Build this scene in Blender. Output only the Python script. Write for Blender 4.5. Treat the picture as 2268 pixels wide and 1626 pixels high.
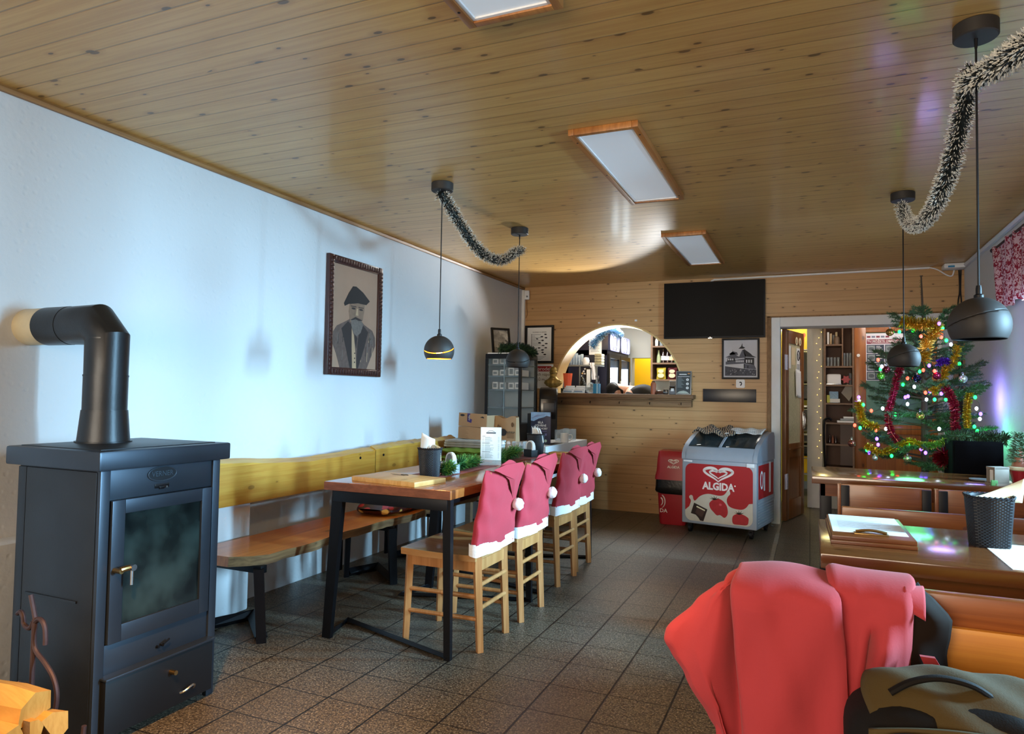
import bpy, bmesh, math, random
from mathutils import Vector as V, Matrix as MX
random.seed(11)
for o in list(bpy.data.objects): bpy.data.objects.remove(o)
SC = bpy.context.scene
COL = SC.collection
PI = math.pi
R = math.radians

# ------------------------------------------------------------------ camera
CAMX, CAMZ, FOC = 3.00484, 1.21, 1526.569
YAW, PITCH, ROLL = 0.40869, 0.04006, 0.01578
H, RW, L = 2.429, 4.27, 7.219          # ceiling height, right wall x, back wall y
_d = V((-math.sin(YAW)*math.cos(PITCH), math.cos(YAW)*math.cos(PITCH), math.sin(PITCH)))
_r = V((math.cos(YAW), math.sin(YAW), 0)); _u = _r.cross(_d)
_r2 = math.cos(ROLL)*_r + math.sin(ROLL)*_u; _u2 = -math.sin(ROLL)*_r + math.cos(ROLL)*_u
cam = bpy.data.cameras.new('camera'); cam.sensor_width = 36; cam.sensor_fit = 'HORIZONTAL'
cam.lens = FOC*36/2268; cam.clip_start = 0.05
co = bpy.data.objects.new('camera', cam); COL.objects.link(co)
m = MX.Identity(4)
for i in range(3):
    m[i][0] = _r2[i]; m[i][1] = _u2[i]; m[i][2] = -_d[i]
m[0][3], m[1][3], m[2][3] = CAMX, 0, CAMZ
co.matrix_world = m
SC.camera = co

# ------------------------------------------------------------------ exposure, sky, daylight, lamps
SC.view_settings.view_transform = 'Standard'; SC.view_settings.look = 'None'
SC.view_settings.gamma = 1; SC.view_settings.use_curve_mapping = False
SC.view_settings.exposure = 0.65
wd = bpy.data.worlds.new('world'); SC.world = wd; wd.use_nodes = True
bg = wd.node_tree.nodes['Background']; bg.inputs[0].default_value = (0.55, 0.75, 1, 1); bg.inputs[1].default_value = 1.0

def area(name, loc, look, sx, sy, power, col, spread=180):
    l = bpy.data.lights.new(name, 'AREA'); l.shape = 'RECTANGLE'; l.size = sx; l.size_y = sy; l.energy = power; l.color = col
    l.spread = R(spread)
    o = bpy.data.objects.new(name, l); COL.objects.link(o); o.location = loc
    o.rotation_euler = (V(look)-V(loc)).to_track_quat('-Z', 'Z').to_euler(); return o
def point(name, loc, power, col, rad=0.04):
    l = bpy.data.lights.new(name, 'POINT'); l.energy = power; l.color = col; l.shadow_soft_size = rad
    o = bpy.data.objects.new(name, l); COL.objects.link(o); o.location = loc; return o
def spot(name, loc, look, power, col, ang, blend=.4, rad=.05):
    l = bpy.data.lights.new(name, 'SPOT'); l.energy = power; l.color = col; l.spot_size = R(ang); l.spot_blend = blend; l.shadow_soft_size = rad
    o = bpy.data.objects.new(name, l); COL.objects.link(o); o.location = loc
    o.rotation_euler = (V(look)-V(loc)).to_track_quat('-Z', 'Y').to_euler(); return o
DAY = (0.40, 0.74, 1.0); WARM = (1.0, 0.62, 0.28)
# daylight through the two windows in the right wall
area('daylight_near_window', (6.2, 2.45, 1.90), (0, 2.2, 1.3), 1.7, 0.24, 300, DAY, 150)
area('daylight_far_window', (6.2, 5.0, 1.92), (0, 4.4, 1.3), 1.4, 0.24, 270, DAY, 150)
# warm lamp at the camera's end; the floor spots and front fill are added
point('warm_lamp_behind_camera', (2.4, -1.2, 1.95), 18, WARM, .25)
spot('added_floor_spot_left', (2.2, .3, 2.35), (1.2, 1.75, 0), 380, (1, .50, .14), 32, .8, .08)  # unseen spot added for the orange pool on the floor by the stove
spot('added_floor_spot_right', (2.9, .5, 2.35), (2.25, 2.35, 0), 150, WARM, 26, .6, .06)  # added spot, pools warm light on the floor at the right
spot('added_floor_spot_middle', (3.3, 1.5, 2.35), (2.25, 4.05, 0), 180, WARM, 13, .4, .05)  # narrow added spot for the warm patch further down the floor
point('pendant_bulb_left', (1.048, 3.461, 1.44), 5, (1, .6, .2), .03)
area('front_end_fill', (1.8, -2.85, 1.5), (1.8, 5, 2.1), 3.0, 1.3, 46, (1, .85, .66), 110)  # soft frontal fill added behind the camera, no window is built there
# bar, kitchen and hall
area('bar_ceiling_lamp', (1.0, 8.1, 2.36), (1.0, 8.0, 0), .9, .5, 30, (.93, .98, 1))
area('bar_added_uplight', (1.45, 8.7, 1.12), (1.16, 7.36, 1.98), .3, .1, 17, (.95, .98, 1), 50)  # uplight added out of view below the counter to brighten arch lining and ceiling
point('bar_back_fill', (.95, 9.62, 2.0), 7, (1, .9, .6), .08)  # unseen fill added to brighten the yellow wall behind the bar opening
point('kitchen_lamp', (2.80, 9.35, 2.2), 16, (1, .85, .35), .15)
point('hall_lamp', (3.75, 7.85, 2.25), 8, (1, .93, .85), .15)
for nm, lc, pw, cl in [('tree_glow_violet', (4.12, 6.0, 1.22), 3.0, (.35, .25, 1)), ('tree_glow_green', (4.15, 5.85, .98), 1.2, (.1, 1, .35)),
                       ('tree_glow_blue', (3.75, 5.5, 1.6), 2.0, (.42, .36, 1)), ('tree_glow_front', (3.62, 5.38, .98), 1.6, (.12, 1, .32)),
                       ('tree_glow_blue', (3.5, 5.4, 1.2), 1.4, (.35, .3, 1))]:
    point(nm, lc, pw, cl, .09)

# ------------------------------------------------------------------ mesh helpers
class MB:
    def __init__(s): s.bm = bmesh.new()
    def faces(s, vs, fs, mi=0, M=None):
        v = [s.bm.verts.new(M @ V(p) if M else V(p)) for p in vs]
        for f in fs:
            try:
                q = s.bm.faces.new([v[i] for i in f]); q.material_index = mi
            except ValueError: pass
        return v
    def box(s, x0, y0, z0, x1, y1, z1, bev=0, mi=0, M=None, seg=2):
        t = bmesh.new()
        bmesh.ops.create_cube(t, size=1)
        for v in t.verts: v.co = V(((x0+x1)/2+v.co.x*(x1-x0), (y0+y1)/2+v.co.y*(y1-y0), (z0+z1)/2+v.co.z*(z1-z0)))
        if bev: bmesh.ops.bevel(t, geom=list(t.edges), offset=min(bev, .49*min(abs(x1-x0), abs(y1-y0), abs(z1-z0))), segments=seg, affect='EDGES', profile=.6)
        s.merge(t, mi, M); return s
    def merge(s, t, mi=0, M=None):
        mp = {}
        for v in t.verts: mp[v] = s.bm.verts.new(M @ v.co if M else v.co)
        for f in t.faces:
            try: q = s.bm.faces.new([mp[v] for v in f.verts]); q.material_index = mi
            except ValueError: pass
        t.free()
    def tube(s, pts, r, n=10, mi=0, cap=True, closed=False, M=None, flat=1.0):
        pts = [V(p) for p in pts]; rr = r if isinstance(r, (list, tuple)) else [r]*len(pts)
        rings = []; N = len(pts); up = None
        for i, p in enumerate(pts):
            if closed: a, b = pts[(i-1) % N], pts[(i+1) % N]
            else: a, b = pts[max(i-1, 0)], pts[min(i+1, N-1)]
            t = (b-a).normalized()
            if 0 < i < N-1 or closed:
                t1 = (p-a).normalized(); t2 = (b-p).normalized(); k = 1/max(.35, math.cos(t1.angle(t2, 0)/2))
            else: k = 1
            if up is None:
                up = V((0, 0, 1)) if abs(t.z) < .9 else V((0, 1, 0))
            x = t.cross(up).normalized(); y = x.cross(t).normalized(); up = y
            ring = []
            for j in range(n):
                A = 2*PI*j/n
                q = p + (x*math.cos(A)+y*math.sin(A)*flat)*rr[i]*1.0
                if k > 1.02:   # mitre
                    bis = (t2-t1); 
                    if bis.length > 1e-6:
                        bis.normalize(); w = (q-p).dot(bis); q = q + bis*w*(k-1)
                ring.append(s.bm.verts.new(M @ q if M else q))
            rings.append(ring)
        def strip(a, b):
            for j in range(n):
                f = s.bm.faces.new((a[j], a[(j+1) % n], b[(j+1) % n], b[j])); f.material_index = mi
        for i in range(N-1): strip(rings[i], rings[i+1])
        if closed: strip(rings[-1], rings[0])
        elif cap:
            for q in (rings[0][::-1], rings[-1]):
                f = s.bm.faces.new(q); f.material_index = mi
        return s
    def cyl(s, p0, p1, r0, r1=None, n=20, mi=0, M=None): return s.tube([p0, p1], [r0, r0 if r1 is None else r1], n, mi, M=M)
    def lathe(s, prof, c=(0, 0, 0), n=28, mi=0, sx=1, sy=1, M=None, cap=True):
        rings = []
        for r, z in prof:
            rings.append([s.bm.verts.new((M @ V((r*sx*math.cos(2*PI*j/n), r*sy*math.sin(2*PI*j/n), z))) if M else V((c[0]+r*sx*math.cos(2*PI*j/n), c[1]+r*sy*math.sin(2*PI*j/n), c[2]+z))) for j in range(n)])
        for a, b in zip(rings, rings[1:]):
            for j in range(n):
                f = s.bm.faces.new((a[j], a[(j+1) % n], b[(j+1) % n], b[j])); f.material_index = mi
        if cap:
            for q in (rings[0][::-1], rings[-1]):
                f = s.bm.faces.new(q); f.material_index = mi
        return s
    def ball(s, c, r, n=16, mi=0, sx=1, sy=1, sz=1):
        prof = [(max(1e-4, r*math.sin(PI*i/(n//2+1))), -r*sz*math.cos(PI*i/(n//2+1))) for i in range(0, n//2+2)]
        return s.lathe(prof, c, n, mi, sx, sy)
    def prism(s, poly, M, t, mi=0, z0=0):
        """poly in the local xy plane of M, from z0 to z0+t"""
        n = len(poly)
        a = [s.bm.verts.new(M @ V((x, y, z0))) for x, y in poly]; b = [s.bm.verts.new(M @ V((x, y, z0+t))) for x, y in poly]
        for q in (a[::-1], b):
            f = s.bm.faces.new(q); f.material_index = mi
        for j in range(n):
            f = s.bm.faces.new((a[j], a[(j+1) % n], b[(j+1) % n], b[j])); f.material_index = mi
        return s
    def grid(s, fn, nu, nv, mi=0, M=None, wrap=False):
        g = [[s.bm.verts.new((M @ V(fn(i/nu, j/nv))) if M else V(fn(i/nu, j/nv))) for j in range(nv+1)] for i in range(nu+1)]
        for i in range(nu):
            for j in range(nv):
                f = s.bm.faces.new((g[i][j], g[i+1][j], g[i+1][j+1], g[i][j+1])); f.material_index = mi
        return s
    def build(s, name, mats, parent=None, world=True, ang=35, label=None):
        if parent is not None and world:
            off = V((0, 0, 0)); p = parent
            while p: off += p.location; p = p.parent
            for v in s.bm.verts: v.co -= off
        bmesh.ops.recalc_face_normals(s.bm, faces=s.bm.faces)
        me = bpy.data.meshes.new(name); s.bm.to_mesh(me); s.bm.free()
        for q in (mats if isinstance(mats, (list, tuple)) else [mats]): me.materials.append(q)
        me.polygons.foreach_set('use_smooth', [True]*len(me.polygons))
        me.set_sharp_from_angle(angle=R(ang))
        o = bpy.data.objects.new(name, me); COL.objects.link(o)
        if parent is not None: o.parent = parent
        if label: o['label'] = label
        return o
def tag(o, label, cat, group=None, kind=None):
    if label: o['label'] = label
    if cat: o['category'] = cat
    if group: o['group'] = group
    if kind: o['kind'] = kind
    return o
def thing(name, label, cat, loc=(0, 0, 0), rz=0, group=None):
    o = bpy.data.objects.new(name, None); COL.objects.link(o); o.location = loc; o.rotation_euler = (0, 0, rz); o.empty_display_size = .05
    return tag(o, label, cat, group)
def struct(name, mb, mats, ang=35):
    o = mb.build(name, mats, ang=ang); o['kind'] = 'structure'; return o
def recentre(o):
    """move a one-mesh thing's origin to the centre of its base"""
    vs = [v.co for v in o.data.vertices]
    c = V(((min(v.x for v in vs)+max(v.x for v in vs))/2, (min(v.y for v in vs)+max(v.y for v in vs))/2, min(v.z for v in vs)))
    for v in o.data.vertices: v.co -= c
    o.location = c; return o
def single(name, mb, mats, label, cat, group=None, ang=35):
    return tag(recentre(mb.build(name, mats, ang=ang)), label, cat, group)
def dup(root, loc, rz=None, label=None, group=None):
    r = root.copy(); COL.objects.link(r); r.location = loc
    if rz is not None: r.rotation_euler = (0, 0, rz)
    if label: r['label'] = label
    if group: r['group'] = group
    for ch in list(root.children):
        c = ch.copy(); COL.objects.link(c); c.parent = r
        for g in list(ch.children):
            d = g.copy(); COL.objects.link(d); d.parent = c
    return r
def TR(x, y, z, rz=0, rx=0, ry=0): return MX.Translation((x, y, z)) @ MX.Rotation(rz, 4, 'Z') @ MX.Rotation(ry, 4, 'Y') @ MX.Rotation(rx, 4, 'X')
def face_back(x, y, z, rz=0):
    """local x right, local y up, local z towards -Y (the viewer) : for things on planes facing -Y"""
    return MX.Translation((x, y, z)) @ MX.Rotation(rz, 4, 'Z') @ MX.Rotation(R(90), 4, 'X')
_fc = {}
def text_into(mb, s, size, M, mi=0, ext=.0006, align='CENTER', bold=0, sx=1.0):
    cu = bpy.data.curves.new('t', 'FONT'); cu.body = s; cu.size = size; cu.align_x = align; cu.align_y = 'CENTER'; cu.extrude = ext; cu.offset = bold; cu.resolution_u = 2
    ob = bpy.data.objects.new('t', cu); COL.objects.link(ob)
    dg = bpy.context.evaluated_depsgraph_get(); me = bpy.data.meshes.new_from_object(ob.evaluated_get(dg))
    t = bmesh.new(); t.from_mesh(me)
    for v in t.verts: v.co.x *= sx
    bpy.data.objects.remove(ob); bpy.data.curves.remove(cu); bpy.data.meshes.remove(me)
    mb.merge(t, mi, M)
def rrect(w, h, r, n=5):
    """rounded rectangle centred on 0"""
    out = []
    for cx, cy, a0 in ((w/2-r, h/2-r, 0), (-w/2+r, h/2-r, 90), (-w/2+r, -h/2+r, 180), (w/2-r, -h/2+r, 270)):
        for i in range(n+1):
            a = R(a0+90*i/n); out.append((cx+r*math.cos(a), cy+r*math.sin(a)))
    return out
def ell(rx, ry, n=24, cx=0, cy=0): return [(cx+rx*math.cos(2*PI*i/n), cy+ry*math.sin(2*PI*i/n)) for i in range(n)]
def rc(x0, y0, x1, y1): return [(x0, y0), (x1, y0), (x1, y1), (x0, y1)]
def smooth_pts(p, k=6, closed=False):
    """Catmull-Rom through points"""
    p = [V(q) for q in p]; N = len(p); out = []
    for i in range(N if closed else N-1):
        a, b, c, d = (p[(i-1) % N] if closed else p[max(i-1, 0)]), p[i], p[(i+1) % N], (p[(i+2) % N] if closed else p[min(i+2, N-1)])
        for j in range(k):
            t = j/k; out.append(.5*((2*b)+(c-a)*t+(2*a-5*b+4*c-d)*t*t+(3*b-a-3*c+d)*t**3))
    if not closed: out.append(p[-1])
    return out

# ------------------------------------------------------------------ materials
def lin(h):
    if not isinstance(h, str): return tuple(h)+(1,)
    h = h.lstrip('#'); c = [int(h[i:i+2], 16)/255 for i in (0, 2, 4)]
    return tuple(x/12.92 if x <= .04045 else ((x+.055)/1.055)**2.4 for x in c)+(1,)
class N:
    def __init__(s, name):
        s.m = bpy.data.materials.new(name); s.m.use_nodes = True; s.t = s.m.node_tree; s.b = s.t.nodes['Principled BSDF']
    def n(s, ty, **kw):
        q = s.t.nodes.new(ty)
        for k, v in kw.items(): setattr(q, k, v)
        return q
    def set(s, sock, v):
        if hasattr(v, 'links') or hasattr(v, 'is_linked'): s.t.links.new(v, sock)
        else: sock.default_value = v
    def math(s, op, a, b=0.0, c=0.0, clamp=False):
        q = s.n('ShaderNodeMath', operation=op, use_clamp=clamp); s.set(q.inputs[0], a); s.set(q.inputs[1], b)
        if op in ('MULTIPLY_ADD', 'WRAP', 'SMOOTH_MIN'): s.set(q.inputs[2], c)
        return q.outputs[0]
    def mix(s, f, a, b, bt='MIX'):
        q = s.n('ShaderNodeMix', data_type='RGBA', blend_type=bt); s.set(q.inputs[0], f); s.set(q.inputs[6], a); s.set(q.inputs[7], b); return q.outputs[2]
    def sm(s, x, lo, hi, a=0.0, b=1.0):
        q = s.n('ShaderNodeMapRange', interpolation_type='SMOOTHSTEP'); s.set(q.inputs[0], x); q.inputs[1].default_value = lo; q.inputs[2].default_value = hi
        q.inputs[3].default_value = a; q.inputs[4].default_value = b; return q.outputs[0]
    def comb(s, x, y, z):
        q = s.n('ShaderNodeCombineXYZ'); s.set(q.inputs[0], x); s.set(q.inputs[1], y); s.set(q.inputs[2], z); return q.outputs[0]
    def obj(s):
        c = s.n('ShaderNodeTexCoord'); return c.outputs['Object']
    def sep(s, v):
        q = s.n('ShaderNodeSeparateXYZ'); s.set(q.inputs[0], v); return q.outputs
    def noise(s, vec, sc, det=2, rough=.5, dist=0):
        q = s.n('ShaderNodeTexNoise'); s.set(q.inputs['Vector'], vec); q.inputs['Scale'].default_value = sc; q.inputs['Detail'].default_value = det
        q.inputs['Roughness'].default_value = rough; q.inputs['Distortion'].default_value = dist; return q.outputs['Fac']
    def vor(s, vec, sc, feat='F1'):
        q = s.n('ShaderNodeTexVoronoi', feature=feat); s.set(q.inputs['Vector'], vec); q.inputs['Scale'].default_value = sc; return q
    def bump(s, h, st=.2, d=.01):
        q = s.n('ShaderNodeBump'); q.inputs['Strength'].default_value = st; q.inputs['Distance'].default_value = d; s.set(q.inputs['Height'], h)
        s.t.links.new(q.outputs[0], s.b.inputs['Normal'])
    def base(s, c): s.set(s.b.inputs['Base Color'], c)
def mat(name, col, rough=.5, metal=0, var=.08, vs=14, bump=0, bs=60, emit=0, ecol=None, spec=.5, trans=0, alpha=1, sheen=0, coat=0):
    q = N(name); c = lin(col)
    if var:
        f = q.noise(q.obj(), vs, 3); lo = tuple(x*(1-var*1.6) for x in c[:3])+(1,); hi = tuple(min(1, x*(1+var)) for x in c[:3])+(1,)
        q.base(q.mix(f, lo, hi))
    else: q.base(c)
    b = q.b; b.inputs['Roughness'].default_value = rough; b.inputs['Metallic'].default_value = metal; b.inputs['Specular IOR Level'].default_value = spec
    if bump: q.bump(q.noise(q.obj(), bs, 3), bump, .004)
    if emit:
        b.inputs['Emission Color'].default_value = lin(ecol or col); b.inputs['Emission Strength'].default_value = emit
    if trans: b.inputs['Transmission Weight'].default_value = trans; b.inputs['IOR'].default_value = 1.45
    if sheen: b.inputs['Sheen Weight'].default_value = sheen; b.inputs['Sheen Roughness'].default_value = .5
    if coat: b.inputs['Coat Weight'].default_value = coat; b.inputs['Coat Roughness'].default_value = .12
    if alpha < 1: b.inputs['Alpha'].default_value = alpha
    return q.m
def wood(name, light, mid, dark, w=.1, along=0, across=1, rough=.4, seam=1.0, knots=1.0, kden=.62, coat=0, off=0.0, bumps=.25, tone=.35, krad=1.0, clus=0.0):
    """boards of width w; along / across = axis index of grain and of board width"""
    q = N(name); c = q.sep(q.obj()); Lc = c[along]; A = q.math('ADD', c[across], 10+off); T = c[3-along-across]
    ii = q.math('FLOOR', q.math('DIVIDE', A, w)); fr = q.math('FRACT', q.math('DIVIDE', A, w))
    wn = q.n('ShaderNodeTexWhiteNoise', noise_dimensions='1D'); q.set(wn.inputs['W'], ii); r = wn.outputs['Value']
    Ls = q.math('ADD', Lc, q.math('MULTIPLY', r, 37.0))
    g = q.noise(q.comb(q.math('MULTIPLY', Ls, .9), q.math('MULTIPLY', A, 22.0), q.math('MULTIPLY', T, 8)), 1.6, 5, .6, .6)
    g2 = q.noise(q.comb(q.math('MULTIPLY', Ls, 2.5), q.math('MULTIPLY', A, 90.0), q.math('MULTIPLY', T, 20)), 1.5, 2)
    f = q.math('ADD', q.math('MULTIPLY', g, .75), q.math('MULTIPLY', g2, .25))
    col = q.mix(q.sm(f, .36, .64), lin(mid), lin(light))
    col = q.mix(q.math('MULTIPLY', q.sm(r, 0, 1), tone), col, lin(dark), 'MULTIPLY' if False else 'MIX')
    if knots:
        vo = q.vor(q.comb(q.math('MULTIPLY', Ls, 5.0), q.math('MULTIPLY', A, 10.3), 0.0), 1.0); vo.voronoi_dimensions = '2D'; d = vo.outputs['Distance']; rnd = q.sep(vo.outputs['Color'])[0]; rn2 = q.sep(vo.outputs['Color'])[1]
        on = q.math('GREATER_THAN', rnd, kden); rad = q.math('MULTIPLY_ADD', rn2, .10*krad, .035*krad)
        if clus: on = q.math('MULTIPLY', on, q.math('GREATER_THAN', q.noise(q.comb(q.math('MULTIPLY', Lc, 1.3), q.math('MULTIPLY', A, 2.0), 0.0), 1.6, 2), clus))
        dd = q.math('DIVIDE', d, rad)
        halo = q.math('MULTIPLY', on, q.sm(dd, 1.0, 3.2, .45*knots, 0))
        kn = q.math('MULTIPLY', on, q.sm(dd, .75, 1.15, .85*knots, 0))
        col = q.mix(halo, col, lin(dark)); dk = tuple(x*.25 for x in lin(dark)[:3])+(1,); col = q.mix(kn, col, dk)
    e = q.math('MINIMUM', fr, q.math('SUBTRACT', 1.0, fr)); sl = q.sm(e, .012, .05, 1, 0)
    dk2 = tuple(x*.22 for x in lin(dark)[:3])+(1,)
    if seam: col = q.mix(q.math('MULTIPLY', sl, .75*seam), col, dk2)
    q.base(col); q.b.inputs['Roughness'].default_value = rough
    if coat: q.b.inputs['Coat Weight'].default_value = coat; q.b.inputs['Coat Roughness'].default_value = .12
    hgt = q.math('ADD', q.math('MULTIPLY', f, .25), q.math('MULTIPLY', sl, -1.2*seam))
    q.bump(hgt, bumps, .004)
    return q.m
# ------------------------------------------------------------------ material library
M_ceil = wood('ceiling_pine', '#cba260', '#bc9050', '#a3763c', .097, 0, 1, rough=.33, seam=.6, knots=1.0, kden=.45, krad=.85, clus=.47, coat=.2, bumps=.35, tone=.25)
M_bwall = wood('wall_pine', '#c29866', '#b68c5a', '#a57a4a', .098, 0, 2, rough=.42, seam=.5, knots=1.12, kden=.3, krad=.55, clus=.47, bumps=.2, tone=.2)
M_trim = wood('trim_wood', '#9a7244', '#7c5830', '#5a3c20', .5, 1, 0, rough=.5, seam=0, knots=0)
M_frame = wood('panel_frame_wood', '#bd7f42', '#a06530', '#7c4a22', .5, 1, 0, rough=.4, seam=0, knots=0)
M_table = wood('table_plank', '#c47a3e', '#a55a2a', '#7c3d1e', .118, 1, 0, rough=.22, seam=.6, knots=.9, kden=.8, coat=.5, bumps=.12)
M_tedge = wood('table_edge', '#8a5238', '#70402a', '#55301f', .4, 1, 2, rough=.4, seam=0, knots=0)
M_bench = wood('bench_plank', '#d6853a', '#b9652a', '#8c4620', .5, 1, 0, rough=.3, seam=0, knots=.9, kden=.9, coat=.3)
M_bark = wood('live_edge', '#8a6a44', '#64482c', '#43301d', .5, 1, 2, rough=.75, seam=0, knots=.5)
M_back = wood('backrest_board', '#c49a40', '#b3802c', '#955c1c', .6, 1, 2, rough=.35, seam=0, knots=.6, kden=.9, coat=.3)
M_beech = wood('beech', '#b98552', '#a26e3e', '#86552c', .5, 2, 0, rough=.38, seam=0, knots=0)
M_beechx = wood('beech_seat', '#bf9464', '#aa7c4c', '#8f6034', .06, 0, 1, rough=.28, seam=.15, knots=0, coat=.3)
M_rtab = wood('right_table_wood', '#87522a', '#70401f', '#522c17', .13, 0, 1, rough=.19, seam=.4, knots=.9, kden=.85, coat=.7, bumps=.08)
M_rtab2 = wood('right_table_apron', '#80441f', '#683516', '#4c2510', .4, 0, 2, rough=.3, seam=0, knots=.7, kden=.9)
M_rback = wood('right_bench_wood', '#9c5824', '#854618', '#673412', .4, 0, 2, rough=.33, seam=0, knots=.9, kden=.86, coat=.2)
M_rlow = wood('near_bench_panel_lit', '#e09a36', '#cf8426', '#ad651c', .5, 0, 2, rough=.4, seam=0, knots=.6, kden=.88)  # brighter than the top rail: warm light on this board put into its colour
M_board = wood('menu_board_wood', '#e0b878', '#cfa05a', '#b3803f', .5, 1, 0, rough=.4, seam=0, knots=.4, kden=.9)
M_log = wood('split_log', '#b98a40', '#a87830', '#875a22', .3, 0, 1, rough=.7, seam=0, knots=.3)
M_logbark = mat('log_bark', '#6d553a', .9, var=.3, vs=30, bump=.6, bs=60)
M_sill = wood('sill_wood', '#8d6a44', '#6c4a2c', '#4a321e', .4, 0, 1, rough=.5, seam=0, knots=.8, kden=.8)
M_door = wood('door_wood', '#8a5426', '#6d3d1a', '#4d2a12', .4, 2, 0, rough=.32, seam=0, knots=.4, kden=.9, coat=.3)
M_door2 = wood('hall_door_wood', '#b06a28', '#96521c', '#6d3a14', .5, 2, 0, rough=.35, seam=0, knots=.8, kden=.85, coat=.3)
M_shelf = wood('shelf_wood', '#8d6d50', '#745640', '#55402f', .5, 0, 1, rough=.5, seam=0, knots=0)
M_shelfback = mat('shelf_back', '#5a3b2b', .6)
M_black = mat('black_steel', '#15161b', .42, .6, var=.15)
M_blackp = mat('black_plastic', '#0c0c11', .5, 0, var=.1, spec=.3)
M_dark = mat('dark_panel', '#0d0e13', .25, var=.1)
M_lamp = mat('lamp_shade_black', '#2a2624', .6, 0, var=.1)
M_lampin = mat('lamp_inner_gold', '#e9a23a', .4, .3, emit=0)
M_white = mat('white_paint', '#e6e6e4', .6, var=.04)
M_cream = mat('cream_paint', '#e9dcb4', .55, var=.05)
M_arch = mat('arch_lining_paint', '#d8ba80', .5, var=.08)
M_plaswhite = mat('white_plastic', '#e9eaec', .4, var=.02)
M_paper = mat('paper', '#eef0f0', .7, var=.02)
M_paperw = mat('warm_paper', '#d9c6a0', .8, var=.05, vs=30)
M_ink = mat('ink', '#23252c', .7, var=0)
M_grey = mat('grey_ink', '#7d8388', .7, var=0)
M_red = mat('red_print', '#a8161f', .45, var=.04)
M_redplas = mat('red_plastic', '#a81f2a', .4, var=.05)
M_maroon = mat('maroon_print', '#7c1a3a', .5, var=0)
M_cardb = mat('cardboard', '#a98a68', .8, var=.06, vs=10)
M_chrome = mat('chrome', '#c9ccd0', .25, 1, var=0)
M_brass = mat('brass', '#a88a5a', .35, 1, var=.1)
M_green = mat('green_cloth', '#6f8a2c', .85, var=.12, bump=.3)
M_felt = mat('red_felt', '#a62636', .9, var=.08, vs=6, bump=.15, bs=140, sheen=.12)
M_fleece = mat('white_fleece', '#f1f2f6', .95, var=.04, bump=.5, bs=90, sheen=.4)
M_greenery = mat('fir_green', '#2c6a30', .6, var=.35, vs=40)
M_greenlt = mat('fir_green_light', '#5f8f3a', .6, var=.3, vs=40)
M_needle = mat('needle_dark', '#42613f', .6, var=.3, vs=30)
M_tinb = mat('tinsel_black', '#141a18', .4, var=.1)
M_tinw = mat('tinsel_white', '#d8d6cc', .5, var=.05)
M_tingold = mat('tinsel_gold', '#c79a22', .28, .75, var=.2, vs=40)
M_tinred = mat('tinsel_red', '#8c0f2a', .3, .5, var=.2, vs=40)
M_tinviolet = mat('tinsel_violet', '#5b2a92', .3, .5, var=.2, vs=40)
M_tinblue = mat('tinsel_blue', '#5d9cc8', .3, .4, var=.25, vs=40)
M_gold = mat('bust_gold', '#a58c50', .42, .7, var=.3, vs=60)
M_iron = mat('wrought_iron', '#453436', .55, .5, var=.2, vs=40)
M_pink = mat('jacket_fleece', '#ae363d', .9, var=.05, vs=8, bump=.08, bs=200, sheen=.08)
M_lining = mat('jacket_lining', '#1d140e', .85, var=.15, spec=.15)
M_olive = mat('backpack_olive', '#4a3a14', .85, var=.1, bump=.12, bs=400)
M_olived = mat('backpack_black', '#0f0b09', .8, var=.15, bump=.12, bs=400, spec=.25)
M_skin = mat('skin', '#c79a84', .55, var=.04)
M_hair = mat('black_hair', '#171413', .6, var=.2, vs=60, bump=.5, bs=120)
M_shirt = mat('black_shirt', '#1d1e22', .85, var=.1, bump=.2)
M_yellow = mat('yellow_tile', '#fac406', .35, var=.04, vs=3)
M_orange = mat('orange_vase', '#e8623a', .4, var=.06)
M_blue = mat('blue_holder', '#2f8fc4', .35, var=.08)
M_navy = mat('navy_panel', '#1a1d33', .4, var=.1)
M_terra = mat('terracotta', '#a8654a', .5, var=.15)
M_glow = mat('lamp_white_glow', '#dfe8ff', .5, emit=6, ecol='#e8f2ff', var=0)
M_fridgeglow = mat('fridge_light', '#eef6ff', .5, emit=4.5, ecol='#e2f4ff', var=0)
M_signglow = mat('fridge_sign_glow', '#f4f4ff', .5, emit=.9, ecol='#f0f0ff', var=0)
M_bulbwarm = mat('warm_bulb', '#ffcf70', .5, emit=14, ecol='#ffb850', var=0)
M_fairy = mat('fairy_bulb', '#ffd98a', .5, emit=3, ecol='#ffc860', var=0)
BULB = [mat('bulb_green', '#20ff50', .4, emit=9, ecol='#10ff40', var=0), mat('bulb_violet', '#7a50ff', .4, emit=9, ecol='#6038ff', var=0),
        mat('bulb_white', '#e8f0ff', .4, emit=9, ecol='#d8e8ff', var=0), mat('bulb_red', '#ff5040', .4, emit=9, ecol='#ff3020', var=0)]
def glass(name, col, alpha=.22, rough=.05):
    q = N(name); b = q.b; b.inputs['Base Color'].default_value = lin(col); b.inputs['Roughness'].default_value = rough
    b.inputs['Alpha'].default_value = alpha; b.inputs['Specular IOR Level'].default_value = .8; return q.m
M_glass = glass('clear_glass', '#bcd4dc', .07)
M_glassw = glass('drinking_glass', '#d4e6ee', .24)
M_glassd = glass('smoky_glass', '#223034', .55, .12)
M_frost = mat('patterned_glass', '#cfc9a4', .3, var=.22, vs=60, bump=1.0, bs=55, spec=.6)
M_bottleg = glass('green_bottle', '#3d6a3a', .85)
M_bottlec = glass('pale_bottle', '#b9c79a', .7)
M_bottled = glass('dark_bottle', '#2a1614', .95)

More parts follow.
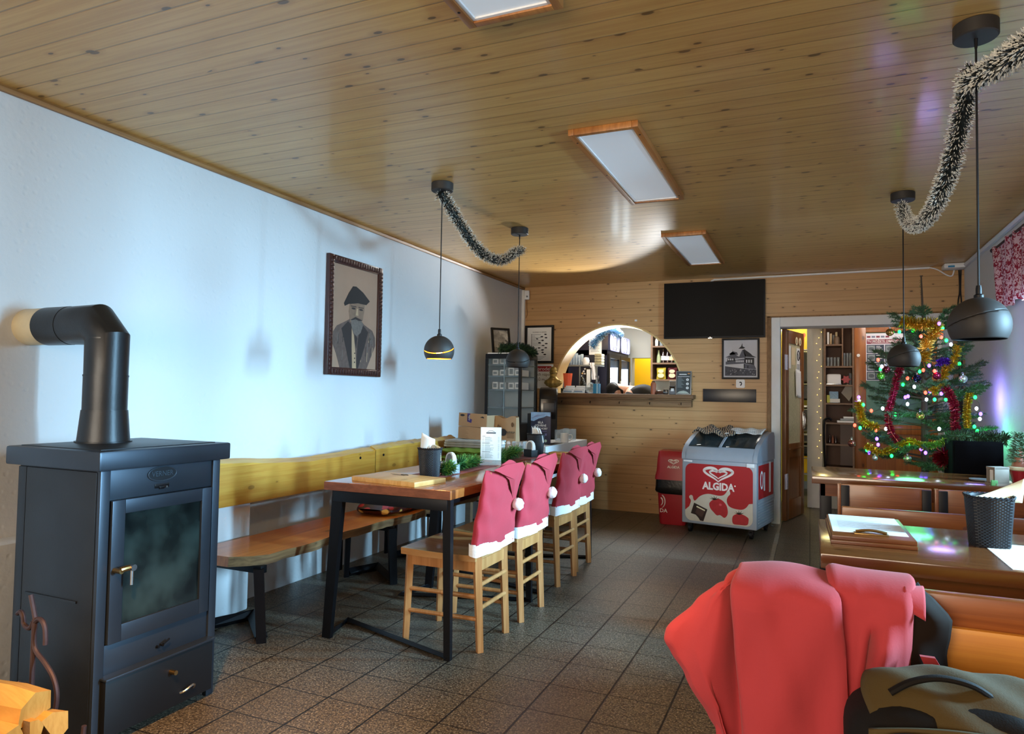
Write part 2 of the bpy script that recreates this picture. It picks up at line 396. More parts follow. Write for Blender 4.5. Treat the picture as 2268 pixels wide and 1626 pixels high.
def plaster(name, c, bs=26, st=.35):
    q = N(name); v = q.obj(); f = q.noise(v, 2.2, 3)
    cc = lin(c); q.base(q.mix(f, tuple(x*.93 for x in cc[:3])+(1,), cc)); q.b.inputs['Roughness'].default_value = .75
    vo = q.vor(v, bs*.8, 'SMOOTH_F1'); h = q.math('ADD', q.math('MULTIPLY', q.noise(v, bs, 4), .6), q.math('MULTIPLY', q.sm(vo.outputs['Distance'], .05, .3), .35))
    q.bump(h, st, .006); return q.m
M_wall = plaster('white_plaster', '#cbced2', 30, .5)
M_wallr = plaster('right_plaster', '#d9dade')
M_greyw = plaster('bar_plaster', '#b9bab2', 20, .1)
def floor_mat():
    q = N('floor_tile'); c = q.sep(q.obj()); v = q.obj()
    fx = q.math('FRACT', q.math('DIVIDE', q.math('ADD', c[0], 10.0), .25)); fy = q.math('FRACT', q.math('DIVIDE', q.math('ADD', c[1], 9.98), .25))
    ex = q.math('MINIMUM', fx, q.math('SUBTRACT', 1.0, fx)); ey = q.math('MINIMUM', fy, q.math('SUBTRACT', 1.0, fy))
    gx = q.sm(ex, .010, .022, 1, 0); gy = q.sm(ey, .006, .016, .95, 0); gr = q.math('MAXIMUM', gx, gy)
    ti = q.comb(q.math('FLOOR', q.math('DIVIDE', q.math('ADD', c[0], 10.0), .25)), q.math('FLOOR', q.math('DIVIDE', q.math('ADD', c[1], 9.98), .25)), 0)
    wn = q.n('ShaderNodeTexWhiteNoise', noise_dimensions='3D'); q.set(wn.inputs['Vector'], ti)
    n1 = q.noise(v, 85, 3, .65, .8); n2 = q.noise(v, 150, 2, .5, .5); n3 = q.noise(v, 1.6, 3)
    col = q.mix(q.sm(n1, .40, .62), lin('#332b23'), lin('#6b6050'))
    col = q.mix(q.sm(n2, .56, .66, 0, .75), col, lin('#a89c86'))
    col = q.mix(q.sm(n2, .42, .34, 0, .8), col, lin('#231d18'))
    col = q.mix(q.math('MULTIPLY', wn.outputs['Value'], .22), col, lin('#5c5548'))
    col = q.mix(q.sm(n3, .35, .7, 0, .25), col, lin('#3c342c'))
    col = q.mix(gr, col, lin('#120e0b')); q.base(col)
    q.b.inputs['Roughness'].default_value = .42
    q.bump(q.math('ADD', q.math('MULTIPLY', n1, .15), q.math('MULTIPLY', gr, -1.0)), .35, .003); return q.m
M_floor = floor_mat()

# ------------------------------------------------------------------ room shell
struct('floor', MB().box(-.9, -3, -.1, 4.9, 11, 0), M_floor)
struct('ceiling', MB().box(-.2, -3, H, 4.5, L+.26, H+.1), M_ceil)
struct('wall_left', MB().box(-.2, -3, 0, 0, L+.26, H), M_wall)
struct('wall_left_ledge', MB().box(0, 1.2, 0, .145, 2.975, .60, .012), M_wall)
struct('wall_front', MB().box(-.2, -3.2, 0, 4.5, -3, H), M_wall)
# right wall with two window openings
wr = MB()
WIN = ((1.55, 3.05), (4.0, 5.27)); WZ0, WZ1 = .92, 1.92
ys = [-3]+[y for w in WIN for y in w]+[L+.26]
for i in range(0, len(ys), 2): wr.box(RW, ys[i], 0, RW+.25, ys[i+1], H)
for a, b in WIN: wr.box(RW, a, 0, RW+.25, b, WZ0); wr.box(RW, a, WZ1, RW+.25, b, H)
struct('wall_right', wr, M_wallr)
for k, (a, b) in enumerate(WIN):
    f = MB(); x0, x1 = RW+.12, RW+.18
    f.box(x0, a, WZ0, x1, a+.05, WZ1, .006); f.box(x0, b-.05, WZ0, x1, b, WZ1, .006); f.box(x0, a, WZ0, x1, b, WZ0+.05, .006); f.box(x0, a, WZ1-.05, x1, b, WZ1, .006)
    f.box(x0, (a+b)/2-.03, WZ0, x1, (a+b)/2+.03, WZ1, .006)
    struct('window_%d' % (k+1), f, M_white)
    s = MB(); s.box(RW-.06, a-.05, WZ0-.03, RW+.12, b+.05, WZ0, .008); struct('trim_%d' % (k+1), s, M_white)
# back wall : pine panelling with the arched hatch and the wide doorway
AX, AZ, ARX, ARZ = 1.10, 1.222, .715, .762
DX0, DX1, DZ = 2.69, 4.14, 1.975
T0, T1 = L, L+.25
wb = MB()
wb.box(0, T0, 0, DX0, T1, AZ); wb.box(0, T0, AZ, AX-ARX, T1, H); wb.box(AX+ARX, T0, AZ, DX0, T1, H)
wb.box(DX0, T0, DZ, DX1, T1, H); wb.box(DX1, T0, 0, RW, T1, H)
NA = 48
arc = [(AX+ARX*math.cos(PI*i/NA), AZ+ARZ*math.sin(PI*i/NA)) for i in range(NA+1)]
for (xa, za), (xb, zb) in zip(arc, arc[1:]):
    vs = [(xa, T0, za), (xb, T0, zb), (xb, T0, H), (xa, T0, H), (xa, T1, za), (xb, T1, zb), (xb, T1, H), (xa, T1, H)]
    wb.faces(vs, [(0, 1, 2, 3), (7, 6, 5, 4), (0, 4, 5, 1), (3, 2, 6, 7)])
struct('wall_back', wb, M_bwall)
al = MB()
for i in range(NA):
    q = []
    for (rx, rz) in ((ARX+.004, ARZ+.004), (ARX-.012, ARZ-.012)):
        for j in (i, i+1):
            a = PI*j/NA; q += [(AX+rx*math.cos(a), AZ+rz*math.sin(a))]
    vs = [(q[k][0], y, q[k][1]) for y in (T0-.008, T1+.01) for k in (0, 1, 3, 2)]
    al.faces(vs, [(0, 1, 2, 3), (7, 6, 5, 4), (0, 4, 5, 1), (2, 6, 7, 3)])
struct('trim_arch', al, M_arch)
# timber trims under the ceiling, corner strip, floor strip
struct('trim_left', MB().tube([(.012, -2.9, H-.012), (.012, L, H-.012)], .016, 6), M_trim)
struct('trim_right', MB().tube([(RW-.014, -2.9, H-.02), (RW-.014, L, H-.02)], .02, 6), M_wallr)
struct('trim_corner', MB().box(0, L-.035, 0, .035, L, H-.03, .004), M_white)
struct('baseboard_back', MB().box(.1, L-.006, 0, 2.66, L, .018), M_bwall)
st = MB()
for i, (a, b, w) in enumerate(((4.2, 5.5, .036), (5.503, 6.2, .03), (6.203, 6.72, .034), (6.723, 7.3, .02))): st.box(2.735-w/2, a, 0, 2.735+w/2, b, .0015)
struct('trim_floor', st, mat('worn_strip', '#8d857a', .7, var=.3, vs=30))
cs = MB()
cs.box(DX0-.035, L-.03, 0, DX0+.045, L+.26, DZ+.03, .006); cs.box(DX1-.045, L-.03, 0, DX1+.035, L+.26, DZ+.03, .006); cs.box(DX0+.0449, L-.0295, DZ-.062, DX1-.0449, L+.259, DZ+.0295, .004)
struct('trim_doorway', cs, M_white)
tt = MB(); tt.box(DX0-.075, L-.018, 0, DX0-.035, L, DZ+.045, .004); tt.box(DX0-.075, L-.018, DZ+.03, DX1+.06, L, DZ+.045, .004)
struct('trim_doorway_wood', tt, M_trim)
# bar room behind the arch
struct('wall_bar', MB().box(-.9, 9.25, 0, .78, 9.4, 2.45).box(1.075, 9.25, 0, 2.66, 9.4, 2.45).box(.78, 9.25, 1.735, 1.075, 9.4, 2.45), M_greyw)
struct('wall_bar_left', MB().box(-.95, L+.26, 0, -.75, 9.4, 2.45), mat('bar_dark_wall', '#33202c', .7))
struct('wall_bar_yellow', MB().box(.3, 9.95, 0, 1.6, 10.05, 2.2), M_yellow)
struct('ceiling_bar', MB().box(-.95, L+.255, 2.45, 2.66, 10.1, 2.55), M_white)
# hall and kitchen behind the doorway
struct('wall_hall_left', MB().box(2.56, L+.26, 0, 2.69, 8.6, 2.45), M_greyw)
struct('wall_kitchen_left', MB().box(2.56, 8.6, 0, 2.69, 10.3, 2.45), mat('kitchen_tile', '#e0bf30', .4, var=.05))
struct('wall_hall_back', MB().box(2.975, 8.5, 0, 4.6, 8.75, 2.45), M_greyw)
struct('trim_hall_post', MB().box(2.972, 8.47, 0, 3.128, 8.5, 2.2, .004).box(3.02, 8.462, 0, 3.035, 8.47, 2.2), M_white)
struct('wall_hall_right', MB().box(4.4, L+.26, 0, 4.55, 8.5, 2.45), M_wallr)
struct('wall_kitchen', MB().box(2.5, 10.22, 0, 4.6, 10.35, 2.45), mat('kitchen_wall', '#e3c548', .4, var=.06, vs=5))
struct('baseboard_kitchen', MB().box(2.69, 10.2, 0, 4.6, 10.22, .1), M_greyw)
struct('ceiling_hall', MB().box(2.5, L+.255, 2.45, 4.6, 10.35, 2.55), M_white)
# ------------------------------------------------------------------ ceiling panels
for y0, y1, lb in ((.76, 1.96, 'white ceiling light panel cut by the top edge of the photo'), (2.955, 4.175, 'large white ceiling light panel in the middle of the pine ceiling'), (5.11, 6.33, 'small-looking far white ceiling light panel nearest the television wall')):
    t = thing('ceiling_light_panel', lb, 'ceiling light', (2.15, (y0+y1)/2, H), 0, 'ceiling light panels')
    f = MB(); x0, x1 = 1.986, 2.31; w = .028; d = .03
    f.box(x0, y0, H-d, x0+w, y1, H, .003); f.box(x1-w, y0, H-d, x1, y1, H, .003); f.box(x0+w, y0, H-d, x1-w, y0+w, H, .003); f.box(x0+w, y1-w, H-d, x1-w, y1, H, .003)
    for a in (y0+.1, (y0+y1)/2, y1-.1):
        for b in (x0+w/2, x1-w/2): f.cyl((b, a, H-d-.001), (b, a, H-d+.002), .005, n=8, mi=1)
    f.build('frame', [M_frame, M_black], t)
    g = MB(); x0 += w; x1 -= w; y0 += w; y1 -= w; w2 = .012
    g.box(x0, y0, H-.024, x0+w2, y1, H-.001, .002); g.box(x1-w2, y0, H-.024, x1, y1, H-.001, .002); g.box(x0+w2, y0, H-.024, x1-w2, y0+w2, H-.001); g.box(x0+w2, y1-w2, H-.024, x1-w2, y1, H-.001)
    g.build('inner_rim', M_plaswhite, t)
    MB().box(x0+w2, y0+w2, H-.018, x1-w2, y1-w2, H-.002).build('diffuser', mat('diffuser', '#dfe4ea', .45, var=0, emit=.12, ecol='#dfeaf5'), t)

# ------------------------------------------------------------------ stove
t = thing('wood_stove', 'dark steel wood-burning stove with glass door standing by the left wall', 'stove', (.595, 1.84, 0))
M_stove = mat('stove_steel', '#2c3036', .42, .55, var=.2, vs=8, bump=.05, bs=200); M_stovel = mat('stove_steel_front', '#39414c', .38, .6, var=.15, vs=6)
s = MB(); s.box(.375, 1.60, .02, .79, 2.10, .93, .004)
s.box(.79, 1.595, 0, .812, 1.632, .93, .004, 1); s.box(.79, 2.072, 0, .812, 2.108, .93, .004, 1)
s.box(.79, 1.632, .826, .803, 2.072, .93, .002, 1); s.box(.79, 1.632, .232, .803, 2.072, .335, .002, 1)
s.build('body', [M_stove, M_stovel], t)
s = MB(); s.box(.425, 1.592, .03, .795, 1.602, .925, .003); s.box(.45, 1.588, .478, .72, 1.594, .486); s.box(.376, 1.594, .02, .42, 1.602, .925, .003); s.build('side_panel', M_stove, t)
s = MB(); s.box(.345, 1.565, .932, .845, 2.128, .998, .008); s.build('lid', M_stovel, t)
s = MB(); s.box(.375, 1.60, .997, .80, 2.09, 1.001, .002); s.build('top_plate', M_stove, t)
d = MB()
DY0, DY1, DZ0, DZ1, gy0, gy1, gz0, gz1 = 1.637, 2.062, .338, .824, 1.686, 2.016, .396, .776
for b in ((DY0, DZ0, gy0, DZ1), (gy1, DZ0, DY1, DZ1), (gy0, DZ0, gy1, gz0), (gy0, gz1, gy1, DZ1)): d.box(.795, b[0], b[1], .82, b[2], b[3], .002)
dr = d.build('door', M_stovel, t)
s = MB(); s.box(.800, gy0-.006, gz0-.006, .810, gy1+.006, gz1+.006)
qg = N('stove_glass'); qg.base(qg.mix(qg.sm(qg.noise(qg.obj(), 5, 3), .35, .7), lin('#0b1012'), lin('#31403f'))); qg.b.inputs['Roughness'].default_value = .16
s.build('window', qg.m, dr)
s = MB(); s.cyl((.82, 1.652, .588), (.856, 1.652, .588), .009, .009, 12); s.tube([(.85, 1.652, .592), (.853, 1.665, .594), (.853, 1.690, .594)], .010, 10); s.build('handle_arm', M_brass, dr)
s = MB(); s.cyl((.852, 1.69, .594), (.868, 1.69, .594), .011, .011, 14); s.cyl((.856, 1.69, .594), (.856, 1.69, .535), .006, .006, 10); s.build('handle', M_chrome, dr)
s = MB(); s.prism(ell(.058, .024, 32, 1.842-1.842, 0), MX.Translation((.803, 1.842, .898)) @ MX.Rotation(R(90), 4, 'Z') @ MX.Rotation(R(90), 4, 'X'), .003, 0)
Mt = MX.Translation((.806, 1.842, .898)) @ MX.Rotation(R(90), 4, 'Z') @ MX.Rotation(R(90), 4, 'X')
ring = [(.060*math.cos(2*PI*i/40), .026*math.sin(2*PI*i/40)) for i in range(40)]
s.tube([Mt @ V((x, y, 0)) for x, y in ring], .0025, 6, 1, closed=True)
text_into(s, 'VERNER', .027, Mt, 1, .001, sx=.95); s.build('maker_plate', [M_stove, mat('plate_bright', '#566675', .35, .7)], t)
s = MB(); s.box(.803, 1.812, .846, .806, 1.872, .862, .001); s.box(.803, 1.83, .842, .809, 1.85, .852, .001); s.cyl((.806, 1.857, .849), (.813, 1.857, .849), .004, n=10, mi=1); s.build('air_slider', [M_dark, M_chrome], t)
s = MB(); s.tube([(.803, 1.86, .268), (.818, 1.86, .268), (.820, 1.86, .275), (.820, 1.885, .285)], .0035, 8); s.cyl((.803, 1.845, .266), (.815, 1.845, .266), .005, n=10); s.build('grate_lever', M_black, t)
s = MB(); s.box(.79, 1.622, .035, .838, 2.074, .226, .003); s.box(.79, 1.618, .226, .846, 2.078, .234, .002, 1); dw = s.build('drawer', [mat('drawer_steel', '#1e2024', .45, .5), M_stovel], t)
MB().cyl((.838, 1.88, .169), (.866, 1.88, .169), .0085, n=14).build('knob', M_brass, dw)
s = MB(); s.tube(smooth_pts([(.838, 1.925, .075), (.852, 1.935, .082), (.858, 1.96, .094), (.855, 1.975, .09), (.842, 1.982, .075)], 4), .0045, 8); s.build('handle', M_chrome, dw)

# flue
t = thing('stove_pipe', 'grey steel flue pipe bending from the stove top into the white wall', 'stove pipe', (.475, 1.845, 1.0))
M_pipe = mat('flue_steel', '#36383b', .38, .7, var=.25, vs=9, bump=.08, bs=120)
s = MB(); s.cyl((.475, 1.845, 1.001), (.475, 1.845, 1.125), .092, .081, 40); s.cyl((.475, 1.845, 1.001), (.475, 1.845, 1.006), .099, .099, 40); s.build('base_collar', M_pipe, t)
s = MB(); s.cyl((.475, 1.845, 1.122), (.475, 1.845, 1.262), .078, .078, 40); s.tube([(.475, 1.845, 1.255), (.475, 1.845, 1.262)], .0795, 40); s.build('vertical_pipe', M_pipe, t)
s = MB(); s.tube([(.475, 1.845, 1.262), (.475, 1.845, 1.405), (.418, 1.845, 1.461), (.255, 1.845, 1.461)], .077, 40); s.tube([(.475, 1.845, 1.405), (.475, 1.845, 1.40)], .078, 40); s.build('elbow', M_pipe, t)
s = MB(); s.tube([(.262, 1.845, 1.461), (.12, 1.845, 1.461)], .0785, 40); s.build('horizontal_pipe', M_pipe, t)
s = MB(); s.tube([(.125, 1.845, 1.461), (.0, 1.845, 1.461)], .0765, 40); s.build('wall_sleeve', mat('aged_enamel', '#cbbb98', .45, .2, var=.2, vs=10), t)

# firewood and its iron holder
t = thing('log_holder', 'curly wrought-iron log holder beside the stove holding split firewood', 'log holder', (.85, 1.40, 0))
def SC_(p): return [V((x-.062, 1.40, z-.055)) for x, z in p]
sw = MB()
for pts in ([(.845, .62), (.862, .575), (.872, .54), (.868, .49), (.88, .455), (.925, .425), (.965, .39), (.985, .345), (.98, .295), (.96, .275), (.938, .28), (.925, .298), (.917, .313), (.902, .325), (.885, .322), (.872, .305), (.868, .285)],
            [(.872, .54), (.888, .552), (.905, .548), (.918, .53), (.923, .50), (.923, .48)], [(.862, .54), (.852, .522), (.835, .518), (.818, .528), (.812, .55), (.800, .562), (.785, .555)],
            [(.865, .30), (.857, .325), (.848, .34), (.832, .345), (.812, .338), (.80, .345)]):
    sw.tube(smooth_pts(SC_(pts), 5), .0075, 8)
sw.build('scroll', M_iron, t)
sw = MB(); sw.cyl((.806, 1.40, .495), (.804, 1.40, .04), .008, n=8)
sw.build('upright', M_iron, t)
for q in ([(.738, 1.40, .285), (.73, 1.40, .2), (.72, 1.40, .04)], [(.863, 1.40, .245), (.88, 1.40, .2), (.90, 1.40, .04)]):
    sw = MB(); sw.tube(q, .006, 8); sw.build('upright', M_iron, t)
sw = MB(); sw.tube(smooth_pts([(.62, 1.40, .10), (.78, 1.40, .045), (.94, 1.40, .045), (1.03, 1.40, .12), (1.05, 1.40, .22)], 5), .007, 8); sw.tube(smooth_pts([(.62, 1.10, .10), (.78, 1.10, .045), (.94, 1.10, .045), (1.03, 1.10, .12), (1.05, 1.10, .22)], 5), .007, 8)
for x in (.70, .94): sw.tube([(x, 1.10, .05), (x, 1.40, .05)], .007, 8); sw.box(x-.01, 1.09, 0, x+.01, 1.11, .05); sw.box(x-.01, 1.39, 0, x+.01, 1.41, .05)
sw.build('cradle', M_iron, t)
def log(c, ax, ln, sc, sd, roll, label):
    rnd = random.Random(sd); n = rnd.choice((4, 5))
    base = [(-.55, -.3), (.5, -.42), (.42, .1), (.02, .42), (-.45, .2)] if n == 5 else [(-.55, -.32), (.55, -.35), (.35, .30), (-.3, .36)]
    poly = [(x*sc*(1+rnd.uniform(-.15, .15)), y*sc*(1+rnd.uniform(-.2, .15))) for x, y in base]
    z = V(ax).normalized(); x = z.cross(V((0, 0, 1))).normalized(); y = x.cross(z)
    M = MX.Translation(c) @ MX((x, y, z)).transposed().to_4x4() @ MX.Rotation(roll, 4, 'Z')
    mb = MB(); K = 5; rows = []
    for k in range(K+1):
        f = 1+rnd.uniform(-.05, .05); rows.append([M @ V((px*f+rnd.uniform(-.002, .002), py*f+rnd.uniform(-.002, .002), ln*(k/K-.5))) for px, py in poly])
    vs = [p for r_ in rows for p in r_]; m_ = len(poly)
    mb.faces(vs, [(k*m_+j, k*m_+(j+1) % m_, (k+1)*m_+(j+1) % m_, (k+1)*m_+j) for k in range(K) for j in range(m_)], 0)
    for f in mb.bm.faces: f.material_index = 0
    mb.bm.faces.ensure_lookup_table()
    for k in range(K): mb.bm.faces[k*m_].material_index = 1
    v2 = list(mb.bm.verts); mb.bm.faces.new(v2[:m_][::-1]); mb.bm.faces.new(v2[-m_:])
    return single('firewood_log', mb, [M_log, M_logbark], label, 'firewood', 'firewood in the iron log holder')
lg = [((.845, 1.215, .352), (.9, .22, -.10), .40, .105, 0, 'topmost flat split log lying across the firewood pile'),
      ((.865, 1.165, .292), (.92, .16, -.10), .38, .070, .5, 'thin split log lying just under the topmost log'),
      ((.79, 1.075, .315), (.62, -.42, -.20), .36, .085, .9, 'steep split log leaning at the left front of the pile'),
      ((.86, 1.115, .262), (.85, -.2, -.12), .34, .055, 2.2, 'narrow split log wedged between two larger ones'),
      ((.885, 1.235, .285), (.95, .1, -.04), .36, .06, 1.6, 'small pale split log under the right end of the topmost log'),
      ((.86, 1.29, .262), (.95, .1, .02), .40, .085, 1.1, 'bark-sided log showing its end at the back of the pile'),
      ((.89, 1.20, .215), (.95, .05, 0), .38, .075, 2.0, 'rough log in the middle layer with a pale split end'),
      ((.86, 1.12, .195), (.96, -.05, 0), .38, .08, 2.8, 'log in the middle layer at the front of the pile'),
      ((.87, 1.30, .175), (.97, .0, 0), .38, .085, .2, 'log low at the back of the pile beside the stove side'),
      ((.88, 1.21, .145), (.98, 0, 0), .38, .075, .8, 'log in the lower layer under the rough pale-ended one'),
      ((.86, 1.12, .115), (.96, -.03, 0), .38, .08, 1.9, 'log low at the front of the pile cut by the photo edge'),
      ((.87, 1.24, .09), (.98, 0, 0), .38, .07, 1.4, 'bottom log lying in the iron cradle')]
for i, (c, ax, ln, sc, roll, lb) in enumerate(lg): log(c, ax, ln, sc, 40+i, roll, lb)

# ------------------------------------------------------------------ tables on the left
def left_table(y0, y1, lb, legs):
    x0, x1 = .795, 1.504
    t = thing('dining_table', lb, 'table', ((x0+x1)/2, (y0+y1)/2, 0), 0, 'steel-legged tables along the left wall')
    s = MB(); s.box(x0, y0, .725, x1, y1, .767, .004)
    tp = s.build('tabletop', M_table, t)
    s = MB(); s.box(x0+.001, y0-.0012, .7265, x1-.001, y0+.002, .7645); s.build('end_grain', M_tedge, tp)
    s = MB()
    for y in legs: s.box(x0+.05, y-.02, .672, x1-.02, y+.02, .724, .002)
    s.box(x0+.06, legs[0], .70, x0+.10, legs[1], .724, .002); s.box(x1-.05, legs[0], .70, x1-.02, legs[1], .724, .002)
    s.build('frame', M_black, t)
    for y, sg in ((legs[0], 1), (legs[1], -1)):
        for xb, xt in ((x0+.022, x0+.075), (x1-.012, x1-.026)):
            s = MB(); w = .024 if xb < 1 else .016
            vs = [(xb-w, y-.012, 0), (xb+w, y-.012, 0), (xb+w, y+.012, 0), (xb-w, y+.012, 0), (xt-w*1.3, y-.016, .724), (xt+w*1.3, y-.016, .724), (xt+w*1.3, y+.016, .724), (xt-w*1.3, y+.016, .724)]
            s.faces(vs, [(3, 2, 1, 0), (4, 5, 6, 7), (0, 1, 5, 4), (1, 2, 6, 5), (2, 3, 7, 6), (3, 0, 4, 7)]); s.build('leg', M_black, t)
        s = MB(); ax = x0-.03; ay = y+sg*.235
        s.tube([(x0+.03, y, .012), (ax, ay, .012), (x1-.012, y, .012)], [.017]*3, 4, flat=.7); s.build('floor_brace', M_black, t)
    return t
left_table(2.785, 3.872, 'near dining table with a pale menu board at its front corner', (2.812, 3.80))
left_table(3.876, 5.02, 'far dining table whose end carries the black cutlery basket, before the white cloth', (3.972, 4.99))

# ------------------------------------------------------------------ wall benches
def bench(y0, y1, feet, lb, sd):
    t = thing('plank_bench', lb, 'bench', (.4, (y0+y1)/2, 0), 0, 'live-edge plank benches along the left wall')
    rnd = random.Random(sd); n = 26; zo = .025 if sd == 5 else 0; s = MB(); top = []; bot = []
    for i in range(n+1):
        y = y0+(y1-y0)*i/n; w = .012*math.sin(y*5.1)+.008*math.sin(y*13+1)+rnd.uniform(-.004, .004)
        if i == 0: w -= .13
        if i == 1: w -= .05
        top.append((.60+w, y)); bot.append((.592+w+rnd.uniform(-.012, .006), y))
    vs = [(x, y, .42) for x, y in top]+[(.205, y, .42) for _, y in top]+[(x, y, .372) for x, y in bot]+[(.205, y, .372) for _, y in bot]; m_ = n+1
    s.faces(vs, [(i, i+1, m_+i+1, m_+i) for i in range(n)]+[(m_+i, m_+i+1, 3*m_+i+1, 3*m_+i) for i in range(n)]+[(3*m_+i, 3*m_+i+1, 2*m_+i+1, 2*m_+i) for i in range(n)]+[(0, m_, 3*m_, 2*m_), (n, m_+n, 3*m_+n, 2*m_+n)], 0)
    s.faces([vs[i] for i in range(m_)]+[vs[2*m_+i] for i in range(m_)], [(i, m_+i, m_+i+1, i+1) for i in range(n)], 1)
    s.build('seat', [M_bench, M_bark], t)
    s = MB(); n2 = 30; vs = []
    for i in range(n2+1):
        y = y0-.02+(y1-y0+.035)*i/n2; k = i/n2
        z = .815+zo+.012*math.sin(k*7+sd)+.018*math.sin(k*3.1+sd*2)+rnd.uniform(-.003, .003)
        vs += [(.17, y, z-.012), (.125, y, z+.012), (.125, y, .592), (.17, y, .592)]
    s.faces(vs, [(4*i+j, 4*i+4+j, 4*i+4+(j+1) % 4, 4*i+(j+1) % 4) for i in range(n2) for j in range(4)]+[(0, 1, 2, 3), (4*n2+3, 4*n2+2, 4*n2+1, 4*n2)])
    bk = s.build('backrest', M_back, t)
    s = MB()
    for y in (y0+.08, y1-.17):
        for z in (.755, .745): pass
        s.cyl((.168, y, .76), (.174, y, .76), .009, n=12)
    s.build('bolt', M_black, bk)
    for y in feet:
        s = MB(); s.box(.215, y-.02, .335, .60, y+.02, .372, .003); s.build('seat_bearer', M_black, t)
        s = MB(); s.tube([(.625-.04, y-.02, .36), (.577, y+.02, .0)], [.034, .032], 4); s.build('leg', M_black, t)
        s = MB(); s.tube([(.24, y, .36), (.215, y+.02, .0)], [.024, .022], 4); s.build('leg', M_black, t)
        s = MB(); s.tube([(.577, y+.02, .024), (.30, y+.26, .024), (.215, y+.04, .024)], .03, 4); s.build('floor_brace', M_black, t)
        s = MB(); s.box(.172-.065, y+.06, .02, .124, y+.10, .80, .003); s.build('backrest_post', M_black, t)
    return t
bench(2.50, 4.12, (2.60, 3.745), 'near wall bench of orange live-edge plank, its front leg beside the stove', 1)
bench(4.15, 5.32, (4.30, 5.10), 'far wall bench behind the tables, ending at the cardboard boxes', 5)
s = MB()
def bagf(u, v):
    a = u*2*PI; r = 1-.35*abs(math.cos(2*a))*0
    x = .42+.16*(1 if math.cos(a) > 0 else -1)*abs(math.cos(a))**.6*(1-.5*(2*v-1)**6); z = .458+.036*(1 if math.sin(a) > 0 else -1)*abs(math.sin(a))**.8*math.sqrt(max(0, 1-(2*v-1)**6))
    return (x, 3.72+.55*v+.03*math.sin(a), z)
s.grid(bagf, 24, 14)
qb = N('patterned_bag'); vv = qb.vor(qb.obj(), 16); pick = qb.sep(vv.outputs['Color'])[0]; ed = qb.sm(vv.outputs['Distance'], .30, .42)
qb.base(qb.mix(ed, qb.mix(qb.math('GREATER_THAN', pick, .55), lin('#b02430'), lin('#e0b860')), lin('#3a1414'))); qb.b.inputs['Roughness'].default_value = .35
single('patterned_bag', s, qb.m, 'red and yellow patterned packet lying on the near bench under the table', 'packet')

# ------------------------------------------------------------------ chairs with santa-hat covers
def make_chair():
    t = thing('dining_chair', 'x', 'chair', (0, 0, 0), 0, 'beech chairs along the left tables')
    # local: sits facing -X, back legs at x=+.2 ; y is the width
    s = MB(); n = 10
    def seat(u, v):
        x = -.21+.40*u; y = (v-.5)*(.375+.03*math.sin(u*PI)+.02*(1-u)); return (x, y, .452-.014*math.sin(PI*u)*math.sin(PI*v)+.004*(1-u))
    s.grid(seat, n, n); s.grid(lambda u, v: (seat(u, v)[0], seat(u, v)[1]*.985, .424), n, n)
    k = (n+1)*(n+1); s.bm.verts.ensure_lookup_table(); vv = s.bm.verts
    edge = [i*(n+1) for i in range(n+1)]+[n*(n+1)+j for j in range(1, n+1)]+[i*(n+1)+n for i in range(n-1, -1, -1)]+[j for j in range(n-1, 0, -1)]
    for a, b in zip(edge, edge[1:]+edge[:1]): s.bm.faces.new((vv[a], vv[b], vv[b+k], vv[a+k]))
    s.build('seat', M_beechx, t, False)
    for sy in (-1, 1):
        s = MB(); s.tube([(-.192, sy*.165, 0), (-.178, sy*.160, .425)], [.0185, .0225], 4); s.build('leg', M_beech, t, False)
        s = MB(); s.tube([(.205, sy*.150, 0), (.185, sy*.150, .40), (.19, sy*.150, .55), (.235, sy*.150, .845)], [.02, .0235, .022, .017], 4); s.build('leg', M_beech, t, False)
        s = MB(); s.cyl((-.188, sy*.163, .15), (.197, sy*.15, .15), .0105, n=10); s.cyl((-.184, sy*.162, .255), (.193, sy*.15, .255), .0105, n=10); s.build('side_rail', M_beech, t, False)
        s = MB(); s.box(-.18, sy*.158-.009, .372, .185, sy*.158+.009, .424); s.build('seat_rail', M_beech, t, False)
    s = MB()
    for z in (.20, .31): s.cyl((.198, -.15, z), (.198, .15, z), .0105, n=10)
    s.build('back_rung', M_beech, t, False)
    s = MB(); s.box(-.192, -.158, .372, -.172, .158, .424); s.build('front_rail', M_beech, t, False)
    s = MB(); s.box(.176, -.15, .372, .194, .15, .424); s.build('rear_rail', M_beech, t, False)
    s = MB()
    for z in (.60, .70, .80): x = .195+(z-.55)*.15; s.box(x-.009, -.15, z-.022, x+.009, .15, z+.022, .006)
    s.build('back_slat', M_beech, t, False)
    return t
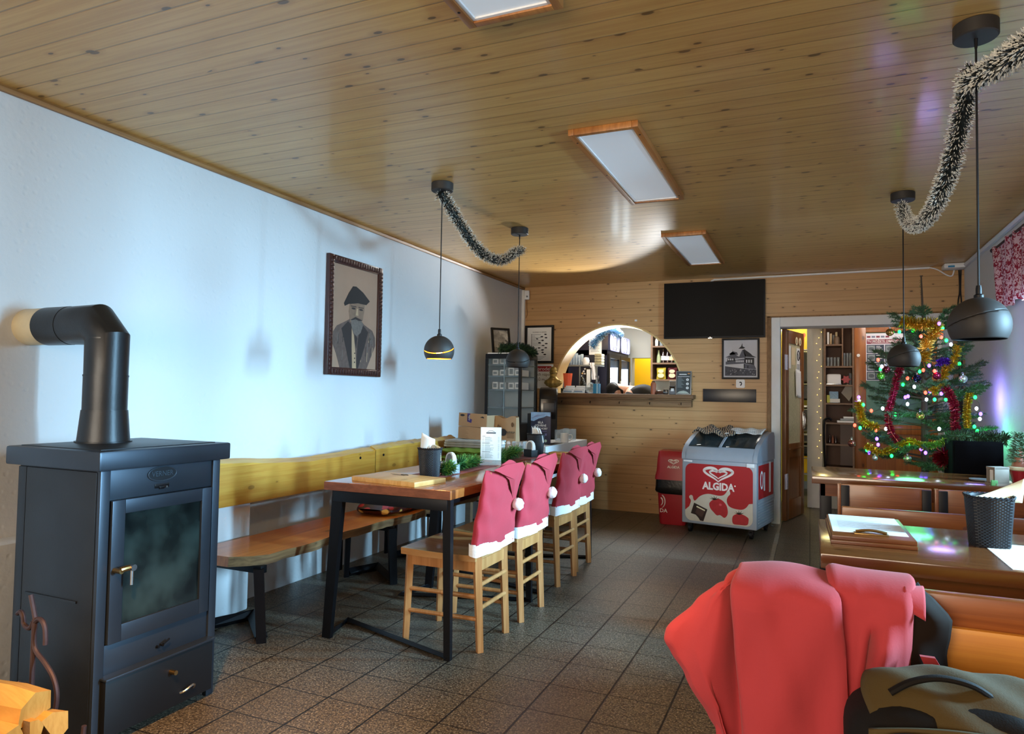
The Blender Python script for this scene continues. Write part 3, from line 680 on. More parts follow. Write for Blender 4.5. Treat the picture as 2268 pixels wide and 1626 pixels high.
def hat(cx, cy, rz, lean, lb, tipdx=.10):
    """fabric cover in the shape of a santa hat pulled over a chair back; local x = away from the table"""
    t = thing('santa_hat_cover', lb, 'chair cover', (cx, cy, .49), rz, 'santa hat covers on the chair backs')
    s = MB(); W2 = .215
    def shell(u, v):   # u around, v bottom -> top
        a = 2*PI*u; th = (.034-.012*v+.008*math.sin(a*3+v*4)*(1-v))*math.sqrt(max(0, 1-v**7))+.0008
        cx_, cy_ = math.cos(a), math.sin(a)
        y = (W2-.022*v**2)*math.copysign(abs(cy_)**.45, cy_); x = th*math.copysign(abs(cx_)**.7, cx_)
        top = .372+.02*math.sin((y/W2)*4+lean)+.03*max(0, (y/W2))**2*lean - .025*abs(y/W2)**6
        z = -.02+(top+.02)*v
        wr_ = .006*math.sin(y*55+v*9+lean*3)*math.sin(v*PI)+.004*math.sin(v*23+y*20)
        return (.012+.095*v*.5+x+wr_*(1 if cx_ > 0 else .4), y, z)
    s.grid(shell, 48, 18)
    bmesh.ops.remove_doubles(s.bm, verts=s.bm.verts, dist=.0008)
    s.build('cover', M_felt, t, False, ang=60)
    s = MB(); P = [(-.17, .365), (-.02, .378), (.17, .372+.02*lean), (.205, .35), (.165, .26), (.15, .185), (.128, .18), (.09, .23), (.02, .30), (-.08, .345)]
    mid = V((sum(p[0] for p in P)/len(P), sum(p[1] for p in P)/len(P), 0))
    def fl(u, v):
        q = P[int(u*len(P)) % len(P)]; y = mid.x+(q[0]-mid.x)*v; z = mid.y+(q[1]-mid.y)*v
        return (.010+.0475*min(1, z/.37)+.034+.016*(1-v)+.006*math.sin(y*40)*v, y+0*lean, z)
    s.grid(fl, len(P), 5); bmesh.ops.remove_doubles(s.bm, verts=s.bm.verts, dist=.0006)
    s.build('tip', M_felt, t, False, ang=70)
    s = MB(); s.grid(lambda u, v: ((.012+(.040+.004*math.sin(u*38))*math.copysign(abs(math.cos(2*PI*u))**.6, math.cos(2*PI*u))), (W2+.006)*math.copysign(abs(math.sin(2*PI*u))**.45, math.sin(2*PI*u)), -.035+.055*v+.004*math.sin(u*30)), 48, 4)
    s.grid(lambda u, v: ((.012+(.036-.008*v)*math.copysign(abs(math.cos(2*PI*u))**.6, math.cos(2*PI*u))), (W2+.002)*math.copysign(abs(math.sin(2*PI*u))**.45, math.sin(2*PI*u)), -.035+.055*v), 48, 1)
    s.build('fleece_band', M_fleece, t, False, ang=60)
    s = MB(); s.ball((.085, .138, .165), .030, 16)
    for v in s.bm.verts: v.co += (v.co-V((.085, .138, .165))).normalized()*random.uniform(-.003, .004)
    s.build('pompom', M_fleece, t, False, ang=80)
    return t
ch0 = make_chair()
CH = [(1.375, 3.112, 0, 'beech chair nearest the camera at the near table, seat half pulled out'), (1.382, 3.595, .0, 'beech chair second from the camera, beside the table leg'),
      (1.335, 4.33, -.03, 'beech chair third from the camera at the far table'), (1.318, 4.73, .0, 'farthest beech chair, at the table end by the wooden wall')]
HL = [('red santa hat cover on the nearest chair back, its pompom hanging right', .2), ('red santa hat cover second from the camera with a raised peak', .9),
      ('red santa hat cover on the third chair, seen nearly edge-on', .5), ('farthest red santa hat cover, partly hidden behind the third one', .7)]
for i, (x, y, rz, lb) in enumerate(CH):
    o = ch0 if i == 0 else dup(ch0, (x, y, 0))
    o.location = (x, y, 0); o.rotation_euler = (0, 0, rz); o['label'] = lb
    hat(x+.182, y, rz, HL[i][1], HL[i][0])

# ------------------------------------------------------------------ framed drawing on the left wall
t = thing('framed_portrait', 'tall framed brown drawing of a bearded man in a beret on the left wall', 'picture', (0, 4.06, 1.325))
yA, yB, zA, zB = 3.745, 4.38, 1.325, 2.150
M_pf = mat('carved_frame', '#3a1d1a', .35, .1, var=.25, vs=30, coat=.4)
s = MB(); fw = .055
s.box(.0, yA, zA, .032, yA+fw, zB, .008); s.box(.0, yB-fw, zA, .032, yB, zB, .008); s.box(.0, yA+fw, zA, .032, yB-fw, zA+fw, .008); s.box(.0, yA+fw, zB-fw, .032, yB-fw, zB, .008)
n = 26
for i in range(n):
    z = zA+.03+(zB-zA-.06)*(i+.5)/n
    for y in (yA+fw/2, yB-fw/2): s.box(.028, y-.016, z-.011, .040, y+.016, z+.011, .005)
for i in range(19):
    y = yA+.04+(yB-yA-.08)*(i+.5)/19
    for z in (zA+fw/2, zB-fw/2): s.box(.028, y-.012, z-.016, .040, y+.012, z+.016, .005)
s.build('frame', M_pf, t)
MB().box(.004, yA+fw-.005, zA+fw-.005, .018, yB-fw+.005, zB-fw+.005).build('canvas', mat('portrait_ground', '#9c7a64', .7, var=.12, vs=5), t)
PW, PH = yB-yA-2*fw, zB-zA-2*fw
Mp = MX.Translation((.0185, yA+fw, zA+fw)) @ MX.Rotation(R(90), 4, 'Z') @ MX.Rotation(R(90), 4, 'X')   # x -> +Y (to the right in view), y -> up
def PP(l): return [(x*PW, y*PH) for x, y in l]
s = MB()
s.prism(PP([(.18, .0), (.10, .13), (.0, .25), (.02, .33), (.10, .40), (.30, .46), (.42, .50), (.60, .50), (.70, .45), (.90, .40), (.97, .33), (.98, .25), (.90, .15), (.78, .0)]), Mp, .0006, 0)      # coat
s.prism(PP([(.20, .38), (.34, .46), (.44, .42), (.46, .2), (.44, .0), (.40, .0), (.30, .2)]), Mp, .0010, 1); s.prism(PP([(.64, .46), (.80, .38), (.72, .22), (.58, .0), (.54, .0), (.56, .25), (.60, .42)]), Mp, .0010, 1)   # lapels
s.prism(PP([(.42, .40), (.47, .33), (.52, .14), (.54, .0), (.45, .0), (.43, .2)]), Mp, .0013, 2); s.prism(PP([(.49, .36), (.55, .30), (.53, .2), (.50, .26)]), Mp, .0015, 1)
s.prism(PP([(.37, .64), (.35, .56), (.38, .46), (.45, .43), (.60, .44), (.67, .50), (.70, .60), (.70, .66)]), Mp, .0014, 3)   # face
s.prism(PP([(.40, .475), (.50, .50), (.62, .485), (.68, .45), (.62, .36), (.53, .32), (.45, .36), (.41, .42)]), Mp, .0018, 4)    # beard
s.prism(PP([(.38, .475), (.50, .515), (.66, .49), (.58, .478), (.50, .490), (.44, .478)]), Mp, .0020, 1)
s.prism(PP([(.24, .63), (.26, .605), (.34, .63), (.55, .655), (.74, .655), (.82, .70), (.66, .775), (.50, .82), (.43, .815), (.34, .74)]), Mp, .0020, 5)        # beret
for x in (.45, .62): s.prism(PP(ell(.045, .010, 12, x, .595)), Mp, .0019, 1); s.prism(PP(rc(x-.06, .612, x+.06, .62)), Mp, .0019, 1)
s.prism(PP([(.52, .60), (.55, .60), (.56, .53), (.50, .53)]), Mp, .0018, 2)
for i in range(26):
    x = random.choice((random.uniform(.1, .36), random.uniform(.62, .9))); y = random.uniform(.05, .33); s.prism(PP([(x, y), (x+.012, y), (x+.02, y+.09), (x+.012, y+.10)]), Mp, .0009, random.choice((1, 4, 2)))
for z in (.06, .10, .15): s.prism(PP(ell(.012, .008, 8, .50, z)), Mp, .0018, 1)
s.build('figure', [mat('sketch_mid', '#5e4a42', .7, var=.3, vs=40), mat('sketch_dark', '#2c2220', .7), mat('sketch_light', '#a88a6c', .7), mat('sketch_face', '#7d6250', .7, var=.2, vs=30), mat('sketch_beard', '#6b5f58', .7, var=.3, vs=60), mat('sketch_beret', '#1a1516', .6)], t)

# ------------------------------------------------------------------ pendant lamps and tinsel
def pendant(x, y, lb, lit=False, tilt=20, az=0):
    t = thing('pendant_lamp', lb, 'pendant lamp', (x, y, H), 0, 'black ball pendant lamps')
    s = MB(); s.lathe([(.001, -.048), (.060, -.048), (.064, -.044), (.064, -.002), (.062, 0), (.001, 0)], (x, y, H), 32); s.build('ceiling_rose', M_lamp, t)
    s = MB(); s.cyl((x, y, H-.047), (x, y, H-.08), .006, .004, 10); s.cyl((x, y, H-.075), (x, y, 1.58), .0033, n=8); s.build('cord', M_blackp, t)
    cz = 1.455; rs = .087
    s = MB(); s.lathe([(.001, .125), (.007, .125), (.0085, .115), (.0085, .098), (.014, .094), (.014, .084), (.001, .083)], (x, y, cz), 16); s.build('cord_grip', M_blackp, t)
    t1 = bmesh.new(); bmesh.ops.create_uvsphere(t1, u_segments=56, v_segments=36, radius=rs)
    def cut(no, off, clear_outer, clear_inner, b):
        bmesh.ops.bisect_plane(b, geom=list(b.verts)+list(b.edges)+list(b.faces), plane_co=no*off, plane_no=no, clear_outer=clear_outer, clear_inner=clear_inner)
    cut(V((0, 0, 1)), -.047, False, True, t1)
    no = V((math.sin(R(tilt))*math.cos(az), math.sin(R(tilt))*math.sin(az), math.cos(R(tilt))))
    t2 = t1.copy(); cut(no, .0165, False, True, t1); cut(no, .0115 if lit else .0145, True, False, t2)
    for q, nm in ((t1, 'shade_cap'), (t2, 'shade_bowl')):
        s = MB(); s.merge(q, 0, MX.Translation((x, y, cz))); o = s.build(nm, [M_lamp, M_lampin if lit else M_blackp], t, ang=50)
        md = o.modifiers.new('thick', 'SOLIDIFY'); md.thickness = .0025; md.offset = -1; md.material_offset = 1
    s = MB(); s.cyl((x, y, cz+.08), (x, y, cz+.03), .017, n=16); s.build('socket', M_blackp, t)
    s = MB(); s.ball((x, y, cz+.003), .022, 14, sz=1.2); s.build('bulb', M_bulbwarm if lit else M_white, t)
pendant(1.048, 3.461, 'lit black ball pendant with a glowing yellow slit over the near table', True, 22, R(-75))
pendant(1.051, 4.614, 'unlit black ball pendant in front of the glass fridge', False, 20, R(-75))
pendant(3.497, 2.588, 'biggest-looking dark ball pendant at the right edge of the photo', False, 18, R(150))
pendant(3.505, 4.578, 'dark ball pendant hanging in front of the christmas tree', False, 20, R(150))
def fuzz(name, pts, r, n, mats, lb, cat, group, w=.0016, split=.78, core=.012, two=None):
    """tinsel : n thin blades around a path"""
    pts = [V(p) for p in pts]; d = [0]
    for a, b in zip(pts, pts[1:]): d.append(d[-1]+(b-a).length)
    s = MB(); s.tube(pts, core, 6, 0)
    rnd = random.Random(hash(lb) % 9999 if False else len(lb)*7+n)
    vs, f0, f1 = [], [], []
    for i in range(n):
        q = rnd.random()*d[-1]; k = max(j for j in range(len(d)) if d[j] <= q); k = min(k, len(pts)-2)
        p = pts[k].lerp(pts[k+1], (q-d[k])/max(1e-6, d[k+1]-d[k])); tg = (pts[k+1]-pts[k]).normalized()
        a = V((rnd.gauss(0, 1), rnd.gauss(0, 1), rnd.gauss(0, 1))); a = (a-tg*a.dot(tg)*.75).normalized()
        ln = r*rnd.uniform(.7, 1.12); sd = a.cross(V((rnd.random(), rnd.random(), rnd.random()))).normalized()*w
        b = len(vs); mdp = p+a*ln*split; e = p+a*ln
        vs += [p-sd, p+sd, mdp+sd, mdp-sd, e+sd*.7, e-sd*.7]
        f0.append((b, b+1, b+2, b+3)); f1.append((b+3, b+2, b+4, b+5))
    vv = [s.bm.verts.new(v) for v in vs]
    for f in f0: s.bm.faces.new([vv[i] for i in f]).material_index = 0
    for f in f1: s.bm.faces.new([vv[i] for i in f]).material_index = 1
    return single(name, s, mats, lb, cat, group)
GT = [M_tinb, M_tinw]
def sag(a, b, low, n=24, skew=1.0):
    a, b = V(a), V(b); out = []
    for i in range(n+1):
        k = i/n; p = a.lerp(b, k); kk = k**skew; p.z = a.z+(b.z-a.z)*k-(4*low)*kk*(1-kk); out.append(p)
    return out
fuzz('tinsel_garland', smooth_pts([(1.045, 3.44, 2.365), (1.05, 3.49, 2.345), (1.05, 3.58, 2.30), (1.05, 3.70, 2.235), (1.052, 3.87, 2.155), (1.06, 4.05, 2.115), (1.065, 4.22, 2.12), (1.06, 4.40, 2.175), (1.052, 4.55, 2.245), (1.05, 4.66, 2.275)], 4), .046, 3200, GT,
     'black tinsel garland with white tips sagging between the two left pendants', 'tinsel garland', 'black and white tinsel garlands', core=.016)
fuzz('tinsel_garland', smooth_pts([(3.488, 2.62, 2.30), (3.492, 2.72, 2.245), (3.495, 2.86, 2.175), (3.495, 3.05, 2.10), (3.495, 3.32, 2.05), (3.495, 3.62, 2.045), (3.495, 3.92, 2.085), (3.495, 4.18, 2.15), (3.495, 4.40, 2.25), (3.495, 4.55, 2.345)], 4), .042, 4200, GT,
     'black and white tinsel garland sagging between the two right pendants', 'tinsel garland', 'black and white tinsel garlands', core=.016)
fuzz('tinsel_garland', smooth_pts([(3.485, 2.66, 2.265), (3.49, 2.58, 2.245), (3.50, 2.46, 2.215), (3.51, 2.25, 2.16), (3.52, 1.9, 2.08), (3.52, 1.5, 2.06), (3.50, 1.0, 2.2)], 4), .044, 3600, GT,
     'black and white tinsel garland running off the top right corner of the photo', 'tinsel garland', 'black and white tinsel garlands', core=.016)
# ------------------------------------------------------------------ things on the left tables
TT = .767
t = thing('menu_board', 'thick pale wooden menu board lying on the near table corner', 'menu board', (1.11, 2.97, TT))
Mb = MX.Translation((1.118, 2.955, TT)) @ MX.Rotation(R(-9), 4, 'Z')
s = MB(); s.box(-.205, -.12, 0, .205, .12, .024, .004, M=Mb); s.build('board', M_board, t)
s = MB()
for i, (x, y, w) in enumerate(((-.06, .075, .12), (-.05, .055, .08), (-.09, .078, .03))): s.prism(rc(x-w/2, y-.003, x+w/2, y+.003), Mb, .0006, z0=.0238)
s.tube([Mb @ V((-.03+.022*math.cos(a), .078+.012*math.sin(a), .0244)) for a in [2*PI*i/16 for i in range(16)]], .0018, 5, closed=True)
s.build('print', M_ink, t)
def basket(x, y, z, r0, r1, h, lb, group='black wicker cutlery baskets'):
    t = thing('cutlery_basket', lb, 'basket', (x, y, z), 0, group)
    s = MB(); n = 56; nz = 34
    def w(u, v):
        a = 2*PI*u; k = (int(u*n) % 2)*2-1; wv = math.sin(v*nz*PI)*k*.0030
        r = r0+(r1-r0)*v+wv; sq = 1/max(abs(math.cos(a)), abs(math.sin(a)))**.35
        return (x+r*sq*math.cos(a), y+r*sq*math.sin(a), z+h*v)
    s.grid(w, n, nz*2)
    s.grid(lambda u, v: (x+(r0-.004+(r1-r0)*v)*math.cos(2*PI*u), y+(r0-.004+(r1-r0)*v)*math.sin(2*PI*u), z+.004+(h-.004)*v), 28, 2)
    s.lathe([(.001, 0), (r0, 0), (r0-.004, .004), (.001, .004)], (x, y, z), 24); s.build('woven_body', mat('black_wicker', '#12131b', .5, var=.5, vs=90), t, ang=30)
    s = MB(); N_ = 30
    for i in range(N_):
        a = 2*PI*i/N_; b = 2*PI*(i+1.6)/N_; sq = lambda a: r1/max(abs(math.cos(a)), abs(math.sin(a)))**.35
        s.tube([(x+sq(a)*math.cos(a), y+sq(a)*math.sin(a), z+h-.006), (x+sq((a+b)/2)*1.04*math.cos((a+b)/2), y+sq((a+b)/2)*1.04*math.sin((a+b)/2), z+h+.0005), (x+sq(b)*math.cos(b), y+sq(b)*math.sin(b), z+h-.004)], .0032, 5)
    s.build('rim', mat('black_wicker_rim', '#12131b', .5, var=.3, vs=60), t)
    return t
basket(1.145, 3.215, TT, .046, .058, .152, 'black wicker basket with white napkins beside the pale menu board')
def napkin(name, x, y, z, pts, mt, lb, cat, group=None, th=.0015):
    s = MB(); M = MX.Translation((x, y, z))
    s.faces([M @ V(p) for p in pts], [tuple(range(len(pts)))]); o = s.build(name, mt, ang=60)
    md = o.modifiers.new('thick', 'SOLIDIFY'); md.thickness = th; recentre(o); return tag(o, lb, cat, group)
def curled(x, y, z, w, h, bend, rz, tilt, mt, name, lb, cat, group=None, corner=0, th=.002):
    """a sheet standing in a basket, curved about its vertical axis"""
    s = MB(); M = TR(x, y, z, rz, tilt)
    s.grid(lambda u, v: ((u-.5)*w*(1-.15*v), bend*((u-.5)**2)*4-.02*v*v, h*v*(1-corner*(u)*.5)), 10, 8, M=M)
    o = s.build(name, mt, ang=80); md = o.modifiers.new('thick', 'SOLIDIFY'); md.thickness = th; recentre(o); return tag(o, lb, cat, group)
curled(1.125, 3.225, TT+.09, .085, .145, .02, R(35), R(8), M_paper, 'paper_napkin', 'tall white napkin rising left out of the near black basket', 'napkin', 'napkins in the near basket', .5)
curled(1.155, 3.235, TT+.08, .09, .11, -.02, R(20), R(-14), M_paperw, 'paper_napkin', 'cream folded napkin curling right out of the near black basket', 'napkin', 'napkins in the near basket', .7)
s = MB(); Mk = TR(1.15, 3.215, TT+.05, R(20), R(4), R(6)); s.box(-.004, -.0015, 0, .004, .0015, .08, M=Mk); s.prism(ell(.013, .024, 16, 0, .098), Mk @ MX.Rotation(R(90), 4, 'X'), .002, z0=-.001)
single('spoon', s, M_chrome, 'steel spoon standing among the napkins in the near black basket', 'cutlery')
def cards(x, y, lb, rz, dark):
    t = thing('coaster_holder', lb, 'coaster holder', (x, y, TT), rz, 'holders of arched cards on the left tables')
    s = MB(); s.box(-.042, -.03, 0, .042, .03, .004); s.box(-.042, -.03, 0, .042, -.027, .055); s.box(-.042, .027, 0, .042, .03, .04); s.box(.039, -.03, 0, .042, .03, .05); s.build('stand', M_blackp if dark else M_glassw, t, False)
    for i in range(5):
        s = MB(); P = [(-.038, 0), (.038, 0), (.038, .075), (.033, .095), (.018, .108), (0, .112), (-.018, .108), (-.033, .095), (-.038, .075)]
        Mq = TR(0, -.02+.0095*i, .005, 0, R(90)+R(-6+3*i)); s.prism(P, Mq, .0018)
        s.prism([(px*.72, .016+py*.78) for px, py in P], Mq, .0004, 1, z0=.0018)
        o = s.build('card', [M_paper, (M_grey, M_blue, M_grey, M_paperw, M_grey)[i]], t, False)
    return t
cards(1.16, 3.425, 'clear holder of arched cards between two fir bunches on the near table', R(-28), False)
cards(1.165, 4.61, 'black holder of arched white cards in front of the far cutlery basket', R(-28), True)
qr = N('table_runner'); nz = qr.noise(qr.obj(), 30, 3); qr.base(qr.mix(qr.sm(nz, .3, .7), lin('#5d2c30'), lin('#7d4038'))); qr.b.inputs['Roughness'].default_value = .7
s = MB(); s.grid(lambda u, v: (1.02+.21*u, 3.15+1.72*v, TT+.0015+.001*math.sin(v*30)), 4, 40); o = s.build('table_runner', qr.m); o.modifiers.new('th', 'SOLIDIFY').thickness = .001
recentre(o); tag(o, 'dark red runner laid down the middle of the two left tables', 'table runner')
def firbunch(pts, r, n, lb, seed, mats=None, w=.0016):
    return fuzz('fir_garland', smooth_pts(pts, 4), r, n, mats or [M_greenery, M_greenlt], lb, 'greenery', 'fir greenery on the left tables', w=w, core=.01)
firbunch([(1.19, 3.27, TT+.03), (1.20, 3.31, TT+.045), (1.20, 3.35, TT+.03)], .046, 700, 'small fir bunch right beside the near black basket', 1)
firbunch([(1.16, 3.53, TT+.04), (1.13, 3.61, TT+.042), (1.12, 3.72, TT+.032), (1.10, 3.86, TT+.02)], .052, 1300, 'big bright fir garland between the card holder and the menu stand', 2)
firbunch([(1.17, 4.02, TT+.025), (1.13, 4.2, TT+.035), (1.12, 4.35, TT+.042), (1.10, 4.52, TT+.035)], .052, 1300, 'fir garland right of the menu stand around the tea-light glasses', 3)
# menu stand
t = thing('menu_stand', 'upright white table menu in a bent clear stand', 'menu', (1.16, 3.93, TT), 0)
Mm = TR(1.165, 3.935, TT, R(22))
s = MB(); s.box(-.064, -.002, .03, .064, .002, .235, .001, M=Mm); s.build('sheet', mat('menu_sheet', '#dff0f6', .3, var=0), t)
s = MB()
for x in (-.066, .064): s.box(x, -.003, .028, x+.002, .003, .237, M=Mm)
s.box(-.066, -.003, .235, .066, .003, .237, M=Mm)
s.faces([(-.066, -.003, .03), (.066, -.003, .03), (.066, -.04, .0), (-.066, -.04, 0), (-.066, -.003, .027), (.066, -.003, .027), (.066, -.037, 0), (-.066, -.037, 0)], [(0, 1, 2, 3), (7, 6, 5, 4), (0, 3, 7, 4), (1, 5, 6, 2)], M=Mm)
s.faces([(-.066, .003, .03), (.066, .003, .03), (.066, .035, .0), (-.066, .035, 0), (-.066, .003, .027), (.066, .003, .027), (.066, .032, 0), (-.066, .032, 0)], [(0, 1, 2, 3), (7, 6, 5, 4), (0, 3, 7, 4), (1, 5, 6, 2)], M=Mm)
s.build('stand', M_glassw, t)
s = MB(); Mf = Mm @ MX.Translation((0, -.0022, 0)) @ MX.Rotation(R(90), 4, 'X'); rnd = random.Random(3)
s.prism(rc(-.030, .196, .030, .205), Mf, .0003, 1); s.tube([Mf @ V((x, .209+.006*math.sin((x+.022)/.044*PI), .0004)) for x in [-.022+.044*i/10 for i in range(11)]], .0012, 4, 1)
y = .180
for i in range(23):
    hd = i in (0, 7, 16)
    if hd: s.prism(rc(-.055, y-.0013, -.035+.03*(i > 0), y+.0013), Mf, .0003, 1)
    else:
        s.prism(rc(-.055, y-.0007, -.044, y+.0007), Mf, .0003, 0); s.prism(rc(-.038, y-.0011, -.038+rnd.uniform(.025, .058), y+.0011), Mf, .0003, 0); s.prism(rc(.044, y-.0008, .053, y+.0008), Mf, .0003, 0)
    y -= .0061
s.build('print', [mat('menu_print', '#7f9aa6', .7, var=0), mat('menu_head', '#4c5a66', .7, var=0)], t)
# glasses, shakers
def tumbler(x, y, z, r, h, lb, name='tealight_glass', cat='glass', group='small glasses on the far left table', m_=None):
    s = MB(); s.lathe([(.001, 0), (r*.85, 0), (r, h), (r*.9, h), (r*.76, .006), (.001, .006)], (x, y, z), 20); return single(name, s, m_ or M_glassw, lb, cat, group)
tumbler(.945, 4.86, TT, .034, .085, 'left tea-light glass standing in the fir garland on the far table')
tumbler(1.02, 4.90, TT, .034, .085, 'right tea-light glass standing in the fir garland on the far table')
for x, y, lb in ((.90, 4.70, 'left salt shaker right of the menu stand'), (.935, 4.745, 'right pepper shaker right of the menu stand')):
    t = thing('salt_shaker', lb, 'shaker', (x, y, TT), 0, 'salt and pepper shakers')
    s = MB(); s.lathe([(.001, 0), (.02, 0), (.021, .06), (.017, .075), (.001, .075)], (x, y, TT), 16); s.build('jar', M_glassw, t)
    s = MB(); s.lathe([(.018, .074), (.017, .088), (.009, .097), (.001, .098)], (x, y, TT), 16); s.build('lid', M_plaswhite, t)
basket(1.13, 4.80, TT, .05, .062, .155, 'black basket full of wrapped cutlery on the far left table')
for i in range(6):
    a = -.5+i*.2; curled(1.10+.016*i, 4.80+.02*math.sin(i*2), TT+.09, .028, .12+.012*math.sin(i*3), .008, R(-25), R(-10+4*i), M_paper, 'cutlery_sleeve', 'white cutlery sleeve standing in the far black basket', 'cutlery sleeve', 'paper cutlery sleeves in the far basket', .3)
s = MB(); s.box(1.20, 4.88, TT, 1.45, 5.0, TT+.016, .003, M=None); single('serving_board', s, M_board, 'reddish flat wooden board at the far end of the far table', 'board')
s = MB(); s.box(1.385, 4.845, TT, 1.44, 4.86, TT+.028, .001); single('price_tag', s, M_paperw, 'small cream card standing by the flat board on the far table', 'card')
# on the far bench : cushions, newspapers, cardboard
def cushion(x0, y0, z0, x1, y1, z1, lb):
    s = MB(); cx, cy, cz = (x0+x1)/2, (y0+y1)/2, (z0+z1)/2
    def f(sg):
        def g(u, v):
            e = max(0, (1-abs(2*u-1)**4)*(1-abs(2*v-1)**4))**.5; return (x0+(x1-x0)*u, y0+(y1-y0)*v, cz+sg*(z1-z0)/2*e+.004*math.sin(u*23+v*11))
        return g
    s.grid(f(1), 16, 16); s.grid(f(-1), 16, 16); bmesh.ops.remove_doubles(s.bm, verts=s.bm.verts, dist=.004)
    return single('seat_cushion', s, M_green, lb, 'cushion', 'green cushions stacked on the far bench', 80)
MB_ = MB(); MB_.box(.185, 4.98, .42, .60, 5.31, .655, .006); single('plain_carton', MB_, M_cardb, 'plain cardboard carton under the green cushions on the far bench', 'carton')
cushion(.20, 4.97, .655, .66, 5.44, .715, 'lower green cushion of the two on the far bench')
cushion(.20, 4.98, .712, .64, 5.43, .772, 'upper green cushion, under the folded newspapers')
for i in range(3):
    s = MB(); Mn = TR(.44+.006*i, 5.22-.008*i, .770+.021*i, R(3*i-2)); s.box(-.23, -.17, 0, .23, .17, .020, .009, M=Mn)
    for j in range(5): s.prism(rc(-.2, .004+.0026*j, .2, .0052+.0026*j), Mn @ MX.Translation((0, -.1701, 0)) @ MX.Rotation(R(90), 4, 'X'), .0006, 1)
    single('newspaper_bundle', s, [mat('newsprint', '#b9bab4', .9, var=.3, vs=25), M_grey], ('lowest folded newspaper bundle on the green cushions', 'middle folded newspaper bundle on the green cushions', 'top folded newspaper bundle under the cardboard box')[i], 'newspaper', 'folded newspapers on the cushions')
t = thing('cardboard_box', 'open brown cardboard box with a purple strip, leaning on the newspapers', 'box', (.47, 5.25, .833))
s = MB(); Mc = TR(.43, 5.26, .833, R(-3), 0, R(2)); s.box(-.145, -.10, 0, .13, .10, .10, .003, M=Mc); s.build('carton', M_cardb, t)
s = MB(); s.box(-.143, -.104, .104, .125, -.099, .215, .002, M=Mc); s.box(.122, -.10, .10, .127, .09, .205, .002, M=Mc); s.build('flap', M_cardb, t)
Mf = Mc @ MX.Translation((0, -.1043, 0)) @ MX.Rotation(R(90), 4, 'X')
s = MB(); s.prism(rc(-.060, .150, -.034, .213), Mf, .0005, 0); s.prism([(-.060, .145), (-.02, .135), (-.015, .165), (-.034, .168), (-.034, .20), (-.06, .20)], Mf, .0005, 0)
text_into(s, 'milo', .026, Mf @ MX.Translation((-.042, .178, .0006)) @ MX.Rotation(R(90), 4, 'Z'), 1, .0003)
s.prism(ell(.022, .009, 20, -.108, .195), Mf, .0005, 2); s.prism([(.06, .185), (.085, .195), (.1, .187), (.1, .18)], Mf, .0005, 2)
for i in range(8): s.prism(rc(-.135, .012+.011*i, -.045-.012*(i % 3), .0145+.011*i), Mf @ MX.Translation((0, 0, -.004)), .0006, 3)
s.build('print', [mat('purple_strip', '#3a2a7c', .5, var=0), M_paper, M_ink, mat('carton_lines', '#8a6e50', .8, var=0)], t)
t = thing('paper_sack', 'brown printed paper sack standing right of the open cardboard box', 'sack', (.66, 5.30, .66))
s = MB(); Mc = TR(.655, 5.33, .66, R(-2))
s.grid(lambda u, v: ((u-.5)*.215, -.05+.012*math.sin(u*PI)*-1+.01*v, .36*v+(.012*math.sin(u*9) if v > .95 else 0)), 12, 10, M=Mc); s.grid(lambda u, v: ((u-.5)*.215, .05-.035*v*v, .36*v+(.012*math.sin(u*9) if v > .95 else 0)), 12, 10, M=Mc)
for x in (-.1075, .1075): s.faces([(x, -.05, 0), (x, .05, 0), (x, .015, .36), (x, -.04, .36)], [(0, 1, 2, 3)], M=Mc)
s.build('bag', M_cardb, t)
Mf = Mc @ MX.Translation((0, -.064, 0)) @ MX.Rotation(R(90), 4, 'X'); s = MB(); s.prism(ell(.030, .030, 20, .0, .235), Mf, .001, 0); s.prism([(-.08, .22), (-.05, .30), (-.02, .28), (-.03, .25), (-.06, .21)], Mf, .001, 1)
text_into(s, 'BLANKA', .022, Mf @ MX.Translation((.066, .238, .001)), 0, .0004); s.prism(ell(.012, .02, 16, .085, .30), Mf, .001, 1)
for i in range(4): s.prism(rc(.035, .19+.012*i, .10, .195+.012*i), Mf, .001, 1)
s.prism(rc(.055, .075, .07, .11), Mf, .001, 1); s.build('print', [M_ink, mat('sack_brown', '#6b5138', .8, var=0)], t)

# ------------------------------------------------------------------ cloth-covered side table and what stands on it
t = thing('side_table', 'side table under a white cloth at the end of the left tables', 'table', (.55, 5.95, 0))
s = MB(); s.box(.16, 5.52, .735, .93, 6.66, .768); s.build('tabletop', M_shelf, t)
for x in (.2, .89):
    for y in (5.56, 6.62): s = MB(); s.box(x-.025, y-.025, 0, x+.025, y+.025, .735); s.build('leg', M_shelf, t)
s = MB(); n = 120; per = []
X0, X1, Y0, Y1 = .15, .945, 5.50, 6.68
for i in range(n):
    k = i/n*4
    per.append(((X0+(X1-X0)*(k % 1), Y0) if k < 1 else (X1, Y0+(Y1-Y0)*(k % 1)) if k < 2 else (X1-(X1-X0)*(k % 1), Y1) if k < 3 else (X0, Y1-(Y1-Y0)*(k % 1))))
vs = [(x, y, .772) for x, y in per]
cx, cy = (X0+X1)/2, (Y0+Y1)/2
for lv in range(1, 6):
    for i, (x, y) in enumerate(per):
        d = V((x-cx, y-cy, 0)).normalized(); w = .012*math.sin(i*.8)*lv/5+.004; vs.append((x+d.x*w, y+d.y*w, .772-.0045-.055*lv))
s.faces(vs, [tuple(range(n))]+[(l*n+i, l*n+(i+1) % n, (l+1)*n+(i+1) % n, (l+1)*n+i) for l in range(5) for i in range(n)])
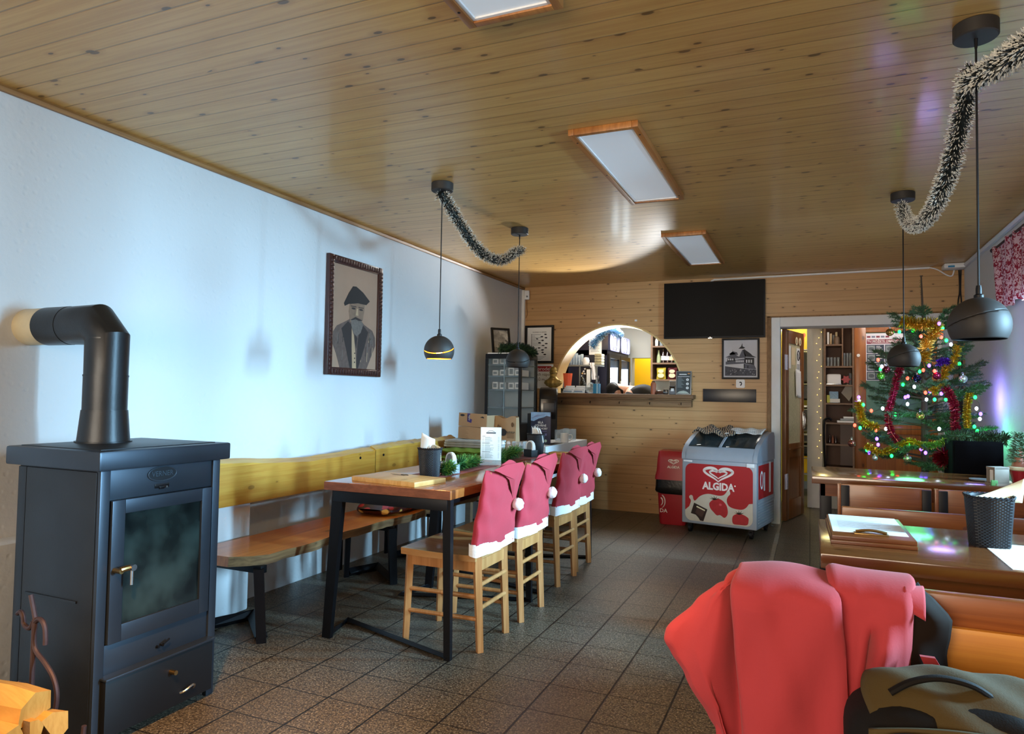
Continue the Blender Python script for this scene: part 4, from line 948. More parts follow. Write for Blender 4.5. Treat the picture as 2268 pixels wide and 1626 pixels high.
o = s.build('tablecloth', mat('white_cloth', '#dfe4ea', .85, var=.03, bump=.1, bs=200), ang=60); recentre(o); tag(o, 'white tablecloth hanging over the side table by the fridge', 'tablecloth')
TC = .7735
t = thing('glass_fridge', 'black glass-sided display fridge in the corner by the left wall', 'fridge', (.32, 6.2, TC))
fx0, fx1, fy0, fy1, fz0, fz1 = .125, .50, 6.0, 6.43, TC, 1.60
s = MB(); p = .026
s.box(fx0, fy0, fz0, fx1, fy1, fz0+.16, .004); s.box(fx0, fy0, fz1-.045, fx1, fy1, fz1, .004)
for x in (fx0, fx1-p):
    for y in (fy0, fy1-p): s.box(x, y, fz0+.16, x+p, y+p, fz1-.045)
s.build('cabinet', M_blackp, t)
s = MB(); s.box(fx0+p, fy0+.004, fz0+.16, fx1-p, fy0+.008, fz1-.045); s.build('front_glass', M_glass, t)
s = MB(); s.box(fx1-.008, fy0+p, fz0+.16, fx1-.004, fy1-p, fz1-.045); s.build('side_glass', M_glass, t)
s = MB(); s.box(fx0+.004, fy1-.012, fz0+.16, fx1-.004, fy1-.006, fz1-.045); s.box(fx0+.004, fy0+p, fz0+.16, fx0+.010, fy1-p, fz1-.045); s.build('back_panel', mat('fridge_liner', '#b9c6cc', .35), t)
for z in (1.08, 1.25, 1.38, 1.49):
    s = MB(); s.box(fx0+.012, fy0+.02, z, fx1-.014, fy1-.015, z+.006); s.box(fx0+.012, fy0+.018, z-.004, fx1-.014, fy0+.024, z+.012); s.build('shelf', mat('fridge_shelf', '#5c676d', .4, .4), t)
s = MB(); s.box(fx0+.19, fy0+.012, fz0+.165, fx0+.20, fy0+.02, fz1-.05); s.build('door_bar', mat('fridge_bar', '#7f8c92', .4, .5), t)
rnd = random.Random(8)
for k, (z, ml) in enumerate(((1.498, 'top'), (1.388, 'upper middle'), (1.258, 'lower middle'))):
    for x in (.19, .27, .36, .43):
        s = MB(); h = rnd.uniform(.055, .085); s.box(x-.03, 6.09, z, x+.03, 6.30, z+h, .006); s.box(x-.018, 6.088, z+.02, x+.018, 6.09, z+h-.015, mi=1)
        single('food_packet', s, [M_paper, M_grey], 'pale packet on the %s shelf of the glass fridge' % ml, 'packet', 'pale packets on the %s fridge shelf' % ml)
s = MB(); s.box(.14, 6.02, fz1, .37, 6.10, fz1+.012); single('paper_sheet', s, M_paper, 'white sheet lying on top of the glass fridge', 'paper')
t = thing('photo_frame', 'black picture frame with photographs leaning on top of the fridge', 'picture frame', (.22, 6.16, fz1))
Mq = TR(.235, 6.14, fz1, R(48), R(-12))
s = MB()
for b in ((-.10, 0, .10, .022), (-.10, .248, .10, .27), (-.10, .022, -.078, .248), (.078, .022, .10, .248)): s.box(b[0], -.012, b[1], b[2], .008, b[3], .003, M=Mq)
s.build('frame', M_blackp, t)
s = MB(); s.box(-.08, -.002, .02, .08, .004, .25, M=Mq); qp = N('photo_collage'); vv = qp.vor(qp.obj(), 14); qp.base(qp.mix(qp.noise(qp.obj(), 26, 3), lin('#17161a'), qp.mix(qp.sep(vv.outputs['Color'])[0], lin('#3a3835'), lin('#e8e4dc')))); s.build('photo', qp.m, t)
fuzz('fir_branch', smooth_pts([(.26, 6.03, fz1+.05), (.34, 6.05, fz1+.05), (.42, 6.10, fz1+.055), (.47, 6.20, fz1+.045), (.49, 6.32, fz1+.02)], 4), .062, 1500, [M_needle, mat('fir_dark', '#15302a', .6, var=.3)], 'dark fir garland lying along the top of the glass fridge', 'greenery', None, w=.003, core=.012)
# coffee machine behind the dark card, poster, mugs
t = thing('coffee_machine', 'tall black curved drinks machine between the fridge and the bar shelf', 'drinks machine', (.66, 6.45, TC))
s = MB()
pf = [(.0, 0), (.24, 0), (.25, .10), (.235, .14), (.245, .36), (.225, .44), (.16, .50), (.05, .515), (0, .50)]
My = MX.Translation((.535, 6.66, TC)) @ MX.Rotation(R(-70), 4, 'Z') @ MX.Rotation(R(90), 4, 'X')
s.prism(pf, My @ MX.Translation((0, 0, -.09)), .18, 0); o = s.build('body', mat('machine_black', '#1c1d21', .4, .2, var=.1), t); o.modifiers.new('b', 'BEVEL').width = .012
s = MB(); s.box(.238, .20, -.075, .250, .40, .075, .004, M=My); s.build('panel', mat('machine_panel', '#0c0d10', .2), t)
s = MB(); s.box(.248, .27, -.06, .254, .36, .05, .003, M=My); s.box(.252, .24, -.03, .258, .255, .06, .002, M=My); s.build('display', mat('machine_grey', '#3b3c42', .4), t)
s = MB(); s.cyl((.64, 6.36, TC), (.64, 6.36, TC+.145), .022, n=16, mi=1); s.cyl((.64, 6.36, TC+.145), (.64, 6.36, TC+.185), .009, n=12); s.box(.622, 6.335, TC+.12, .658, 6.342, TC+.165, .002)
single('sauce_bottle', s, [M_plaswhite, M_dark], 'small bottle with a white label in front of the black drinks machine', 'bottle')
t = thing('event_poster_stand', 'dark blue mountain poster standing on the white cloth', 'poster', (.79, 5.80, TC))
s = MB(); s.box(.69, 5.79, TC, .88, 5.80, TC+.285, .002); s.build('card', mat('poster_navy', '#1e2140', .45, var=.15, vs=10), t)
s = MB(); s.box(.655, 5.795, TC, .69, 5.87, TC+.27, .002); s.box(.685, 5.80, TC, .875, 5.90, TC+.006); s.build('support', M_blackp, t)
Mf = face_back(.785, 5.79, TC); s = MB(); s.prism([(-.093, .283), (.093, .283), (.093, .245), (.055, .252), (.03, .238), (-.02, .225), (-.065, .202), (-.093, .206)], Mf, .0005, 0)
for i in range(7): s.prism([(-.09+.022*i, .225+.005*i), (-.06+.022*i, .245+.004*i), (-.02+.018*i, .262+.002*i), (-.05+.02*i, .244+.004*i)], Mf, .0008, 2)
text_into(s, 'BÍLÁ', .026, Mf @ MX.Translation((0, .190, .0006)), 1, .0003); text_into(s, 'OTEVŘENÉ', .026, Mf @ MX.Translation((0, .163, .0006)), 1, .0003, sx=.85); text_into(s, 'VESELÉ HORY', .026, Mf @ MX.Translation((0, .136, .0006)), 1, .0003, sx=.85)
s.prism(rc(-.06, .112, .06, .116), Mf, .0005, 2); s.prism([(-.045, .06), (-.02, .10), (0, .075), (.02, .098), (.03, .06)], Mf, .0005, 3); s.prism(rc(.015, .075, .06, .095), Mf, .0005, 2); s.prism(ell(.013, .013, 16, .05, .028), Mf, .0006, 4); text_into(s, 'W', .02, Mf @ MX.Translation((.018, .03, .0006)), 1, .0003)
s.build('print', [mat('poster_sky', '#8fb4dc', .5, var=.3, vs=40), M_paper, mat('poster_lilac', '#6d6a9a', .6, var=0), mat('poster_violet', '#6a48b8', .6, var=.2), mat('poster_mint', '#a8c8bc', .6, var=0)], t)
gl = MB(); gl.lathe([(.001, 0), (.028, 0), (.032, .02), (.032, .11), (.0295, .11), (.0295, .022), (.025, .012), (.001, .012)], (0, 0, 0), 20)
mug0 = thing('glass_mug', 'clear glass mug among the upturned mugs on the white cloth', 'mug', (0, 0, 0), 0, 'clear glass mugs on the white cloth')
gl.build('cup', M_glassw, mug0, False); s = MB(); s.tube(smooth_pts([(.030, 0, .09), (.052, 0, .085), (.056, 0, .055), (.048, 0, .03), (.031, 0, .025)], 4), .0045, 8); s.build('handle', M_glassw, mug0, False)
for i, (x, y, rz) in enumerate(((.80, 6.22, 2.2), (.87, 6.30, 2.6), (.80, 6.38, 2.0), (.87, 6.46, 2.3), (.78, 6.52, 2.8))):
    o = mug0 if i == 0 else dup(mug0, (x, y, TC)); o.location = (x, y, TC); o.rotation_euler = (0, 0, rz)
t = thing('white_mug', 'white mug with its handle to the right, at the cloth corner', 'mug', (.90, 6.12, TC))
s = MB(); s.lathe([(.001, 0), (.036, 0), (.038, .01), (.038, .085), (.034, .085), (.033, .012), (.001, .01)], (.90, 6.12, TC), 24); s.build('cup', M_white, t); s = MB(); s.tube(smooth_pts([(.936, 6.135, TC+.07), (.962, 6.145, TC+.068), (.967, 6.147, TC+.045), (.955, 6.142, TC+.022), (.936, 6.135, TC+.02)], 4), .005, 8); s.build('handle', M_white, t)
s = MB(); s.box(.86, 5.70, TC, .93, 5.98, TC+.006, .002); single('dark_tray', s, M_dark, 'flat dark tray on the white cloth in front of the mugs', 'tray')

# ------------------------------------------------------------------ back wall : television, pictures, small fittings
t = thing('television', 'large black flat television high on the pine wall', 'television', (2.107, L, 1.81))
s = MB(); s.box(1.615, L-.075, 1.812, 2.60, L-.035, 2.385, .004); s.build('case', M_blackp, t)
s = MB(); s.box(1.627, L-.0768, 1.828, 2.588, L-.074, 2.375); s.build('screen', mat('tv_screen', '#0a0809', .5, var=0, spec=.12), t)
s = MB(); s.box(2.06, L-.078, 1.806, 2.10, L-.06, 1.814); text_into(s, 'LG', .012, face_back(2.08, L-.0765, 1.820), 0, .0003); s.build('badge', M_chrome, t)
s = MB(); s.box(1.95, L-.036, 1.95, 2.25, L, 2.25); s.build('wall_mount', M_black, t)
t = thing('framed_print', 'framed black and white picture of a timber mountain lodge below the television', 'picture', (2.365, L, 1.40))
s = MB()
for b in ((2.188, 1.40, 2.545, 1.418), (2.188, 1.79, 2.545, 1.808), (2.188, 1.418, 2.206, 1.79), (2.527, 1.418, 2.545, 1.79)): s.box(b[0], L-.025, b[1], b[2], L, b[3], .003)
s.build('frame', M_blackp, t)
s = MB(); s.box(2.204, L-.012, 1.416, 2.529, L-.004, 1.792); s.build('mount', mat('print_sky', '#c3c4cc', .5, var=.05), t)
Mf = face_back(2.205, L-.012, 1.418); s = MB(); PWd, PHt = .323, .373
def pq(l): return [(x*PWd, y*PHt) for x, y in l]
def pr(l, k, mi): s.prism(pq(l), Mf, .0004+.0003*k, mi)
pr([(.04, .04), (.96, .04), (.96, .20), (.5, .24), (.04, .30)], 0, 3)                                                  # slope
pr([(.05, .30), (.62, .24), (.62, .36), (.05, .35)], 1, 2); pr([(.60, .24), (.95, .21), (.95, .24), (.90, .33), (.60, .36)], 1, 1)   # stone base
pr([(.06, .34), (.62, .37), (.62, .50), (.34, .47), (.34, .44), (.06, .42)], 2, 1); pr([(.62, .37), (.90, .33), (.90, .52), (.62, .53)], 2, 0)
pr([(.10, .42), (.34, .44), (.34, .53), (.12, .52)], 2, 0)
pr([(.05, .535), (.20, .60), (.36, .60), (.46, .555), (.34, .52)], 3, 1); pr([(.28, .50), (.46, .555), (.56, .75), (.66, .58), (.64, .525)], 3, 1); pr([(.56, .76), (.60, .76), (.80, .63), (.85, .58), (.97, .53), (.64, .55)], 3, 0)
pr([(.17, .62), (.27, .70), (.40, .67), (.43, .60), (.20, .59)], 4, 1); pr([(.16, .625), (.26, .685), (.36, .635), (.34, .615), (.20, .605)], 4, 0); pr([(.262, .68), (.27, .76), (.275, .68)], 4, 0)
pr([(.44, .77), (.52, .83), (.55, .92), (.56, .83), (.64, .79), (.58, .765), (.50, .765)], 4, 0); pr([(.48, .765), (.60, .765), (.60, .74), (.49, .735)], 4, 2)
for i in range(5): pr(rc(.36+.05*i, .405, .395+.05*i, .455), 5, 2)
for i in range(3): pr(rc(.13+.06*i, .455, .17+.06*i, .505), 5, 2)
for i in range(3): pr(rc(.66+.07*i, .39, .70+.07*i, .47), 5, 2)
for b in ((.70, .24, .73, .31),): pr(rc(*b), 5, 0)
rnd = random.Random(2)
for i in range(60):
    x, y = rnd.uniform(.05, .92), rnd.uniform(.05, .19); pr([(x, y), (x+.03, y+.01), (x+.02, y+.03)], 2, rnd.choice((0, 1, 2)))
s.build('lodge', [mat('print_black', '#1c1d25', .6, var=.2), mat('print_dark', '#585a66', .6, var=.2, vs=60), mat('print_light', '#cdced4', .6, var=.05), mat('print_grass', '#4b4d58', .6, var=.5, vs=120)], t)
t = thing('wall_socket', 'square white wall socket under the framed print', 'socket', (2.366, L, 1.355))
s = MB(); s.prism(rrect(.084, .084, .012), face_back(2.366, L, 1.355), .010); s.prism(rrect(.062, .062, .006), face_back(2.366, L, 1.355), .013); s.build('plate', M_plaswhite, t)
s = MB(); s.prism([(.016*math.cos(R(a)), .02*math.sin(R(a))) for a in range(-100, 150, 10)]+[(.007*math.cos(R(a)), .009*math.sin(R(a))) for a in range(140, -110, -10)], face_back(2.366, L, 1.355), .0005, z0=.013); s.build('socket_hole', M_ink, t)
s = MB(); s.box(2.003, L-.012, 1.170, 2.515, L, 1.300, .003); single('chalkboard_strip', s, mat('slate_strip', '#10121c', .3), 'long black strip panel on the pine wall below the socket', 'panel')
t = thing('wall_chart', 'black framed white chart of dark shapes left of the arch', 'picture', (.215, L, 1.568))
s = MB()
for b in ((.045, 1.568, .385, 1.592), (.045, 1.968, .385, 1.992), (.045, 1.592, .069, 1.968), (.361, 1.592, .385, 1.968)): s.box(b[0], L-.028, b[1], b[2], L, b[3], .003)
s.build('frame', M_blackp, t)
s = MB(); s.box(.067, L-.014, 1.59, .363, L-.004, 1.97); s.build('sheet', M_paper, t)
Mf = face_back(.067, L-.014, 1.59); s = MB(); rnd = random.Random(5)
text_into(s, 'VZORNÍK KLOBÁSEK', .018, Mf @ MX.Translation((.148, .325, .0003)), 0, .0003)
for i in range(12): y = .298-.0165*i; s.prism(rc(.050, y-.005, .060, y+.005), Mf, .0005, 0); s.prism(rc(.066, y-.002, .066+rnd.choice((.02, .03, .10)), y+.002), Mf, .0005, 1)
for x, y in ((.22, .30), (.175, .275), (.225, .262), (.12, .25), (.185, .232), (.15, .205), (.23, .195), (.19, .175), (.145, .148), (.225, .148), (.185, .125), (.19, .098), (.13, .082), (.215, .075)):
    s.prism([(x+(.018+rnd.uniform(-.004, .004))*math.cos(2*PI*i/10)*rnd.uniform(.8, 1.1), y+.009*math.sin(2*PI*i/10)*rnd.uniform(.6, 1.1)) for i in range(10)], Mf, .0006, 0)
for i in range(4): s.prism(rc(.12, .052-.012*i, .23-.02*i, .055-.012*i), Mf, .0005, 1)
s.build('print', [M_ink, M_grey], t)
t = thing('sale_notice', 'white notice headed prodej in a red band, behind the golden bust', 'notice', (.275, L, 1.30))
s = MB(); s.box(.145, L-.006, 1.285, .38, L, 1.555); s.build('sheet', M_paper, t)
Mf = face_back(.275, L-.006, 1.285); s = MB(); s.prism(rc(-.085, .19, .085, .25), Mf, .0004, 0); text_into(s, 'prodej', .058, Mf @ MX.Translation((-.08, .218, .0006)), 1, .0003, 'LEFT'); text_into(s, 'ch nápo', .046, Mf @ MX.Translation((-.08, .155, .0003)), 2, .0003, 'LEFT'); text_into(s, 'jů m', .046, Mf @ MX.Translation((-.08, .10, .0003)), 2, .0003, 'LEFT')
s.build('print', [M_red, M_paper, mat('notice_brown', '#5a4438', .7, var=0)], t)
t = thing('motion_sensor', 'white motion sensor in the left corner under the ceiling', 'sensor', (.06, L, 2.28))
Ms = TR(.062, L-.03, 2.285, R(25)); s = MB(); s.box(-.028, -.022, 0, .028, .022, .105, .010, M=Ms, seg=3); s.build('housing', M_plaswhite, t)
s = MB(); s.ball((0, -.018, .035), .012, 10); 
for v in s.bm.verts: v.co = Ms @ v.co
s.build('lens', M_grey, t)
s = MB(); s.tube(smooth_pts([(.05, L-.008, 2.285), (.052, L-.01, 2.2), (.06, L-.01, 2.13), (.045, L-.01, 2.08)], 5), .004, 6); single('sensor_cable', s, M_trim, 'thin cable below the white motion sensor', 'cable')
for x, z in ((.903, 2.003), (1.306, 2.018)):
    s = MB(); s.box(x-.013, L-.010, z-.010, x+.013, L, z+.010, .003); single('wall_clip', s, M_plaswhite, 'left small white clip above the arch' if x < 1 else 'right small white clip above the arch', 'clip', 'small white clips over the arch')
s = MB(); s.tube([(2.08, L-.012, 2.372), (2.085, L-.012, 2.398), (2.11, L-.012, 2.410), (4.0, L-.012, 2.422)], .010, 6); s.tube(smooth_pts([(4.0, L-.012, 2.422), (4.06, L-.02, 2.40), (4.13, L-.03, 2.345), (4.17, L-.03, 2.335), (4.185, L-.03, 2.37), (4.19, L-.03, 2.41)], 5), .006, 6)
single('white_conduit', s, M_plaswhite, 'white cable conduit along the top of the pine wall to the right corner', 'conduit')
t = thing('wifi_router', 'white router box under the ceiling in the right corner', 'router', (4.19, L-.1, 2.38))
s = MB(); s.box(4.09, L-.17, 2.385, 4.255, L-.02, H-.001, .012); s.build('housing', M_plaswhite, t); s = MB(); s.box(4.12, L-.174, 2.39, 4.17, L-.168, 2.405); s.build('port', M_blue, t)
s = MB()
for x, k in ((4.225, .02), (4.24, -.01)): s.tube(smooth_pts([(x, L-.03, 2.385), (x+k*.3, L-.02, 2.2), (x-k*.5, L-.02, 2.0), (x, L-.02, 1.2), (x, L-.02, .4)], 5), .006, 6)
single('black_cables', s, M_blackp, 'black cables hanging down the right corner below the router', 'cable')
s = MB(); s.prism(ell(.022, .022, 8), face_back(4.16, L, 2.02), .02); single('white_wall_knob', s, M_plaswhite, 'small white round fitting on the pine wall near the right corner', 'fitting')
# ------------------------------------------------------------------ bar shelf under the arch
t = thing('bar_counter', 'brown wooden bar ledge with a row of hooks under the arch', 'bar counter', (1.15, L, 1.13))
CT = 1.236
s = MB(); s.box(.365, L-.16, CT-.042, 1.93, L-.001, CT, .006); s.build('counter_top', M_sill, t)
s = MB(); s.box(.41, L-.012, CT-.001, 1.80, L+.29, CT+.001); s.build('inner_top', M_sill, t)
s = MB(); s.box(.42, L-.13, CT-.056, 1.91, L-.001, CT-.042, .004); s.box(.44, L-.085, CT-.125, 1.90, L-.001, CT-.056, .004); s.box(.44, L-.10, CT-.075, 1.90, L-.085, CT-.062, .004); s.build('front_board', M_sill, t)
for i in range(5):
    x = .52+.32*i; s = MB(); s.tube(smooth_pts([(x, L-.086, CT-.085), (x, L-.105, CT-.086), (x, L-.112, CT-.097), (x, L-.104, CT-.103)], 4), .004, 6); s.build('hook', M_black, t)
# golden bust
t = thing('golden_bust', 'golden bust of a bearded man on a pale base at the bar ledge end', 'bust', (.412, L-.085, CT))
bx, by, bz = .412, L-.085, CT
s = MB(); s.box(bx-.045, by-.04, bz, bx+.045, by+.04, bz+.055, .004); s.box(bx-.032, by-.042, bz+.02, bx+.032, by-.039, bz+.042, mi=1); s.build('base', [M_cream, M_grey], t)
s = MB()
def bust(u, v):
    a = 2*PI*u
    key = [(0, .035, .03), (.05, .055, .038), (.12, .085, .05), (.22, .104, .056), (.34, .096, .052), (.42, .060, .042), (.48, .044, .038), (.54, .038, .038), (.62, .038, .043), (.72, .039, .046), (.84, .038, .044), (.93, .033, .040), (.98, .02, .026), (1, .001, .001)]
    for (v0, a0, b0), (v1, a1, b1) in zip(key, key[1:]):
        if v <= v1+1e-6: k = (v-v0)/(v1-v0); k = k*k*(3-2*k); rx, ry = a0+(a1-a0)*k, b0+(b1-b0)*k; break
    x, y = rx*math.cos(a), ry*math.sin(a)
    fr = max(0, -math.sin(a))**8
    if .58 < v < .9: y -= fr*(.016*math.exp(-((v-.70)/.022)**2)-.007*math.exp(-((v-.77)/.02)**2)+.006*math.exp(-((v-.81)/.03)**2)-.006*math.exp(-((v-.645)/.012)**2))
    y -= .020*max(0, -math.sin(a))**3*math.exp(-((v-.54)/.07)**2)
    if v < .40: y -= .006*max(0, -math.sin(a))**2*math.cos(x*120)*math.sin(v*7.8)
    x += .004*math.copysign(1, math.cos(a))*abs(math.cos(a))**12*math.exp(-((v-.72)/.03)**2)*2
    return (bx+x, by+y, bz+.055+.235*v)
s.grid(bust, 48, 60); bmesh.ops.remove_doubles(s.bm, verts=s.bm.verts, dist=.0005); s.build('figure', M_gold, t, ang=80)
def vessel(name, prof, x, y, m_, lb, cat, group=None, n=24, sx=1, sy=1, z=CT+.001):
    s = MB(); s.lathe(prof, (x, y, z), n, 0, sx, sy); return single(name, s, m_, lb, cat, group)
IT = L+.06
vessel('orange_vase', [(.001, 0), (.038, 0), (.04, .02), (.055, .165), (.051, .165), (.036, .012), (.001, .01)], .53, IT, M_orange, 'salmon orange vase behind the golden bust', 'vase', n=10, z=CT+.055)
s = MB(); s.box(.47, IT-.06, CT+.001, .60, IT+.07, CT+.055, .004); single('dark_box', s, mat('dark_green_box', '#1d2b2a', .5), 'dark box under the orange vase', 'box')
for i, (x, lb) in enumerate(((.585, 'left leaflet holder beside the golden bust'), (.705, 'right leaflet holder beside the crumpled bag'))):
    t = thing('leaflet_holder', lb, 'leaflet holder', (x, L-.07, CT), 0, 'leaflet holders on the bar ledge')
    for j in range(3):
        s = MB(); Mq = TR(x, L-.10+.035*j, CT+.004, 0, R(-14)); s.box(-.052, -.003, 0, .052, .003, .04+.02*j, .001, M=Mq); s.box(-.046, -.0035, .008+.02*j, .046, -.003, .022+.02*j, mi=1, M=Mq); s.build('leaflets', [mat('leaflet', '#dfe6ee', .5, var=.05), mat('leaflet_blue', '#5c86b8', .5, var=.3, vs=50)], t)
    s = MB(); s.box(x-.056, L-.13, CT, x+.056, L-.01, CT+.004); s.box(x-.056, L-.13, CT, x+.056, L-.127, CT+.02); s.build('tray', M_glassw, t)
s = MB()
def crump(u, v):
    a, b = 2*PI*u, PI*v; r = 1+.18*math.sin(a*5+b*3)+.12*math.sin(a*9-b*7); return (.815+.05*r*math.sin(b)*math.cos(a), IT-.06+.04*r*math.sin(b)*math.sin(a), CT+.058-.057*math.cos(b)*min(r, 1.1))
s.grid(crump, 28, 18); single('crumpled_bag', s, M_glassw, 'crumpled clear plastic bag on the ledge beside the blue pen holder', 'plastic bag', ang=20)
t = thing('pen_holder', 'blue square pen holder on the ledge under the arch', 'pen holder', (.905, L-.07, CT))
s = MB(); s.box(.872, L-.105, CT, .938, L-.04, CT+.105, .003); s.box(.912, L-.106, CT+.002, .922, L-.104, CT+.105, mi=1); s.build('cup', [M_blue, mat('pale_blue', '#bfe4f2', .3)], t)
for i in range(6):
    s = MB(); x = .882+.009*i; s.cyl((x, L-.075, CT+.09), (x+.012*math.sin(i*2), L-.07+.01*math.cos(i), CT+.15+.02*(i % 3)), .0035, n=6, mi=i % 2); s.build('pen', [M_ink, M_plaswhite], t)
# table-top tree by the shelf, pot, terminal, menu board
t = thing('small_christmas_tree', 'miniature dark christmas tree with a star behind the leaflets', 'christmas tree', (.64, IT+.13, CT))
s = MB(); rnd = random.Random(4)
for i in range(700):
    z = rnd.random()**1.1; r = .068*(1-z)+.01; a = rnd.random()*6.283; p = V((.66, IT+.13, CT+.035+.17*z)); e = p+V((r*math.cos(a), r*math.sin(a), -.02)); w = V((-math.sin(a), math.cos(a), 0))*.004
    s.faces([p-w, p+w, e+w*.6, e-w*.6], [(0, 1, 2, 3)], 0 if rnd.random() < .8 else 1)
s.build('foliage', [mat('mini_tree', '#1b211d', .6), mat('mini_tree_silver', '#a9aa98', .4, .5)], t)
s = MB(); s.prism([((.016 if i % 2 == 0 else .007)*math.sin(2*PI*i/10), (.016 if i % 2 == 0 else .007)*math.cos(2*PI*i/10)) for i in range(10)], face_back(.66, IT+.13, CT+.225), .006); s.build('star', mat('star_gold', '#e8c68a', .4, .3), t)
s = MB(); s.cyl((.66, IT+.13, CT), (.66, IT+.13, CT+.05), .025, n=14); s.build('pot', M_terra, t)
t = thing('ceramic_bottle', 'reddish brown ceramic bottle standing at the right of the bent person', 'bottle', (1.505, L-.03, CT))
s = MB(); s.lathe([(.001, 0), (.022, 0), (.027, .02), (.026, .06), (.03, .085), (.028, .11), (.018, .128), (.001, .130)], (1.505, L-.04, CT), 20); s.build('body', M_terra, t); s = MB(); s.lathe([(.019, .127), (.017, .137), (.001, .139)], (1.505, L-.04, CT), 14); s.build('stopper', M_dark, t)
s = MB(); s.lathe([(.001, 0), (.04, 0), (.046, .012), (.04, .028), (.02, .042), (.001, .044)], (1.575, L-.05, CT), 18, 0, 1.1, .8); single('brown_pouch', s, mat('brown_leather', '#4a2c20', .4, var=.2), 'small rounded brown purse on the ledge', 'purse')
t = thing('card_terminal', 'grey card payment terminal beside the dark menu board', 'card terminal', (1.68, L-.04, CT))
s = MB(); Mq = TR(1.70, L-.05, CT, 0, R(-20)); s.box(-.032, -.02, 0, .032, .02, .09, .006, M=Mq); s.build('body', mat('terminal_grey', '#6d7076', .4), t)
s = MB(); s.box(-.026, -.0215, .045, .026, -.019, .082, .001, M=Mq); s.build('screen', M_dark, t); s = MB(); s.box(-.012, -.022, .03, .018, -.019, .06, M=Mq); s.build('receipt', M_paper, t)
s = MB(); s.box(1.615, L-.07, CT, 1.655, L-.01, CT+.05, .004); s.box(1.613, L-.071, CT+.018, 1.657, L-.068, CT+.026, mi=1); single('small_dark_box', s, [M_dark, M_grey], 'small dark box left of the card terminal', 'box')
s = MB(); s.box(1.66, L+.01, CT, 1.73, L+.03, CT+.145, .004); s.box(1.664, L+.007, CT+.01, 1.726, L+.011, CT+.14, mi=1); single('dark_tablet', s, [M_plaswhite, M_dark], 'upright dark tablet behind the card terminal', 'tablet')
t = thing('bar_menu_board', 'small framed chalkboard-style menu at the right end of the bar ledge', 'menu', (1.815, L-.05, CT))
Mq = TR(1.815, L-.06, CT, 0, R(-7)); s = MB(); s.box(-.078, -.006, .0, .078, .006, .245, .003, M=Mq); s.build('frame', mat('silver_frame', '#8b8d8f', .4, .4), t)
s = MB(); s.box(-.07, -.0075, .008, .07, -.0055, .237, M=Mq); s.build('board', mat('chalk_grey', '#3d464a', .6, var=.1), t)
Mf = Mq @ MX.Translation((0, -.0076, 0)) @ MX.Rotation(R(90), 4, 'X'); s = MB(); s.prism(rc(-.045, .205, .03, .214), Mf, .0005); s.prism(rc(-.06, .185, .06, .189), Mf, .0005)
for i in range(8): s.prism(rc(-.06, .170-.0135*i, -.06+.04+.012*(i*7 % 3), .174-.0135*i), Mf, .0005, 1)
for y in (.155, .112, .07): s.prism(ell(.014, .013, 14, .04, y), Mf, .0005); s.prism(ell(.006, .006, 10, .04, y), Mf, .0008, 1)
s.prism([(-.068, .012), (.06, .012), (.03, .035), (0, .042), (-.04, .034)], Mf, .0005, 2); s.prism(ell(.014, .008, 12, .052, .218), Mf, .0005, 3); s.build('chalk_print', [M_paper, mat('chalk_mid', '#8fa0a6', .7, var=0), mat('chalk_pale', '#b8c4bc', .7, var=.3, vs=80), mat('coffee_bean', '#b07a4a', .6, var=0)], t)

# ------------------------------------------------------------------ bar room
t = thing('drinks_cooler', 'dark two-door drinks cooler with lit glass doors and striped signs in the bar', 'drinks cooler', (.53, 8.53, 0))
cx0, cx1, cy0, cy1 = .25, .80, 8.0, 9.06
s = MB(); s.box(cx0, cy0, 0, cx0+.04, cy1, 1.76); s.box(cx0, cy0, 0, cx1-.03, cy0+.03, 1.76); s.box(cx0, cy1-.03, 0, cx1-.03, cy1, 1.76); s.box(cx0, cy0, 1.70, cx1-.03, cy1, 1.76); s.box(cx0, cy0, 0, cx1-.03, cy1, .3); s.box(cx0+.3, (cy0+cy1)/2-.015, .3, cx1-.03, (cy0+cy1)/2+.015, 1.72); s.build('cabinet', M_navy, t)
s = MB(); s.box(cx0+.04, cy0+.03, .3, cx0+.05, cy1-.03, 1.7); s.build('liner', M_fridgeglow, t)
s = MB(); s.box(cx0-.01, cy0-.02, 1.76, cx1-.005, cy1+.01, 1.97, .01); s.build('header', M_navy, t)
